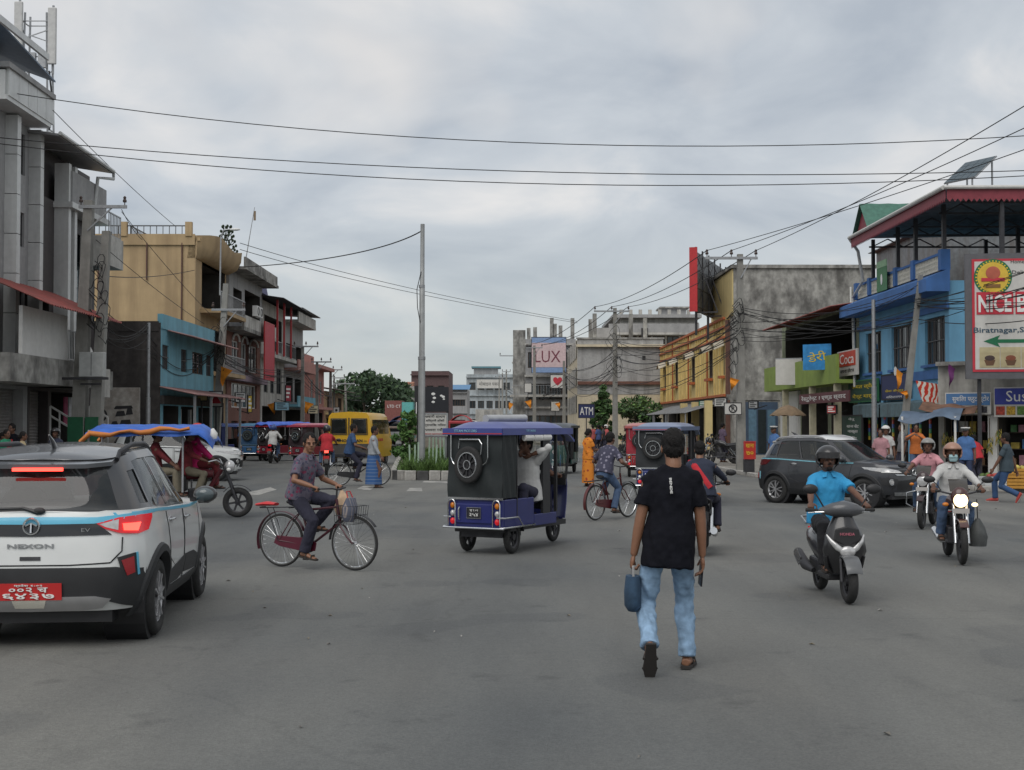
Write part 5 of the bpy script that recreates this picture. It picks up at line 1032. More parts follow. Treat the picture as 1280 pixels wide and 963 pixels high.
def suv(label, loc, rz, paint, roofm, pillarm, accent, plate=False, lit=False, steer=0):
    T = thing('parked_car' if False else 'car', label, 'car', loc, rz)
    Bt = [(.2, .80), (.35, .875), (.55, .90), (.75, .905), (.9, .895), (1.0, .878), (1.15, .85)]
    AF = [(.2, 1.88), (.4, 1.97), (.6, 2.0), (.78, 1.985), (.92, 1.93), (1.05, 1.84)]; AR = [(.2, 1.88), (.4, 1.985), (.6, 2.0), (.8, 1.975), (1.0, 1.935), (1.15, 1.89)]
    ZT = [(-2, 1.09), (-1.5, 1.10), (-.5, 1.055), (.6, 1.02), (1.0, 1.035), (1.4, 1.02), (1.75, .975), (2, .90)]
    NF, NR = 4.2, 6.0; RA, YR, YF = .385, -1.28, 1.22; WR = .335
    def zlow(y):
        z = .24 + (.06 if abs(y) > 1.75 else 0)
        for ya in (YR, YF):
            if abs(y - ya) < RA: z = max(z, WR + sqrt(RA * RA - (y - ya) ** 2))
        return z
    def sup(u, n): return max(0.0, 1 - abs(u) ** n) ** (1 / n)
    def side(y, z, s=1, off=0):
        a = ip(AF, z) if y > 0 else ip(AR, z); bulge = 0
        for ya in (YR, YF): bulge = max(bulge, .028 * math.exp(-((y - ya) / .42) ** 2) * math.exp(-((z - .62) / .22) ** 2))
        return V((s * (ip(Bt, z) * sup(y / a, NF if y > 0 else NR) + bulge + off), y, z))
    def rear(x, z, off=0):
        x = max(-1, min(1, x / (.972 * ip(Bt, z)))) * .972 * ip(Bt, z); return V((x * (1 + off * .9), -ip(AR, z) * sup(x / ip(Bt, z), NR) - off, z))
    def front(x, z, off=0):
        x = max(-1, min(1, x / (.97 * ip(Bt, z)))) * .97 * ip(Bt, z); return V((x * (1 + off * .9), ip(AF, z) * sup(x / ip(Bt, z), NF) + off, z))
    # body
    half = []
    for k in range(12): x = k / 11 * sup(.93, NR); half.append((x, -sup(x, NR)))
    half += [(sup(-.93 + .93 * k / 62, NR), -.93 + .93 * k / 62) for k in range(1, 63)]
    half += [(sup(.9 * k / 60, NF), .9 * k / 60) for k in range(1, 60)]
    xe = sup(.9, NF); half += [(xe * (1 - k / 12), sup(xe * (1 - k / 12), NF)) for k in range(0, 13)]
    K = 12; nn = len(half); m = MB(); grid = {1: [], -1: []}
    for s in (1, -1):
        for xn, yn in half:
            colm = []; yy = yn * 2.0; zl, zt = zlow(yy), ip(ZT, yy)
            for k in range(K + 1):
                z = zl + (zt - zl) * k / K; a = ip(AF, z) if yn > 0 else ip(AR, z); p = V((s * xn * ip(Bt, z), yn * a, z))
                if abs(yn) < .92: p.x = side(p.y, z, s).x
                colm.append(p)
            grid[s].append(colm)
    for s in (1, -1): m.sheet(grid[s] if s > 0 else [c for c in grid[s]])
    cap = []
    for i in range(nn):
        a, b = grid[1][i][K], grid[-1][i][K]; cap.append([b.lerp(a, j / 10) + V((0, 0, .055 * (1 - ((j - 5) / 5) ** 2) * (1 if abs(half[i][1]) < .97 else .3))) for j in range(11)])
    m.sheet(cap); body = m.obj('body', paint, T, smooth=38, fix=True)
    u = MB().box(-.62, .62, -1.86, 1.82, .2, .52)
    for ya in (YR, YF):
        for s in (1, -1): u.cyl((s * .5, ya, WR + .02), (s * .84, ya, WR + .02), RA + .03, n=24)
    u.obj('underbody', BLACK, T)
    # greenhouse
    def gh(xn, yn, v):
        yf = 1.02 - .78 * v ** 1.05; yr = -1.90 + .26 * v ** 1.5; yc, ya = (yf + yr) / 2, (yf - yr) / 2
        hw = .845 - .21 * v - .03 * v ** 6; y = yc + yn * ya; zb = ip(ZT, max(-1.95, min(1.1, y))) - .01 + .04 * max(0, yn) ** 6; zr = ip([(.2, 1.525), (-.35, 1.585), (-1.0, 1.575), (-1.65, 1.50)][::-1], y)
        return V((xn * hw, y, zb + (zr - zb) * v))
    NG = 4.5; cols = []
    for k in range(11): x = k / 10 * sup(.85, NG); cols.append((x, -sup(x, NG)))
    cols += [(sup(-.85 + 1.7 * k / 60, NG), -.85 + 1.7 * k / 60) for k in range(1, 60)]
    xe = sup(.85, NG); cols += [(xe * (1 - k / 10), sup(xe * (1 - k / 10), NG)) for k in range(11)]
    KV = 16; vs = [k / KV for k in range(KV + 1)]
    parts = {}
    def cls(yn, v, xn):
        if yn > .9 or (yn > .84 and xn < .9): return 'windshield' if .03 < v < .93 and xn < .86 else 'pillars'
        if yn < -.9: return 'rear_window' if .06 < v < .86 and xn < .84 else 'pillars'
        if v < .06 or v > .88: return 'pillars'
        if -.03 < yn < .74: return 'front_window'
        if -.56 < yn < -.07: return 'back_window'
        if -.74 < yn < -.6 and .15 < v < .75: return 'quarter_window'
        return 'pillars'
    for s in (1, -1):
        for i in range(len(cols) - 1):
            for k in range(KV):
                yn = (cols[i][1] + cols[i + 1][1]) / 2; xn = (cols[i][0] + cols[i + 1][0]) / 2; key = cls(yn, (vs[k] + vs[k + 1]) / 2, xn)
                if key.split('_')[0] in ('front', 'back', 'quarter'): key = key + ('R' if s > 0 else 'L')
                q = parts.setdefault(key, MB()); ins = V((-s * .012, 0, 0)) if 'window' in key and 'rear' not in key else V()
                P4 = [gh(s * a, b_, v) + ins for (a, b_), v in ((cols[i], vs[k]), (cols[i + 1], vs[k]), (cols[i + 1], vs[k + 1]), (cols[i], vs[k + 1]))]
                q.add(P4 if s > 0 else P4[::-1], [(0, 1, 2, 3)])
    for key, q in parts.items():
        import bmesh
        o = q.obj({'pillars': 'pillars', 'windshield': 'windshield', 'rear_window': 'rear_window'}.get(key, 'side_window'), pillarm if key == 'pillars' else CARGL, T)
        b_ = bmesh.new(); b_.from_mesh(o.data); bmesh.ops.remove_doubles(b_, verts=b_.verts, dist=.0005); bmesh.ops.recalc_face_normals(b_, faces=b_.faces); b_.to_mesh(o.data); b_.free()
        o.data.polygons.foreach_set('use_smooth', [True] * len(o.data.polygons)); o.data.set_sharp_from_angle(angle=R(40))
    rc = []
    for i in range(len(cols)):
        a, b_ = gh(cols[i][0], cols[i][1], 1), gh(-cols[i][0], cols[i][1], 1); rc.append([b_.lerp(a, j / 10) + V((0, 0, .012 + .05 * (1 - ((j - 5) / 5) ** 2) * min(1, (1 - abs(cols[i][1])) * 8 + .2))) for j in range(11)])
    MB().sheet(rc).obj('roof', roofm, T, smooth=50, fix=True)
    # surface patches
    def patch(fn, top, bot, off, name, mm, par=T, nu=5, nv=4, dirv=None, smooth=40):
        def sub(pl):
            out = []
            for a, b_ in zip(pl[:-1], pl[1:]):
                for j in range(nu): out.append((a[0] + (b_[0] - a[0]) * j / nu, a[1] + (b_[1] - a[1]) * j / nu))
            return out + [pl[-1]]
        A, B_ = sub(top), sub(bot); rows = []
        for k in range(nv + 1): rows.append([fn(a[0] + (c[0] - a[0]) * k / nv, a[1] + (c[1] - a[1]) * k / nv, off) for a, c in zip(A, B_)])
        edge = [[fn(*q, -.01) for q in A]] + rows + [[fn(*q, -.01) for q in B_]]
        edge = [[None] + r + [None] for r in edge]
        for k, r in enumerate(edge):
            v_ = max(0, min(nv, k - 1)) / nv
            r[0] = fn(A[0][0] + (B_[0][0] - A[0][0]) * v_, A[0][1] + (B_[0][1] - A[0][1]) * v_, -.01); r[-1] = fn(A[-1][0] + (B_[-1][0] - A[-1][0]) * v_, A[-1][1] + (B_[-1][1] - A[-1][1]) * v_, -.01)
        return MB().sheet(edge).obj(name, mm, par, smooth=smooth, fix=True)
    SD = {1: lambda y, z, o=0: side(y, z, 1, o), -1: lambda y, z, o=0: side(y, z, -1, o)}
    def seam(fn, pts, par, r=.006):
        P = []
        for a, b_ in zip(pts[:-1], pts[1:]):
            for j in range(6): P.append(fn(a[0] + (b_[0] - a[0]) * j / 6, a[1] + (b_[1] - a[1]) * j / 6, .001))
        P.append(fn(*pts[-1], .001)); return MB().tube(P, r, 4).obj('seam', BLACK, par)
    CLAD = mat('grey black cladding', (.022, .023, .025), .6, var=.15)
    for s in (1, -1):
        f = SD[s]
        for y0, y1, yk in ((-.02, .92, .08), (-.88, -.06, -.72)):
            zt0 = lambda y: ip(ZT, y) - .035
            lo0 = .36
            pts_t = [(y0 + (y1 - y0) * k / 4, zt0(y0 + (y1 - y0) * k / 4)) for k in range(5)]; pts_b = [(max(y, -.84) if y0 < -.5 else min(y, .78), lo0 if y > -.7 else .62) for y, _ in pts_t]
            d_ = patch(f, pts_t, pts_b, .004, 'door', paint); seam(f, [pts_t[0], pts_b[0], (pts_b[-1][0], lo0), pts_t[-1]], d_)
            hp = f(yk + .02, zt0(yk) - .075, .012); o = MB().tube([f(yk - .09, zt0(yk) - .075, .004), f(yk - .06, zt0(yk) - .072, .03), f(yk + .06, zt0(yk) - .072, .03), f(yk + .09, zt0(yk) - .075, .004)], .014, 7, ry=.011).obj('handle', CHROME if paint is not WHITE else CHROME, d_, smooth=50)
            MB().ell(f(yk, zt0(yk) - .075, .002), (.008, .085, .035), 12, 8).obj('handle_cup', RIMM, d_)
        patch(f, [(-.90, .36), (-.3, .36), (.3, .36), (.84, .36)], [(-.90, .235), (-.3, .235), (.3, .235), (.84, .235)], .016, 'sill_cladding', CLAD)
        patch(f, [(-.80, .50), (-.35, .54), (.0, .57)], [(-.84, .37), (-.35, .37), (-.05, .40)], .012, 'door_cladding', CLAD); patch(f, [(.02, .57), (.5, .56), (.78, .5)], [(-.02, .40), (.4, .38), (.82, .37)], .012, 'door_cladding', CLAD)
        for ya in (YR, YF):
            rows = []
            for k in range(25):
                a = pi * (k / 24) * 1.16 - .08 * pi; r_ = []
                for q in (RA - .02, RA + .0, RA + .06, RA + .075): y, z = ya + q * cos(a), max(.22, WR + q * sin(a)); r_.append(f(y, z, -.05 if q < RA else (.022 if q < RA + .07 else 0)))
                rows.append(r_)
            MB().sheet(rows).obj('arch_trim', CLAD, T, smooth=40, fix=True)
        patch(f, [(-1.86, ip(ZT, -1.86) - .004), (-1.2, ip(ZT, -1.2) - .004), (-.4, ip(ZT, -.4) - .004), (.4, ip(ZT, .4) - .004), (.95, ip(ZT, .95) - .006)], [(-1.86, ip(ZT, -1.86) - .034), (-1.2, ip(ZT, -1.2) - .03), (-.4, ip(ZT, -.4) - .028), (.4, ip(ZT, .4) - .028), (.95, ip(ZT, .95) - .03)], .006, 'belt_stripe', accent)
        # mirror
        mr = MB().ell((s * .99, .72, 1.1), (.12, .085, .085), 14, 10).obj('mirror', pillarm, T, smooth=60); MB().ell((s * .99, .69, 1.1), (.10, .065, .07), 12, 8).obj('mirror_glass', GLASSG, mr, smooth=60); MB().bar((s * .84, .74, 1.04), (s * .93, .73, 1.06), .05, .04).obj('stalk', BLACK, mr)
        # roof rail
        pr = [gh(s * .93, q, .985) + V((0, 0, z)) for q, z in ((-.82, .0), (-.72, .05), (-.2, .06), (.4, .055), (.62, .04), (.74, 0))]; MB().tube(pr, .018, 7, ry=.024).obj('roof_rail', RIMM if not lit else DARKM, T, smooth=50)
        # head lamp, fog lamp, tail lamp
        fx = lambda y, z, o=0, s=s: side(y, z, s, o)
        lamp = patch(lambda x, z, o=0: front(s * x, z, o), [(.50, .855), (.66, .895), (.80, .92), (.865, .93)], [(.46, .815), (.64, .81), (.78, .825), (.86, .86)], .008, 'headlight', LAMPC); patch(lambda x, z, o=0: front(s * x, z, o), [(.46, .82), (.78, .828)], [(.46, .808), (.78, .812)], .016, 'daytime_strip', WTXT, lamp)
        fg = patch(lambda x, z, o=0: front(s * x, z, o), [(.56, .66), (.70, .70), (.82, .69)], [(.56, .52), (.68, .49), (.80, .53)], .01, 'fog_lamp', CLAD); MB().cyl(front(s * .68, .595, .0), front(s * .68, .595, .03), .05, n=16).obj('lens', LAMPC, fg); MB().torus(front(s * .68, .595, .025), (s * .3, 1, 0), .065, .008).obj('chrome_ring', CHROME, fg)
        g = lambda x, z, o=0, s=s: rear(s * x, z, o)
        tl = patch(g, [(.50, 1.005), (.66, 1.05), (.80, 1.06), (.85, 1.055)], [(.56, .965), (.68, .925), (.80, .91), (.845, .93)], .012, 'taillight', LAMPR if lit else mat('dim tail lamp', (.09, .012, .014), .25)); patch(g, [(.52, 1.0), (.66, 1.035)], [(.57, .975), (.66, .95)], .018, 'clear_lens', LAMPC, tl)
        if lit: patch(g, [(.69, 1.0), (.80, 1.0)], [(.70, .945), (.79, .935)], .020, 'lit_lens', LAMPRON, tl)
        tr = patch(g, [(.67, .73), (.79, .76)], [(.72, .55), (.80, .58)], .012, 'reflector_trim', CLAD); patch(g, [(.695, .705), (.775, .73)], [(.735, .58), (.785, .6)], .018, 'reflector', mat('reflector red', (.3, .015, .02), .3), tr); patch(g, [(.788, .76), (.80, .762)], [(.80, .575), (.812, .58)], .018, 'reflector_edge', accent, tr)
    # front face
    patch(front, [(-.55, .86), (0, .875), (.55, .86)], [(-.5, .76), (0, .75), (.5, .76)], .008, 'grille', CLAD); patch(front, [(-.62, .775), (0, .765), (.62, .775)], [(-.58, .75), (0, .735), (.58, .75)], .018, 'grille_trim', CHROME); patch(front, [(-.62, .62), (0, .66), (.62, .62)], [(-.66, .42), (0, .40), (.66, .42)], .006, 'air_intake', BLACK)
    patch(front, [(-.6, .36), (0, .36), (.6, .36)], [(-.55, .28), (0, .27), (.55, .28)], .014, 'skid_plate', STEEL); MB().torus(front(0, .82, .02), (0, 1, 0), .06, .009, 20, 6).obj('emblem', CHROME, T)
    seam(front, [(-.7, .93), (-.4, .905), (0, .90), (.4, .905), (.7, .93)], T)
    # rear face
    patch(rear, [(-.86, .62), (-.66, .655), (0, .655), (.66, .655), (.86, .62)], [(-.80, .30), (-.6, .38), (0, .38), (.6, .38), (.80, .30)], .012, 'bumper_cladding', CLAD)
    patch(rear, [(-.62, .40), (-.5, .425), (0, .42), (.5, .425), (.62, .40)], [(-.55, .325), (-.4, .305), (0, .30), (.4, .305), (.55, .325)], .022, 'skid_plate', RIMM); patch(rear, [(-.13, .40), (.13, .40)], [(-.11, .33), (.11, .33)], .028, 'tow_cover', LATT)
    patch(rear, [(-.84, 1.088), (-.5, 1.055), (0, 1.06), (.5, 1.055), (.84, 1.088)], [(-.84, 1.06), (-.48, 1.005), (0, 1.0), (.48, 1.005), (.84, 1.06)], .012, 'tailgate_stripe', accent)
    patch(rear, [(-.5, 1.012), (0, 1.02), (.5, 1.012)], [(-.62, .915), (0, .905), (.62, .915)], .010, 'tailgate_panel', mat('gloss black', (.012, .013, .015), .12, coat=.5, var=0))
    em = MB().torus(rear(0, .985, .024), (0, 1, 0), .062, .010, 24, 6).obj('emblem', CHROME, T); MB().tube([rear(-.045, .99, .026), rear(0, 1.012, .026), rear(.045, .99, .026)], .009, 5).tube([rear(0, 1.01, .026), rear(0, .935, .026)], .01, 5).obj('emblem_mark', CHROME, em)
    lettering('NEXON', STEEL, T, rear(0, .83, .008), .035, .36, name='lettering', bold=.02); lettering('EV', CHROME, T, rear(.42, .955, .016), .03, .07)
    for k in (-1, 1): seam(rear, [(k * .70, .89), (k * .70, .78), (k * .62, .69), (k * .3, .675), (0, .675)], T)
    patch(rear, [(-.08, .745), (.08, .745)], [(-.08, .715), (.08, .715)], .006, 'latch_recess', DARKM)
    if plate:
        pl = patch(rear, [(-.25, .535), (.25, .535)], [(-.25, .40), (.25, .40)], .030, 'number_plate', mat('plate red', (.50, .02, .02), .5, var=.05))
        for tx, z, h_, w_ in (('प्रदेश १-०२', .519, .022, .22), ('००२ च', .484, .04, .3), ('६४३७', .432, .048, .4)): lettering(tx, WTXT, pl, rear(0, z, .036), h_, w_, bold=.012)
    # spoiler, brake strip, wiper, aerial
    def gz(y): return gh(0, 0, 1)
    sp = [gh(x, -sup(x, NG), .985) for x in (-.9, -.6, 0, .6, .9)]; MB().sheet([[p + V((0, .12, .03)) for p in sp], [p + V((0, -.13, -.015)) for p in sp]], (0, 0, -.035)).obj('spoiler', roofm, T, smooth=50)
    MB().box(-.2, .2, -1.80, -1.775, 1.425, 1.452).obj('brake_strip', LAMPRON if lit else LAMPR, T)
    wv = lambda x, v: gh(x, -sup(x, NG), v) + V((0, -.02, 0)); MB().tube([wv(.05, .03), wv(-.1, .12), wv(-.45, .1)], [.02, .013, .01], 6).ell(wv(.06, .06), (.05, .025, .03), 8, 6).obj('wiper', BLACK, T)
    MB().tube([(0, -1.25, 1.60), (0, -1.33, 1.66), (0, -1.45, 1.72)], [.05, .03, .008], 8, ry=[.02, .014, .005], side=(0, 1, 0)).obj('aerial', pillarm, T, smooth=60)
    for s in (1, -1): wheel(T, (s * .79, YR, WR), WR, .215); wheel(T, (s * .79, YF, WR), WR, .215, axis=(cos(steer), sin(steer), 0))
    # cabin: black vinyl seats with headrests
    for x, y in ((-.38, .15), (.38, .15), (-.38, -.75), (.38, -.75)): MB().ell((x, y, .95), (.24, .1, .35), 10, 8).ell((x, y, 1.28), (.13, .06, .1), 10, 8).obj('seat', SEATV, T, smooth=60)
    return T
CARW = mat('pearl white car paint', (.64, .655, .645), .28, var=.02, coat=.6); CARD = mat('charcoal car paint', (.035, .037, .043), .28, var=.03, coat=.6, metal=.2); ROOFG = mat('grey roof paint', (.10, .105, .115), .25, var=.03, coat=.6, metal=.3)
TEAL = mat('teal accent', (.07, .30, .40), .35, coat=.3, var=.05)
def face_dir(a, b): return atan2(b[1] - a[1], b[0] - a[0]) - pi / 2
ra, fa = gnd(198, 792), gnd(253, 744); rz = face_dir(ra, fa); u = V((cos(rz), sin(rz), 0)); fwd = V((-sin(rz), cos(rz), 0)); c = ra - u * .86 + fwd * 1.24
WC_ = suv('white compact car with blue tailgate stripe, lit brake lights and red plate', (c.x, c.y, 0), rz, CARW, ROOFG, mat('dark pillar paint', (.03, .031, .034), .3, coat=.5, var=0), mat('sky blue accent', (.10, .42, .60), .35, coat=.3, var=.05), plate=True, lit=True); WC_.scale = (.97, .97, .965)
ra, fa = gnd(969, 628.5), gnd(1086, 635); rz = face_dir(ra, fa); u = V((cos(rz), sin(rz), 0)); fwd = V((-sin(rz), cos(rz), 0)); c = ra - u * .81 + fwd * 1.16
CC = suv('charcoal compact car with white roof turning at the corner', (c.x, c.y, 0), rz, CARD, mat('white roof paint', (.6, .61, .6), .3, coat=.5, var=.02), CARD, mat('pale blue accent', (.16, .4, .48), .35, coat=.3), steer=.3); CC.scale = (.91, .91, .91)
# ---------------------------------------------------------------- three wheelers, two wheelers, van, trucks
SCL = {}
def axle_frame(ra, fa, yr):
    """vehicle origin and turn from its rear and front axle ground points; yr = rear axle's local y"""
    rz = face_dir(ra, fa); f = V((-sin(rz), cos(rz), 0)); c = V((ra[0], ra[1], 0)) - f * yr; return (c.x, c.y, 0), rz
def rickshaw(label, loc, rz, col, roofc, canvas, full=True, tarp=None, textcol=None):
    T = thing('electric_rickshaw', label, 'rickshaw', loc, rz); P = mat('rickshaw paint ' + str(col), col, .35, coat=.3, var=.08)
    RP = mat('rickshaw roof ' + str(roofc), roofc, .4, coat=.2, var=.08); CV = mat('rickshaw canvas ' + str(canvas), canvas, .6, var=.25, sc=3, bump=.15, bsc=5)
    bx(-.44, .44, -1.2, .95, .3, .37).obj('chassis', BLACK, T); bx(-.38, .38, -1.1, -.5, .22, .3).obj('motor', DARKM, T)
    m = MB().box(-.5, .5, -1.3, -1.24, .36, .74).box(-.5, -.46, -1.24, -.28, .36, .74).box(.46, .5, -1.24, -.28, .36, .74).box(-.46, .46, -1.24, -.62, .5, .58); m.obj('tub', P, T, bevel=.012)
    for s in (-1, 1): bx(s * .48 - .02, s * .48 + .02, -.28, .5, .34, .5).obj('side_sill', P, T, bevel=.01)
    bx(-.34, .34, -1.325, -1.301, .42, .68).obj('tailgate', P, T, bevel=.02); MB().tube([(-.27, -1.33, .47), (-.27, -1.36, .5), (-.27, -1.36, .6), (-.27, -1.33, .63)], .012, 6).obj('latch', CHROME, T)
    bx(-.51, .51, -1.33, -1.3, .735, .765).obj('trim_strip', CHROME, T)
    # canvas back and sides
    rr = random.Random(4); n = 14
    rows = [[(-.5 + j / n, -1.31 - .008 * sin(j * 2.3 + i) - .012 * sin(i * .9 + j * .6), .76 + i * .88 / 10) for j in range(n + 1)] for i in range(11)]
    MB().sheet(rows, (0, .012, 0)).obj('canvas_back', CV, T, smooth=60)
    for s in (-1, 1): MB().sheet([[(s * (.5 + .012 * sin(j * 1.7 + i)), -1.3 + j * .05, .76 + i * .88 / 8) for j in range(10)] for i in range(9)], (-s * .012, 0, 0)).obj('canvas_side', CV, T, smooth=60)
    for x, y, a in ((-.48, -.84, .012), (.48, -.84, .012), (-.48, .14, .12), (.48, .14, .12), (-.48, .5, .02), (.48, .5, .02)): bx(x - .025, x + .025, y - a, y + a, .5, 1.66).obj('post', BLACK, T)
    # roof
    rows = []
    for j in range(15):
        y = -1.38 + j * 2.46 / 14; k = min(1, (1 - abs((j - 7) / 7)) * 3 + .15); zf = -.16 * max(0, (y - .6) / .5) ** 2
        rows.append([(x, y, 1.665 + zf + (.115 * k) * (1 - abs(x / .545) ** 4)) for x in [-.545 + q * 1.09 / 12 for q in range(13)]])
    MB().sheet(rows, (0, 0, -.035)).obj('roof', RP, T, smooth=50)
    m = MB()
    for s in (-1, 1): m.box(s * .545 - .012, s * .545 + .012, -1.38, 1.0, 1.6, 1.69)
    m.box(-.545, .545, -1.395, -1.37, 1.6, 1.69); m.obj('roof_edge', RP, T)
    bx(-.55, .55, -1.4, -1.396, 1.612, 1.625).obj('edge_stripe', RED_, T)
    # seats
    bx(-.44, .44, -1.0, -.6, .58, .68).obj('seat', SEATV, T, bevel=.03); bx(-.44, .44, -1.12, -1.02, .68, 1.1).obj('backrest', SEATV, T, bevel=.03); bx(-.42, .42, .12, .45, .55, .66).obj('driver_seat', SEATV, T, bevel=.03); bx(-.42, .42, .02, .1, .66, 1.0).obj('driver_backrest', SEATV, T, bevel=.03)
    # front
    m = MB(); m.sheet([[(x, 1.02 + .16 * (1 - (x / .42) ** 2) + dy, z) for x in [-.42 + k * .84 / 8 for k in range(9)]] for z, dy in ((.38, -.06), (.6, .0), (.85, .03), (1.0, 0))], (0, -.03, 0)); m.obj('front_cowl', P, T, smooth=50)
    MB().cyl((0, 1.2, .78), (0, 1.24, .78), .09, n=16).obj('headlight', LAMPC, T)
    for s in (-1, 1): MB().tube([(s * .42, .98, .95), (s * .47, .98, 1.3), (s * .45, .86, 1.55), (s * .38, .8, 1.66)], .022, 6).obj('screen_frame', BLACK, T)
    m = MB(); m.sheet([[(x, 1.02 + .1 * (1 - (x / .42) ** 2) - .1 * max(0, z - 1.25), z) for x in [-.42 + k * .84 / 6 for k in range(7)]] for z in (1.0, 1.2, 1.4, 1.62)]); m.obj('windscreen', mat('clear screen', (.8, .85, .85), .05, var=0, trans=.9, alpha=.35), T, smooth=50)
    bx(-.42, .42, .97, 1.0, .86, 1.02).obj('dash_panel', BLACK, T); MB().tube([(-.34, .72, .98), (-.2, .86, 1.0), (.2, .86, 1.0), (.34, .72, .98)], .015, 6).obj('handlebar', DARKM, T)
    MB().tube([(0, 1.02, .85), (0, 1.2, .45)], .03, 7).obj('steering_column', DARKM, T)
    for s in (-1, 1): MB().tube([(s * .07, 1.1, .55), (s * .07, 1.3, .22)], .018, 6).obj('fork', CHROME, T)
    MB().sheet([[(x, 1.3 + .26 * cos(a), .22 + .26 * sin(a)) for x in (-.07, -.04, .04, .07)] for a in [R(20 + k * 14) for k in range(11)]], (0, 0, .01)).obj('front_fender', P, T, smooth=50)
    wheel(T, (0, 1.3, .22), .22, .085, '5')
    for s in (-1, 1):
        wheel(T, (s * .41, -.85, .22), .22, .10, '5')
        MB().sheet([[(s * .41 + x, -.85 + .27 * cos(a), .22 + .25 * sin(a)) for x in (-.08, .08)] for a in [R(15 + k * 15) for k in range(11)]], (0, 0, .01)).obj('mudguard', BLACK, T, smooth=50)
    # rear lamps in chrome hoops
    for s in (-1, 1):
        x = s * .41
        for z, lm in ((.655, LAMPO), (.55, LAMPC), (.445, LAMPR)): MB().lathe([(.001, .03), (.03, .028), (.042, .01), (.042, 0)], 14, Matrix.Translation((x, -1.305, z)) @ Matrix.Rotation(pi / 2, 4, 'X')).obj('tail_lamp', lm, T, smooth=60)
        MB().tube([(x - .065, -1.34, .38), (x - .065, -1.34, .68), (x - .045, -1.34, .72), (x, -1.34, .735), (x + .045, -1.34, .72), (x + .065, -1.34, .68), (x + .065, -1.34, .38)], .011, 6).obj('lamp_hoop', CHROME, T, smooth=60)
        MB().tube([(s * .46, -1.36, .36), (s * .56, -1.34, .37), (s * .56, -.35, .37), (s * .5, -.3, .38)], .013, 6).tube([(s * .42, -1.34, .5), (s * .56, -1.33, .5), (s * .56, -.9, .5), (s * .56, -.8, .42), (s * .56, -.75, .37)], .011, 6).obj('side_guard', CHROME, T, smooth=60)
    MB().tube([(-.56, -1.36, .36), (.56, -1.36, .36)], .014, 6).obj('bumper_bar', CHROME, T)
    bx(-.12, .12, -1.335, -1.325, .5, .62).obj('number_plate', BTXT, T); MB().tube([(-.13, -1.335, .49), (.13, -1.335, .49), (.13, -1.335, .63), (-.13, -1.335, .63)], .008, 5, closed=True).obj('plate_frame', CHROME, T)
    lettering('प्र १ ०२', WTXT, T, (0, -1.338, .59), .035, .15); lettering('३५४', WTXT, T, (0, -1.338, .535), .045, .16)
    # spare wheel and chrome hoops on the canvas
    sw = wheel(T, (-.08, -1.37, 1.2), .25, .09, 'alloy', axis=(0, 1, 0), name='spare_wheel', rim=BLACK)
    MB().torus((0, 0, 0), (1, 0, 0), .165, .012, 28, 6).obj('chrome_ring', CHROME, sw).location = (-.045, 0, 0); MB().torus((0, 0, 0), (1, 0, 0), .06, .009, 20, 6).obj('chrome_ring', CHROME, sw).location = (-.05, 0, 0)
    for x0, x1 in ((-.42, -.36), (.26, .2)): MB().tube([(x0, -1.345, 1.6), (x0, -1.345, 1.3), (x0 + (.03 if x0 < 0 else -.03), -1.345, 1.24), (x0 + (.07 if x0 < 0 else -.1), -1.345, 1.2)], .011, 6).obj('chrome_hoop', CHROME, T)
    MB().tube([(-.28, -1.345, 1.42), (-.26, -1.345, 1.54), (.1, -1.345, 1.54), (.15, -1.345, 1.48), (.13, -1.345, 1.34)], .011, 6).obj('chrome_hoop', CHROME, T)
    if full:
        for k in range(3): MB().cyl((.53, -.66 + k * .3, 1.56), (.53, -.39 + k * .3, 1.56), .045, n=10).obj('rolled_curtain', WHITE, T)
        lettering(textcol or 'TITAN MOTORS', mat('pale blue print', (.25, .45, .6), .6), T, (-.12, -1.4, 1.655), .035, .42); lettering('TITAN', mat('pale blue print', (.25, .45, .6)), T, (.56, -.5, 1.655), .03, .3, rot=(pi / 2, 0, pi / 2)); lettering('MAYURI', WTXT, T, (0, 1.0, .94), .05, .3, rot=(pi / 2, 0, pi))
    if tarp:
        rows = [[(-.6 + i * .15, -1.45 + j * .24, 1.83 + .03 * sin(i * 1.3 + j) - (.14 if i in (0, 8) else 0) - (.1 if j in (0, 11) else 0)) for i in range(9)] for j in range(12)]; MB().sheet(rows, (0, 0, -.03)).obj('tarpaulin', tarp, T, smooth=60)
    return T
NAVYP = (.016, .022, .13)
loc, rz = axle_frame(gnd(612, 690), gnd(697, 675.5), -.75); RK = (loc, rz)
T = rickshaw('dark blue electric rickshaw with black canvas back and spare wheel in mid road', loc, rz, NAVYP, (.042, .06, .235), (.012, .017, .018)); T.scale = (.84, .88, 1.0)
o = tag(MB().cyl((-.15, -.6, 1.82), (-.05, .35, 1.83), .055, n=14).obj('rolled_mat', mat('silver roll', (.42, .43, .44), .45, .3), smooth=50), 'silver grey roll of matting lying on the mid road rickshaw roof', 'roll'); o.location = loc; o.rotation_euler = (0, 0, rz)
c = at(836, 530, 31); rickshaw('blue electric rickshaw with pale roof beyond the walking man', (c.x, c.y, 0), R(-18), (.02, .035, .16), (.15, .19, .3), (.014, .017, .02), full=False)
c = at(801, 530, 44.5); rickshaw('narrow red electric rickshaw beyond the pale roofed one', (c.x, c.y, 0), R(-4), (.32, .012, .02), (.40, .13, .12), (.30, .015, .03), full=False)
c = at(287, 530, 66); rickshaw('deep blue parked rickshaw nearest the yellow tarpaulin', (c.x, c.y, 0), R(-24), (.02, .035, .2), (.10, .16, .4), (.018, .03, .13), full=False)
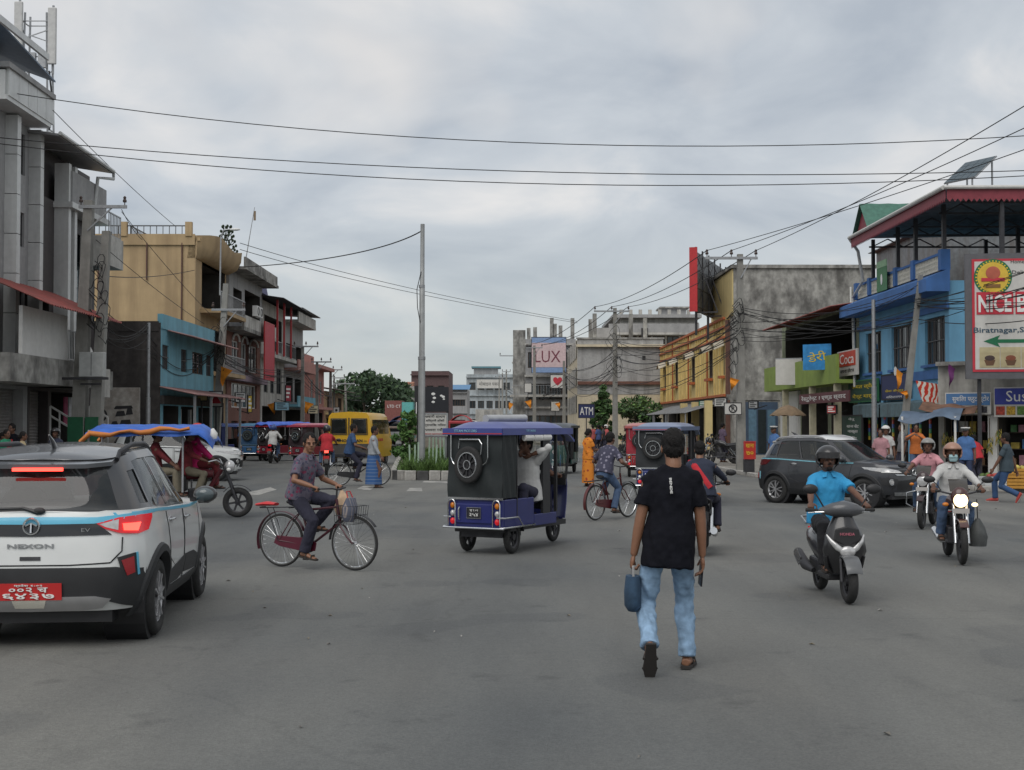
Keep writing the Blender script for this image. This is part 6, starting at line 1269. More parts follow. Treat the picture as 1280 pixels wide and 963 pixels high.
c = at(322, 530, 63.5); rickshaw('teal blue parked rickshaw seen squarely from behind', (c.x, c.y, 0), R(-6), (.025, .10, .24), (.09, .22, .36), (.02, .075, .17), full=False)
c = at(366, 530, 62.5); rickshaw('maroon rickshaw with a blue and white tarpaulin on its roof', (c.x - .3, c.y, 0), R(-42), (.18, .015, .03), (.3, .03, .06), (.03, .02, .022), full=False, tarp=mat('blue white tarpaulin', (.06, .13, .5), .6, var=.2))
c = at(397, 530, 60); rickshaw('dark red rickshaw close beside the yellow van', (c.x - .1, c.y, 0), R(-28), (.2, .015, .03), (.33, .04, .08), (.035, .02, .024), full=False)
c = at(258, 530, 68); rickshaw('rickshaw topped with a crumpled yellow tarpaulin', (c.x, c.y, 0), R(-38), (.03, .04, .07), (.1, .1, .1), (.03, .03, .03), full=False, tarp=mat('yellow tarpaulin', (.42, .3, .06), .7, var=.2))
c = at(710, 530, 47); rickshaw('dark rickshaw hidden behind the mid road one with a silver rack', (c.x - .3, c.y, 0), R(170), (.02, .08, .07), (.06, .07, .08), (.02, .03, .03), full=False)

def motorcycle(label, loc, rz, col, lit=False, guard=False, bag=False, steer=0.0, name='motorcycle', plate=None):
    T = thing(name, label, 'motorcycle', loc, rz); P = mat('tank paint ' + str(col), col, .3, coat=.4, var=.06)
    wheel(T, (0, -.64, .30), .30, .105, '6'); fw = wheel(T, (0, .66, .30), .30, .09, '6')
    m = MB().tube([(0, .42, .92), (0, .1, .78), (0, -.2, .66), (0, -.64, .62)], .03, 7).tube([(0, .42, .88), (0, .3, .5), (0, .05, .28), (0, -.3, .3)], .025, 7); m.obj('frame', BLACK, T, smooth=50)
    for s in (-1, 1): MB().tube([(s * .1, -.1, .32), (s * .1, -.64, .30)], .022, 6).obj('swingarm', DARKM, T); MB().tube([(s * .12, -.3, .68), (s * .12, -.58, .32)], .03, 7).obj('shock', CHROME, T); MB().tube([(s * .085, .46, .9), (s * .085, .66, .30)], .026, 8).obj('fork', CHROME, T, smooth=50)
    MB().box(-.13, .13, -.1, .26, .26, .5).cyl((0, .1, .45), (0, .2, .68), .09, n=10).obj('engine', DARKM, T, bevel=.02)
    MB().tube([(0, -.1, .80), (0, .05, .86), (0, .22, .88), (0, .38, .84)], [.09, .14, .15, .09], 12, ry=[.07, .1, .12, .08], side=(1, 0, 0)).obj('fuel_tank', P, T, smooth=60)
    MB().tube([(0, .0, .80), (0, -.2, .77), (0, -.5, .80), (0, -.72, .84)], [.10, .135, .12, .08], 10, ry=[.035, .05, .05, .035], side=(1, 0, 0)).obj('seat', SEATV, T, smooth=60)
    for s in (-1, 1): MB().prism([(-.25, .72), (-.7, .82), (-.62, .68), (-.3, .55)], s * .12 - .015, s * .12 + .015, 'yz').obj('side_panel', P, T, bevel=.01)
    MB().sheet([[(x, -.64 + .35 * cos(a), .30 + .35 * sin(a)) for x in (-.07, -.05, .05, .07)] for a in [R(60 + k * 13) for k in range(9)]], (0, 0, .012)).obj('rear_fender', BLACK, T, smooth=50)
    MB().sheet([[(x, .66 + .335 * cos(a), .30 + .335 * sin(a)) for x in (-.06, -.035, .035, .06)] for a in [R(45 + k * 13) for k in range(9)]], (0, 0, .012)).obj('front_fender', P, T, smooth=50)
    MB().box(-.07, .07, -.82, -.76, .76, .84).obj('tail_lamp', LAMPRON if lit == 'rear' else LAMPR, T, bevel=.01); bx(-.1, .1, -.88, -.865, .52, .66).obj('number_plate', plate or mat('plate red', (.5, .02, .02)), T)
    MB().tube([(.14, .15, .3), (.17, -.1, .27), (.17, -.3, .3), (.17, -.8, .38)], [.025, .03, .05, .055], 9).obj('exhaust', CHROME, T, smooth=50)
    MB().tube([(-.36, .3, 1.03), (-.3, .36, 1.03), (-.1, .44, .98), (.1, .44, .98), (.3, .36, 1.03), (.36, .3, 1.03)], .014, 7).obj('handlebar', DARKM, T, smooth=60)
    for s in (-1, 1):
        MB().cyl((s * .26, .385, 1.02), (s * .38, .285, 1.03), .02, n=8).obj('grip', RUBBER, T); mm = MB().tube([(s * .24, .39, 1.03), (s * .3, .4, 1.12), (s * .36, .38, 1.17)], .008, 5).obj('mirror_stem', BLACK, T); MB().ell((s * .4, .38, 1.19), (.085, .03, .05), 10, 7).obj('mirror', BLACK, mm, smooth=60)
        MB().ell((s * .2, .52, .84), (.045, .035, .03), 8, 6).obj('indicator', LAMPON if lit is True and s < 0 and guard is False else LAMPO, T); MB().tube([(s * .05, .0, .31), (s * .24, .0, .31)], .014, 6).obj('foot_peg', RUBBER, T)
    MB().ell((0, .5, .94), (.13, .09, .15), 12, 8).obj('headlamp_cowl', P, T, smooth=60); MB().lathe([(.001, .02), (.07, .015), (.1, 0)], 18, Matrix.Translation((0, .575, .90)) @ Matrix.Rotation(-pi / 2, 4, 'X')).obj('headlight', LAMPON if lit is True else LAMPC, T, smooth=60)
    MB().sheet([[(x, .5 - .09 * k - 1.5 * x * x, 1.02 + .085 * k) for x in (-.13, -.07, 0, .07, .13)] for k in range(3)], (0, .006, 0)).obj('visor', mat('smoked visor', (.05, .045, .04), .15), T, smooth=50)
    bx(-.11, .11, .62, .63, .72, .79).obj('front_plate', mat('plate pale', (.4, .38, .36), .5), T)
    if guard:
        for s in (-1, 1): MB().tube([(s * .1, .2, .72), (s * .34, .24, .66), (s * .36, .22, .45), (s * .12, .16, .32)], .016, 6).obj('crash_guard', CHROME, T, smooth=60)
        for k in range(3): MB().tube([(.2, -.25, .4 + k * .09), (.26, -.4, .4 + k * .09), (.26, -.75, .42 + k * .09), (.18, -.85, .44 + k * .09)], .01, 5).obj('saree_guard', CHROME, T)
    return T
MOTO = {}
def place2(ra, fa, yr): return axle_frame(ra, fa, yr)
MOTO['lit'] = place2(gnd(1184, 693.5), gnd(1203, 705.5), -.64); motorcycle('dark motorcycle with lit headlight and amber indicator heading this way', *MOTO['lit'], (.06, .02, .018), lit=True).scale = (.88,) * 3
MOTO['pink'] = place2(gnd(1167, 655), gnd(1147, 663.5), -.64); motorcycle('black motorcycle with chrome guard behind the lit one', *MOTO['pink'], (.03, .012, .014), guard=True).scale = (.88,) * 3
MOTO['back'] = place2(gnd(878, 694.5), gnd(884, 680), -.64); motorcycle('black motorcycle seen from behind beside the walking man', *MOTO['back'], (.02, .02, .022), plate=BLACK).scale = (.9,) * 3
MOTO['white'] = place2(gnd(338, 579.5), gnd(358, 577), -.64); motorcycle('small black motorcycle passing the parked rickshaws', *MOTO['white'], (.02, .02, .025))
MOTO['red'] = place2(gnd(408, 594), gnd(412, 587), -.64); motorcycle('motorcycle with a glowing tail lamp behind the yellow van', *MOTO['red'], (.03, .02, .02), lit='rear')
for k, (px, d, a, cl) in enumerate(((58, 35.0, 95, (.02, .02, .02)), (70, 34.6, 110, (.03, .03, .035)), (80, 34.8, 85, (.25, .1, .04)), (50, 35.6, 100, (.02, .025, .03)))):
    c = at(px, 530, d); motorcycle(['black motorcycle parked second from the twin poles', 'dark motorcycle parked with mirror raised before the shutters', 'parked motorcycle with an orange tank beside the twin poles', 'black motorcycle parked closest to the seated people'][k], (c.x, d, 0.0), R(a), cl)
for k, (px, d, a) in enumerate(((905, 52, 60), (788, 73, 40), (795, 72, 70), (899, 54, 95))):
    c = at(px, 530, d); motorcycle(['black motorcycle parked under the yellow pillars', 'parked motorcycle by the wire laden pole', 'second parked motorcycle leaning by the red rickshaw', 'motorcycle parked deeper under the yellow pillars'][k], (c.x, d, .12 if k in (0, 3) else 0), R(a), (.02, .02, .022))

def scooter(label, loc, rz, col):
    T = thing('scooter', label, 'scooter', loc, rz); P = mat('scooter paint', col, .28, coat=.5, var=.04); DP = mat('scooter dark plastic', (.02, .02, .022), .55, var=.1)
    wheel(T, (0, -.62, .225), .225, .10, '5'); wheel(T, (0, .62, .235), .235, .10, '5')
    for s in (-1, 1): MB().tube([(s * .075, .62, .235), (s * .07, .56, .45), (s * .05, .5, .6)], .02, 6).obj('fork', DARKM, T)
    MB().sheet([[(x, .62 + (.27 + .0 * k) * cos(a), .235 + .275 * sin(a) - 1.6 * x * x) for x in (-.085, -.05, 0, .05, .085)] for k, a in enumerate([R(25 + j * 12) for j in range(11)])], (0, 0, .015)).obj('front_fender', mat('scooter fender grey', (.10, .105, .11), .35, coat=.3), T, smooth=60)
    # apron: shield that widens in the middle and narrows to the headset
    prof = [(.30, .12, .40), (.42, .19, .44), (.55, .235, .475), (.70, .215, .46), (.82, .16, .43), (.93, .10, .40)]; rows = []
    for z, w, y in prof: rows.append([(w * u, y + .10 * (1 - u * u) * (1 if z < .8 else .6), z + .03 * (1 - abs(u))) for u in [-1 + k / 5 for k in range(11)]])
    MB().sheet(rows, (0, -.05, 0)).obj('apron', P, T, smooth=50, fix=True)
    MB().prism([(-.13, .80), (0, .83), (.13, .80), (.15, .68), (0, .60), (-.15, .68)], .545, .57).obj('nose_panel', DP, T, bevel=.02); lettering('HONDA', mat('pink print', (.5, .15, .2), .6), T, (0, .574, .745), .03, .16, rot=(pi / 2, 0, pi))
    MB().ell((0, .578, .555), (.088, .035, .062), 16, 10).obj('headlight', LAMPC, T, smooth=60)
    for s in (-1, 1): MB().tube([(s * .205, .48, .73), (s * .17, .535, .665), (s * .11, .565, .60), (s * .06, .575, .565)], [.01, .024, .034, .03], 10, ry=[.008, .016, .02, .02], side=(0, 0, 1)).obj('indicator', LAMPC, T, smooth=60); MB().tube([(s * .21, .44, .5), (s * .19, .42, .38), (s * .12, .38, .3)], [.05, .045, .03], 8, ry=[.02, .02, .015], side=(0, 1, 0)).obj('leg_panel', DP, T, smooth=60)
    # headset cowl
    MB().tube([(-.24, .33, .985), (-.12, .40, 1.0), (0, .43, 1.01), (.12, .40, 1.0), (.24, .33, .985)], [.03, .075, .095, .075, .03], 12, ry=[.03, .085, .11, .085, .03], side=(0, 0, 1)).obj('headset_cowl', mat('scooter cowl grey', (.075, .078, .085), .35, coat=.3), T, smooth=60)
    MB().tube([(-.37, .27, .99), (-.2, .34, .98), (.2, .34, .98), (.37, .27, .99)], .016, 7).obj('handlebar', DARKM, T, smooth=60)
    for s in (-1, 1):
        MB().cyl((s * .26, .32, .985), (s * .38, .265, .99), .021, n=8).obj('grip', RUBBER, T); MB().tube([(s * .2, .40, .975), (s * .3, .37, .97), (s * .37, .33, .96)], .007, 5).obj('brake_lever', CHROME, T)
        mm = MB().tube([(s * .2, .36, 1.02), (s * .26, .37, 1.12), (s * .31, .36, 1.2)], .009, 6).obj('mirror_stem', BLACK, T); MB().ell((s * .35, .36, 1.225), (.085, .03, .055), 12, 8).obj('mirror', BLACK, mm, smooth=60)
    bx(-.17, .17, -.08, .36, .22, .29).obj('floorboard', DP, T, bevel=.02)
    MB().tube([(0, .0, .42), (0, -.2, .52), (0, -.5, .60), (0, -.78, .66), (0, -.9, .68)], [.13, .19, .19, .13, .05], 12, ry=[.15, .17, .14, .09, .04], side=(1, 0, 0)).obj('rear_body', P, T, smooth=60)
    MB().tube([(0, .03, .70), (0, -.2, .73), (0, -.5, .76), (0, -.76, .77)], [.10, .15, .15, .08], 10, ry=[.04, .055, .055, .03], side=(1, 0, 0)).obj('seat', SEATV, T, smooth=60)
    bx(-.12, .12, -.7, -.2, .2, .4).obj('engine', DARKM, T, bevel=.03)
    ex = MB().tube([(.16, -.3, .26), (.2, -.5, .3), (.21, -.85, .42)], [.03, .06, .055], 10).obj('exhaust', DARKM, T, smooth=50); MB().sheet([[(.27, -.55, .32 - .03), (.27, -.78, .42 - .03)], [(.24, -.55, .38), (.24, -.78, .47)]], (.01, 0, .01)).obj('heat_shield', CHROME, ex)
    MB().tube([(.18, -.55, .78), (.17, -.85, .84), (0, -.93, .86), (-.17, -.85, .84), (-.18, -.55, .78)], .014, 6).obj('grab_rail', STEEL, T, smooth=60); bx(-.07, .07, -.93, -.9, .66, .72).obj('tail_lamp', LAMPR, T)
    return T
MOTO['scooter'] = place2(gnd(1024, 735), gnd(1065, 755.5), -.62); scooter('black scooter with grey front fender ridden towards us by the man in blue', *MOTO['scooter'], (.018, .018, .02)).scale = (.9,) * 3

def bicycle(label, loc, rz, col, guard=None, red_seat=False, steer=0.0, basket=False):
    T = thing('bicycle', label, 'bicycle', loc, rz); P = mat('cycle paint ' + str(col), col, .4, coat=.2, var=.08); D = DARKM; RW = .345
    wheel(T, (0, -.52, RW), RW, .036, 'wire', n=44); wheel(T, (0, .60, RW), RW, .036, 'wire', n=44)
    BBk, ST, HT, HB, SD_ = (0, -.06, .30), (0, -.20, .74), (0, .34, .80), (0, .38, .60), (0, -.23, .82)
    for a, b_, r_ in ((BBk, ST, .016), (ST, HT, .015), (BBk, HB, .017), (HB, (0, .325, .90), .019)): MB().tube([a, b_], r_, 8).obj('frame_tube', P, T)
    for s in (-1, 1):
        MB().tube([BBk, (s * .05, -.2, .31), (s * .06, -.52, RW)], .009, 6).obj('chain_stay', P, T); MB().tube([ST, (s * .05, -.35, .6), (s * .06, -.52, RW)], .008, 6).obj('seat_stay', P, T); MB().tube([HB, (s * .05, .42, .55), (s * .055, .52, .42), (s * .055, .60, RW)], .012, 6).obj('fork_blade', P, T, smooth=60)
    MB().tube([ST, SD_], .013, 7).obj('seat_post', CHROME, T); MB().tube([(0, -.39, .85), (0, -.29, .855), (0, -.14, .85), (0, -.07, .845)], [.085, .10, .045, .025], 10, ry=[.03, .035, .025, .02], side=(1, 0, 0)).obj('saddle', SEATV, T, smooth=60)
    MB().tube([(0, .325, .90), (0, .33, 1.02)], .012, 7).tube([(-.29, .16, 1.03), (-.27, .26, 1.04), (-.15, .36, 1.04), (0, .345, 1.02), (.15, .36, 1.04), (.27, .26, 1.04), (.29, .16, 1.03)], .0115, 7).obj('handlebar', DARKM, T, smooth=60)
    for s in (-1, 1): MB().cyl((s * .288, .15, 1.03), (s * .275, .25, 1.038), .017, n=8).obj('grip', RUBBER, T)
    for y0, a0, a1, mm in ((-.52, 20, 200, guard or P), (.60, 35, 175, BLACK)):
        MB().sheet([[(x, y0 + (RW + .028) * cos(a), RW + (RW + .028) * sin(a)) for x in (-.03, -.015, .015, .03)] for a in [R(a0 + (a1 - a0) * k / 18) for k in range(19)]], (0, 0, .006)).obj('mudguard', mm, T, smooth=60)
    MB().prism([(-.60, .31), (-.56, .41), (-.06, .39), (.06, .33), (.04, .23), (-.1, .21), (-.5, .27)], .045, .06, 'yz').obj('chain_guard', guard or P, T, bevel=.005)
    m = MB().cyl((-.04, -.06, .30), (.07, -.06, .30), .022, n=8); m.torus((.04, -.06, .30), (1, 0, 0), .09, .006, 20, 4); m.obj('crank_set', DARKM, T)
    for s, a in ((1, R(-80)), (-1, R(100))):
        e = (s * .085, -.06 + .17 * cos(a), .30 + .17 * sin(a)); c_ = MB().tube([(s * .07, -.06, .30), e], .009, 6).obj('crank', CHROME, T); bx(e[0] - .0 if s > 0 else e[0] - .09, e[0] + .09 if s > 0 else e[0], e[1] - .04, e[1] + .04, e[2] - .012, e[2] + .012).obj('pedal', RUBBER, c_)
    m = MB()
    for x in (-.06, -.02, .02, .06): m.bar((x, -.82, .76), (x, -.32, .78), .01, .01)
    for y in (-.82, -.6, -.36): m.bar((-.065, y, .77), (.065, y, .77), .01, .01)
    for s in (-1, 1): m.bar((s * .065, -.7, .765), (s * .065, -.53, RW), .009, .009)
    cr = m.obj('carrier', DARKM, T)
    if red_seat: MB().tube([(0, -.88, .80), (0, -.75, .815), (0, -.6, .81)], [.09, .1, .06], 10, ry=[.02, .03, .02], side=(1, 0, 0)).obj('rear_cushion', mat('red vinyl', (.5, .02, .025), .5), cr, smooth=60)
    return T
BIKE = {}
BIKE['near'] = axle_frame(gnd(349, 707.5), gnd(440, 712.5), -.52); bicycle('maroon roadster bicycle with red rear cushion in the near lane', *BIKE['near'], (.06, .012, .02), guard=mat('maroon guard', (.09, .01, .025), .4), red_seat=True).scale = (.94,) * 3
BIKE['mid'] = axle_frame(gnd(743, 650.5), gnd(784, 646.5), -.52); bicycle('dark red bicycle ridden away past the orange sari', *BIKE['mid'], (.08, .012, .012)).scale = (.93,) * 3
BIKE['far'] = axle_frame(gnd(424, 607.5), gnd(472, 607), -.52); bicycle('black bicycle crossing behind the yellow van', *BIKE['far'], (.015, .015, .017))
c = at(890, 530, 29); BIKE['white'] = ((c.x, c.y, 0), R(168)); bicycle('bicycle coming this way beside the pale roofed rickshaw', *BIKE['white'], (.02, .02, .02))

# --- cargo rickshaw with motorcycle front and blue tarpaulin
fa = gnd(297, 646.5); rz = R(-84); f = V((-sin(rz), cos(rz), 0)); c = fa - f * 1.35; TRK = ((c.x, c.y, 0), rz)
T = thing('tarp_rickshaw', 'motor rickshaw with motorcycle front under a blue and orange tarpaulin', 'rickshaw', *TRK); MRN = mat('maroon metal', (.10, .012, .018), .5, var=.15)
wheel(T, (0, 1.35, .28), .28, .085, '6')
for s in (-1, 1): MB().tube([(s * .085, 1.1, .95), (s * .085, 1.35, .28)], .026, 8).obj('fork', DARKM, T); wheel(T, (s * .52, -.95, .26), .26, .10, '6')
MB().sheet([[(x, 1.35 + .32 * cos(a), .28 + .32 * sin(a)) for x in (-.06, 0, .06)] for a in [R(40 + k * 13) for k in range(9)]], (0, 0, .012)).obj('front_fender', BLACK, T, smooth=50)
MB().tube([(0, 1.05, .9), (0, .8, .5), (0, .3, .42), (0, -.9, .4)], .045, 7).obj('frame', MRN, T); MB().tube([(0, .35, .78), (0, .6, .82), (0, .9, .82)], [.12, .15, .09], 10, ry=[.08, .11, .07], side=(1, 0, 0)).obj('fuel_tank', MRN, T, smooth=60); MB().box(-.14, .14, .45, .85, .28, .55).obj('engine', DARKM, T, bevel=.02)
MB().tube([(-.4, .85, 1.05), (-.3, .98, 1.08), (0, 1.06, 1.0), (.3, .98, 1.08), (.4, .85, 1.05)], .014, 7).obj('handlebar', CHROME, T, smooth=60); MB().ell((0, 1.2, .95), (.11, .1, .12), 12, 8).obj('headlight', LAMPC, T, smooth=60); MB().ell((.2, 1.2, .9), (.05, .04, .035), 8, 6).obj('indicator', WTXT, T); MB().ell((-.2, 1.2, .9), (.05, .04, .035), 8, 6).obj('indicator', WTXT, T)
bx(-.62, .62, -1.5, .3, .42, .5).obj('deck', MRN, T, bevel=.01); bx(-.16, .16, .0, .42, .5, .78).obj('driver_seat', SEATV, T, bevel=.03); bx(-.6, .6, -1.2, -.75, .5, .82).obj('bench', mat('maroon seat', (.12, .02, .025), .6), T, bevel=.03); bx(-.6, .6, -1.32, -1.22, .82, 1.2).obj('bench_back', mat('maroon seat', (.12, .02, .025)), T, bevel=.03)
for s in (-1, 1):
    bx(s * .6 - .02, s * .6 + .02, -1.5, -.6, .5, .78).obj('side_board', MRN, T)
    for y in (-1.25, -.5, .42): MB().cyl((s * .6, y, .5), (s * .6, y, 1.64), .02, n=7).obj('post', STEEL, T)
rows = [[(-.78 + i * .13, -1.32 + j * .185, 1.63 + .10 * sin(pi * i / 12) + .018 * sin(i * 2.1 + j * 1.3) - .07 * (i in (0, 12)) - .10 * (j == 0)) for i in range(13)] for j in range(12)]
for k in (1, 2): rows.append([(x, .72 + k * .13, z - .05 * k - .04 * k * k) for x, y, z in rows[11]])
MB().sheet(rows, (0, 0, -.03)).obj('tarpaulin', mat('blue tarpaulin', (.02, .10, .42), .55, var=.25, sc=4, bump=.2, bsc=6), T, smooth=60)
for s in (1, -1):
    MB().tube([(s * .8, -1.36 + k * .175, 1.54 + .03 * sin(k * 1.7) - .12 * (k == 0) + .012 * k) for k in range(12)], [.06 + .015 * sin(k * 2.0) for k in range(12)], 8, ry=[.04 + .012 * sin(k * 1.1) for k in range(12)]).obj('tarpaulin_hem', mat('orange tarpaulin lining', (.45, .15, .03), .7, var=.3, sc=3), T, smooth=60)
MB().tube([(.62, .95, 1.66), (.64, .98, 1.56), (.63, 1.0, 1.48)], [.03, .07, .04], 8).obj('tied_bundle', WHITE, T, smooth=60)

# --- yellow van
ra = gnd(436, 583); T = thing('van', 'yellow school van with twin rear windows driving away', 'van', (ra.x, ra.y, 0), R(-6)); YV = mat('van yellow', (.62, .36, .02), .4, coat=.3, var=.06)
m = MB(); rows = []
for y, k in ((0, .0), (.04, .02), (2.6, 0), (3.6, -.02), (4.0, -.5)):
    top = 2.2 + (k if k < 0 else 0); rows.append([(x * (1 - (.02 if y == 0 else 0)), y, z) for x, z in ((-.98, .35), (-1.0, .9), (-.97, 1.25), (-.86, top - .14), (-.74, top), (0, top + .05), (.74, top), (.86, top - .14), (.97, 1.25), (1.0, .9), (.98, .35))])
m.sheet(rows); n = 11; m.add(rows[0], [tuple(range(n))]); m.add(rows[-1], [tuple(range(n))[::-1]]); m.obj('body', YV, T, smooth=40, fix=True)
for s in (-1, 1):
    w = MB().prism([(s * .43 - .32, 1.35), (s * .43 + .32, 1.35), (s * .43 + .29, 1.93), (s * .43 - .29, 1.93)], -.035, -.01).obj('rear_window', CARGL, T, bevel=.03); MB().tube([(s * .43 - .35, -.02, 1.32), (s * .43 + .35, -.02, 1.32), (s * .43 + .32, -.02, 1.96), (s * .43 - .32, -.02, 1.96)], .022, 6, closed=True).obj('window_seal', BLACK, w)
    for k in range(3): MB().prism([(.35 + k * 1.1, 1.32), (1.3 + k * 1.1, 1.32), (1.25 + k * 1.1, 1.92), (.4 + k * 1.1, 1.92)], s * .90, s * .965, 'yz').obj('side_window', CARGL, T)
    bx(s * .9 - .06, s * .9 + .06, -.04, -.001, .7, 1.1).obj('tail_lamp', LAMPR, T); wheel(T, (s * .84, .8, .33), .33, .2); wheel(T, (s * .84, 3.2, .33), .33, .2)
bx(-.96, .96, -.02, -.005, .5, .93).obj('lower_band', mat('grey band', (.06, .055, .05), .6), T); bx(-1.0, 1.0, -.12, -.02, .36, .52).obj('bumper', BLACK, T, bevel=.02); bx(-.025, .025, -.02, -.008, .95, 2.0).obj('door_seam', DARKM, T)
lettering('-- SCHOOL VAN --', BTXT, T, (0, -.03, 1.06), .12, 1.5, bold=.03); lettering('SCHOOL', RTXT, T, (1.004, 1.6, 1.08), .12, 1.0, rot=(pi / 2, 0, pi / 2))

# --- far traffic
def truck(label, px, d, w, h, cab, rz=0, name='truck', load=None, facing=True):
    c = at(px, 530, d); t = thing(name, label, 'truck', (c.x, d, 0), rz); P = mat(label[:20], cab, .6, var=.15)
    bx(-w / 2, w / 2, .0, 1.6, .6, h * .82).obj('cab', P, t, bevel=.08); o = bx(-w * .42, w * .42, -.03, .0, h * .48, h * .74).obj('windscreen', CARGL, t); bx(-w / 2, w / 2, -.1, 0, .5, .78).obj('bumper', DARKM, t); bx(-w * .3, w * .3, -.04, 0, .85, 1.15).obj('grille', STEEL, t)
    for s in (-1, 1): bx(s * w * .4 - .12, s * w * .4 + .12, -.06, 0, .82, 1.05).obj('headlight', LAMPC, t); wheel(t, (s * w * .42, 1.0, .45), .45, .25); wheel(t, (s * w * .42, 4.2, .45), .45, .25)
    bx(-w / 2, w / 2, 1.75, 6, .75, h * .8).obj('cargo_bed', mat('truck bed', (.16, .10, .07), .8, var=.3), t)
    MB().sheet([[(x, y, h * .8 + (.5 * (1 - (2 * x / w) ** 2))) for x in [-w / 2 + k * w / 8 for k in range(9)]] for y in (1.6, 3, 4.5, 6)], (0, 0, -.05)).obj('tarpaulin', load or mat('truck tarp', (.03, .05, .13), .7, var=.3), t, smooth=60)
    return t
truck('ornate brown truck coming along the left carriageway', 491, 100, 1.75, 1.9, (.18, .13, .10)); truck('truck under a dark blue tarpaulin behind the brown one', 499, 108, 1.9, 2.4, (.06, .05, .06))
truck('red and white bus front beyond the island boards', 575, 96, 1.7, 2.4, (.35, .03, .04), name='bus', load=RED_); truck('dark pickup carrying white sacks behind the rickshaw roof', 589, 98, 1.4, 1.9, (.04, .045, .05), name='pickup', load=WHITE)
truck('pale yellow cab vehicle in the far right lane', 636, 110, 1.6, 1.95, (.45, .33, .05), load=mat('tarp grey', (.2, .2, .2), .7))
c = at(222, 530, 41); suv('white car half hidden behind the tarpaulin rickshaw', (c.x, 41, 0), R(-80), CARW, CARW, CARW, DARKM)
# ================================================================ people
def spots(c2, scale, thr=.32, c3=None):
    def f(N, L, tc, col, c):
        t = N.new('ShaderNodeTexVoronoi'); t.inputs['Scale'].default_value = scale; L.new(tc.outputs['Object'], t.inputs['Vector'])
        r = N.new('ShaderNodeValToRGB'); e = r.color_ramp.elements; e[0].position = thr; e[0].color = (*c2, 1); e[1].position = thr + .06; e[1].color = (*c, 1); L.new(t.outputs['Distance'], r.inputs[0])
        if not c3: return r.outputs[0]
        t2 = N.new('ShaderNodeTexNoise'); t2.inputs['Scale'].default_value = scale * 1.6; L.new(tc.outputs['Object'], t2.inputs['Vector']); g = N.new('ShaderNodeValToRGB'); g.color_ramp.elements[0].position = .56; g.color_ramp.elements[1].position = .6; L.new(t2.outputs[0], g.inputs[0])
        m = N.new('ShaderNodeMixRGB'); L.new(g.outputs[0], m.inputs[0]); L.new(r.outputs[0], m.inputs[1]); m.inputs[2].default_value = (*c3, 1); return m.outputs[0]
    return f
def stripes(c2, scale, axis='Z'):
    def f(N, L, tc, col, c):
        t = N.new('ShaderNodeTexWave'); t.bands_direction = axis; t.inputs['Scale'].default_value = scale; t.inputs['Distortion'].default_value = .3; L.new(tc.outputs['Object'], t.inputs[0])
        r = N.new('ShaderNodeValToRGB'); e = r.color_ramp.elements; e[0].position = .93; e[0].color = (*c, 1); e[1].position = .97; e[1].color = (*c2, 1); L.new(t.outputs[1], r.inputs[0]); return r.outputs[0]
    return f
def cloth(name, c, **k): return mat('cloth ' + name, c, .9, var=k.pop('var', .16), sc=k.pop('sc', 9), bump=.35, bsc=22, **k)
SKIN = mat('brown skin', (.22, .105, .06), .55, var=.08, sc=14); SKIND = mat('dark brown skin', (.13, .06, .036), .55, var=.08, sc=14)
HAIR = mat('black hair', (.010, .009, .009), .7, var=.3, sc=60, bump=.5, bsc=120, spec=.25)
JEANS = cloth('light jeans', (.215, .33, .47), var=.3, sc=11); NAVYT = cloth('navy trousers', (.022, .022, .04)); DENIM = cloth('denim', (.06, .10, .18), var=.25); BLACKT = cloth('black trousers', (.015, .015, .018))
SANDAL = mat('sandal', (.03, .024, .02), .7); WHSHOE = mat('pale shoe', (.4, .38, .36), .6); REDSHOE = mat('red shoe', (.4, .05, .04), .6)
def melt(m, voxel, name, mats, parent, wr=0.0, wf=9.0, it=3, seed=0.0):
    """grow one continuous skin over the overlapping shapes"""
    me = m.mesh(name, mats); o = bpy.data.objects.new(name, me)
    r = o.modifiers.new('r', 'REMESH'); r.mode = 'VOXEL'; r.voxel_size = voxel; r.use_smooth_shade = True
    sm = o.modifiers.new('s', 'SMOOTH'); sm.factor = .5; sm.iterations = it
    out = baked(o); JUNK.extend((o, me))
    if wr:
        n = len(out.vertices); nn = [0.0] * (3 * n); cc = [0.0] * (3 * n); out.vertices.foreach_get('normal', nn); out.vertices.foreach_get('co', cc)
        for i in range(0, 3 * n, 3):
            p = V(cc[i:i + 3]); q = mnoise.noise(V((p.x * wf * 1.3 + seed, p.y * wf * 1.3, p.z * wf * .8 + 2 * p.x * wf))) + .5 * mnoise.noise(V((p.x * wf * 2.4, p.y * wf * 2.4 + seed, p.z * wf * 2.2)))
            for j in range(3): cc[i + j] += nn[i + j] * q * wr
        out.vertices.foreach_set('co', cc)
    if not out.materials: [out.materials.append(q) for q in (mats if isinstance(mats, list) else [mats])]
    out.polygons.foreach_set('use_smooth', [True] * len(out.polygons)); out.update(); out.name = name
    return link(name, out, parent)
def ik(a, c, l1, l2, pole):
    a, c = V(a), V(c); d = c - a; L_ = min(d.length, (l1 + l2) * .999); u = d.normalized(); c = a + u * L_
    k = (l1 * l1 - l2 * l2 + L_ * L_) / (2 * L_); h = sqrt(max(1e-6, l1 * l1 - k * k)); p = V(pole) - u * u.dot(V(pole)); p.normalize(); return a + u * k + p * h, c
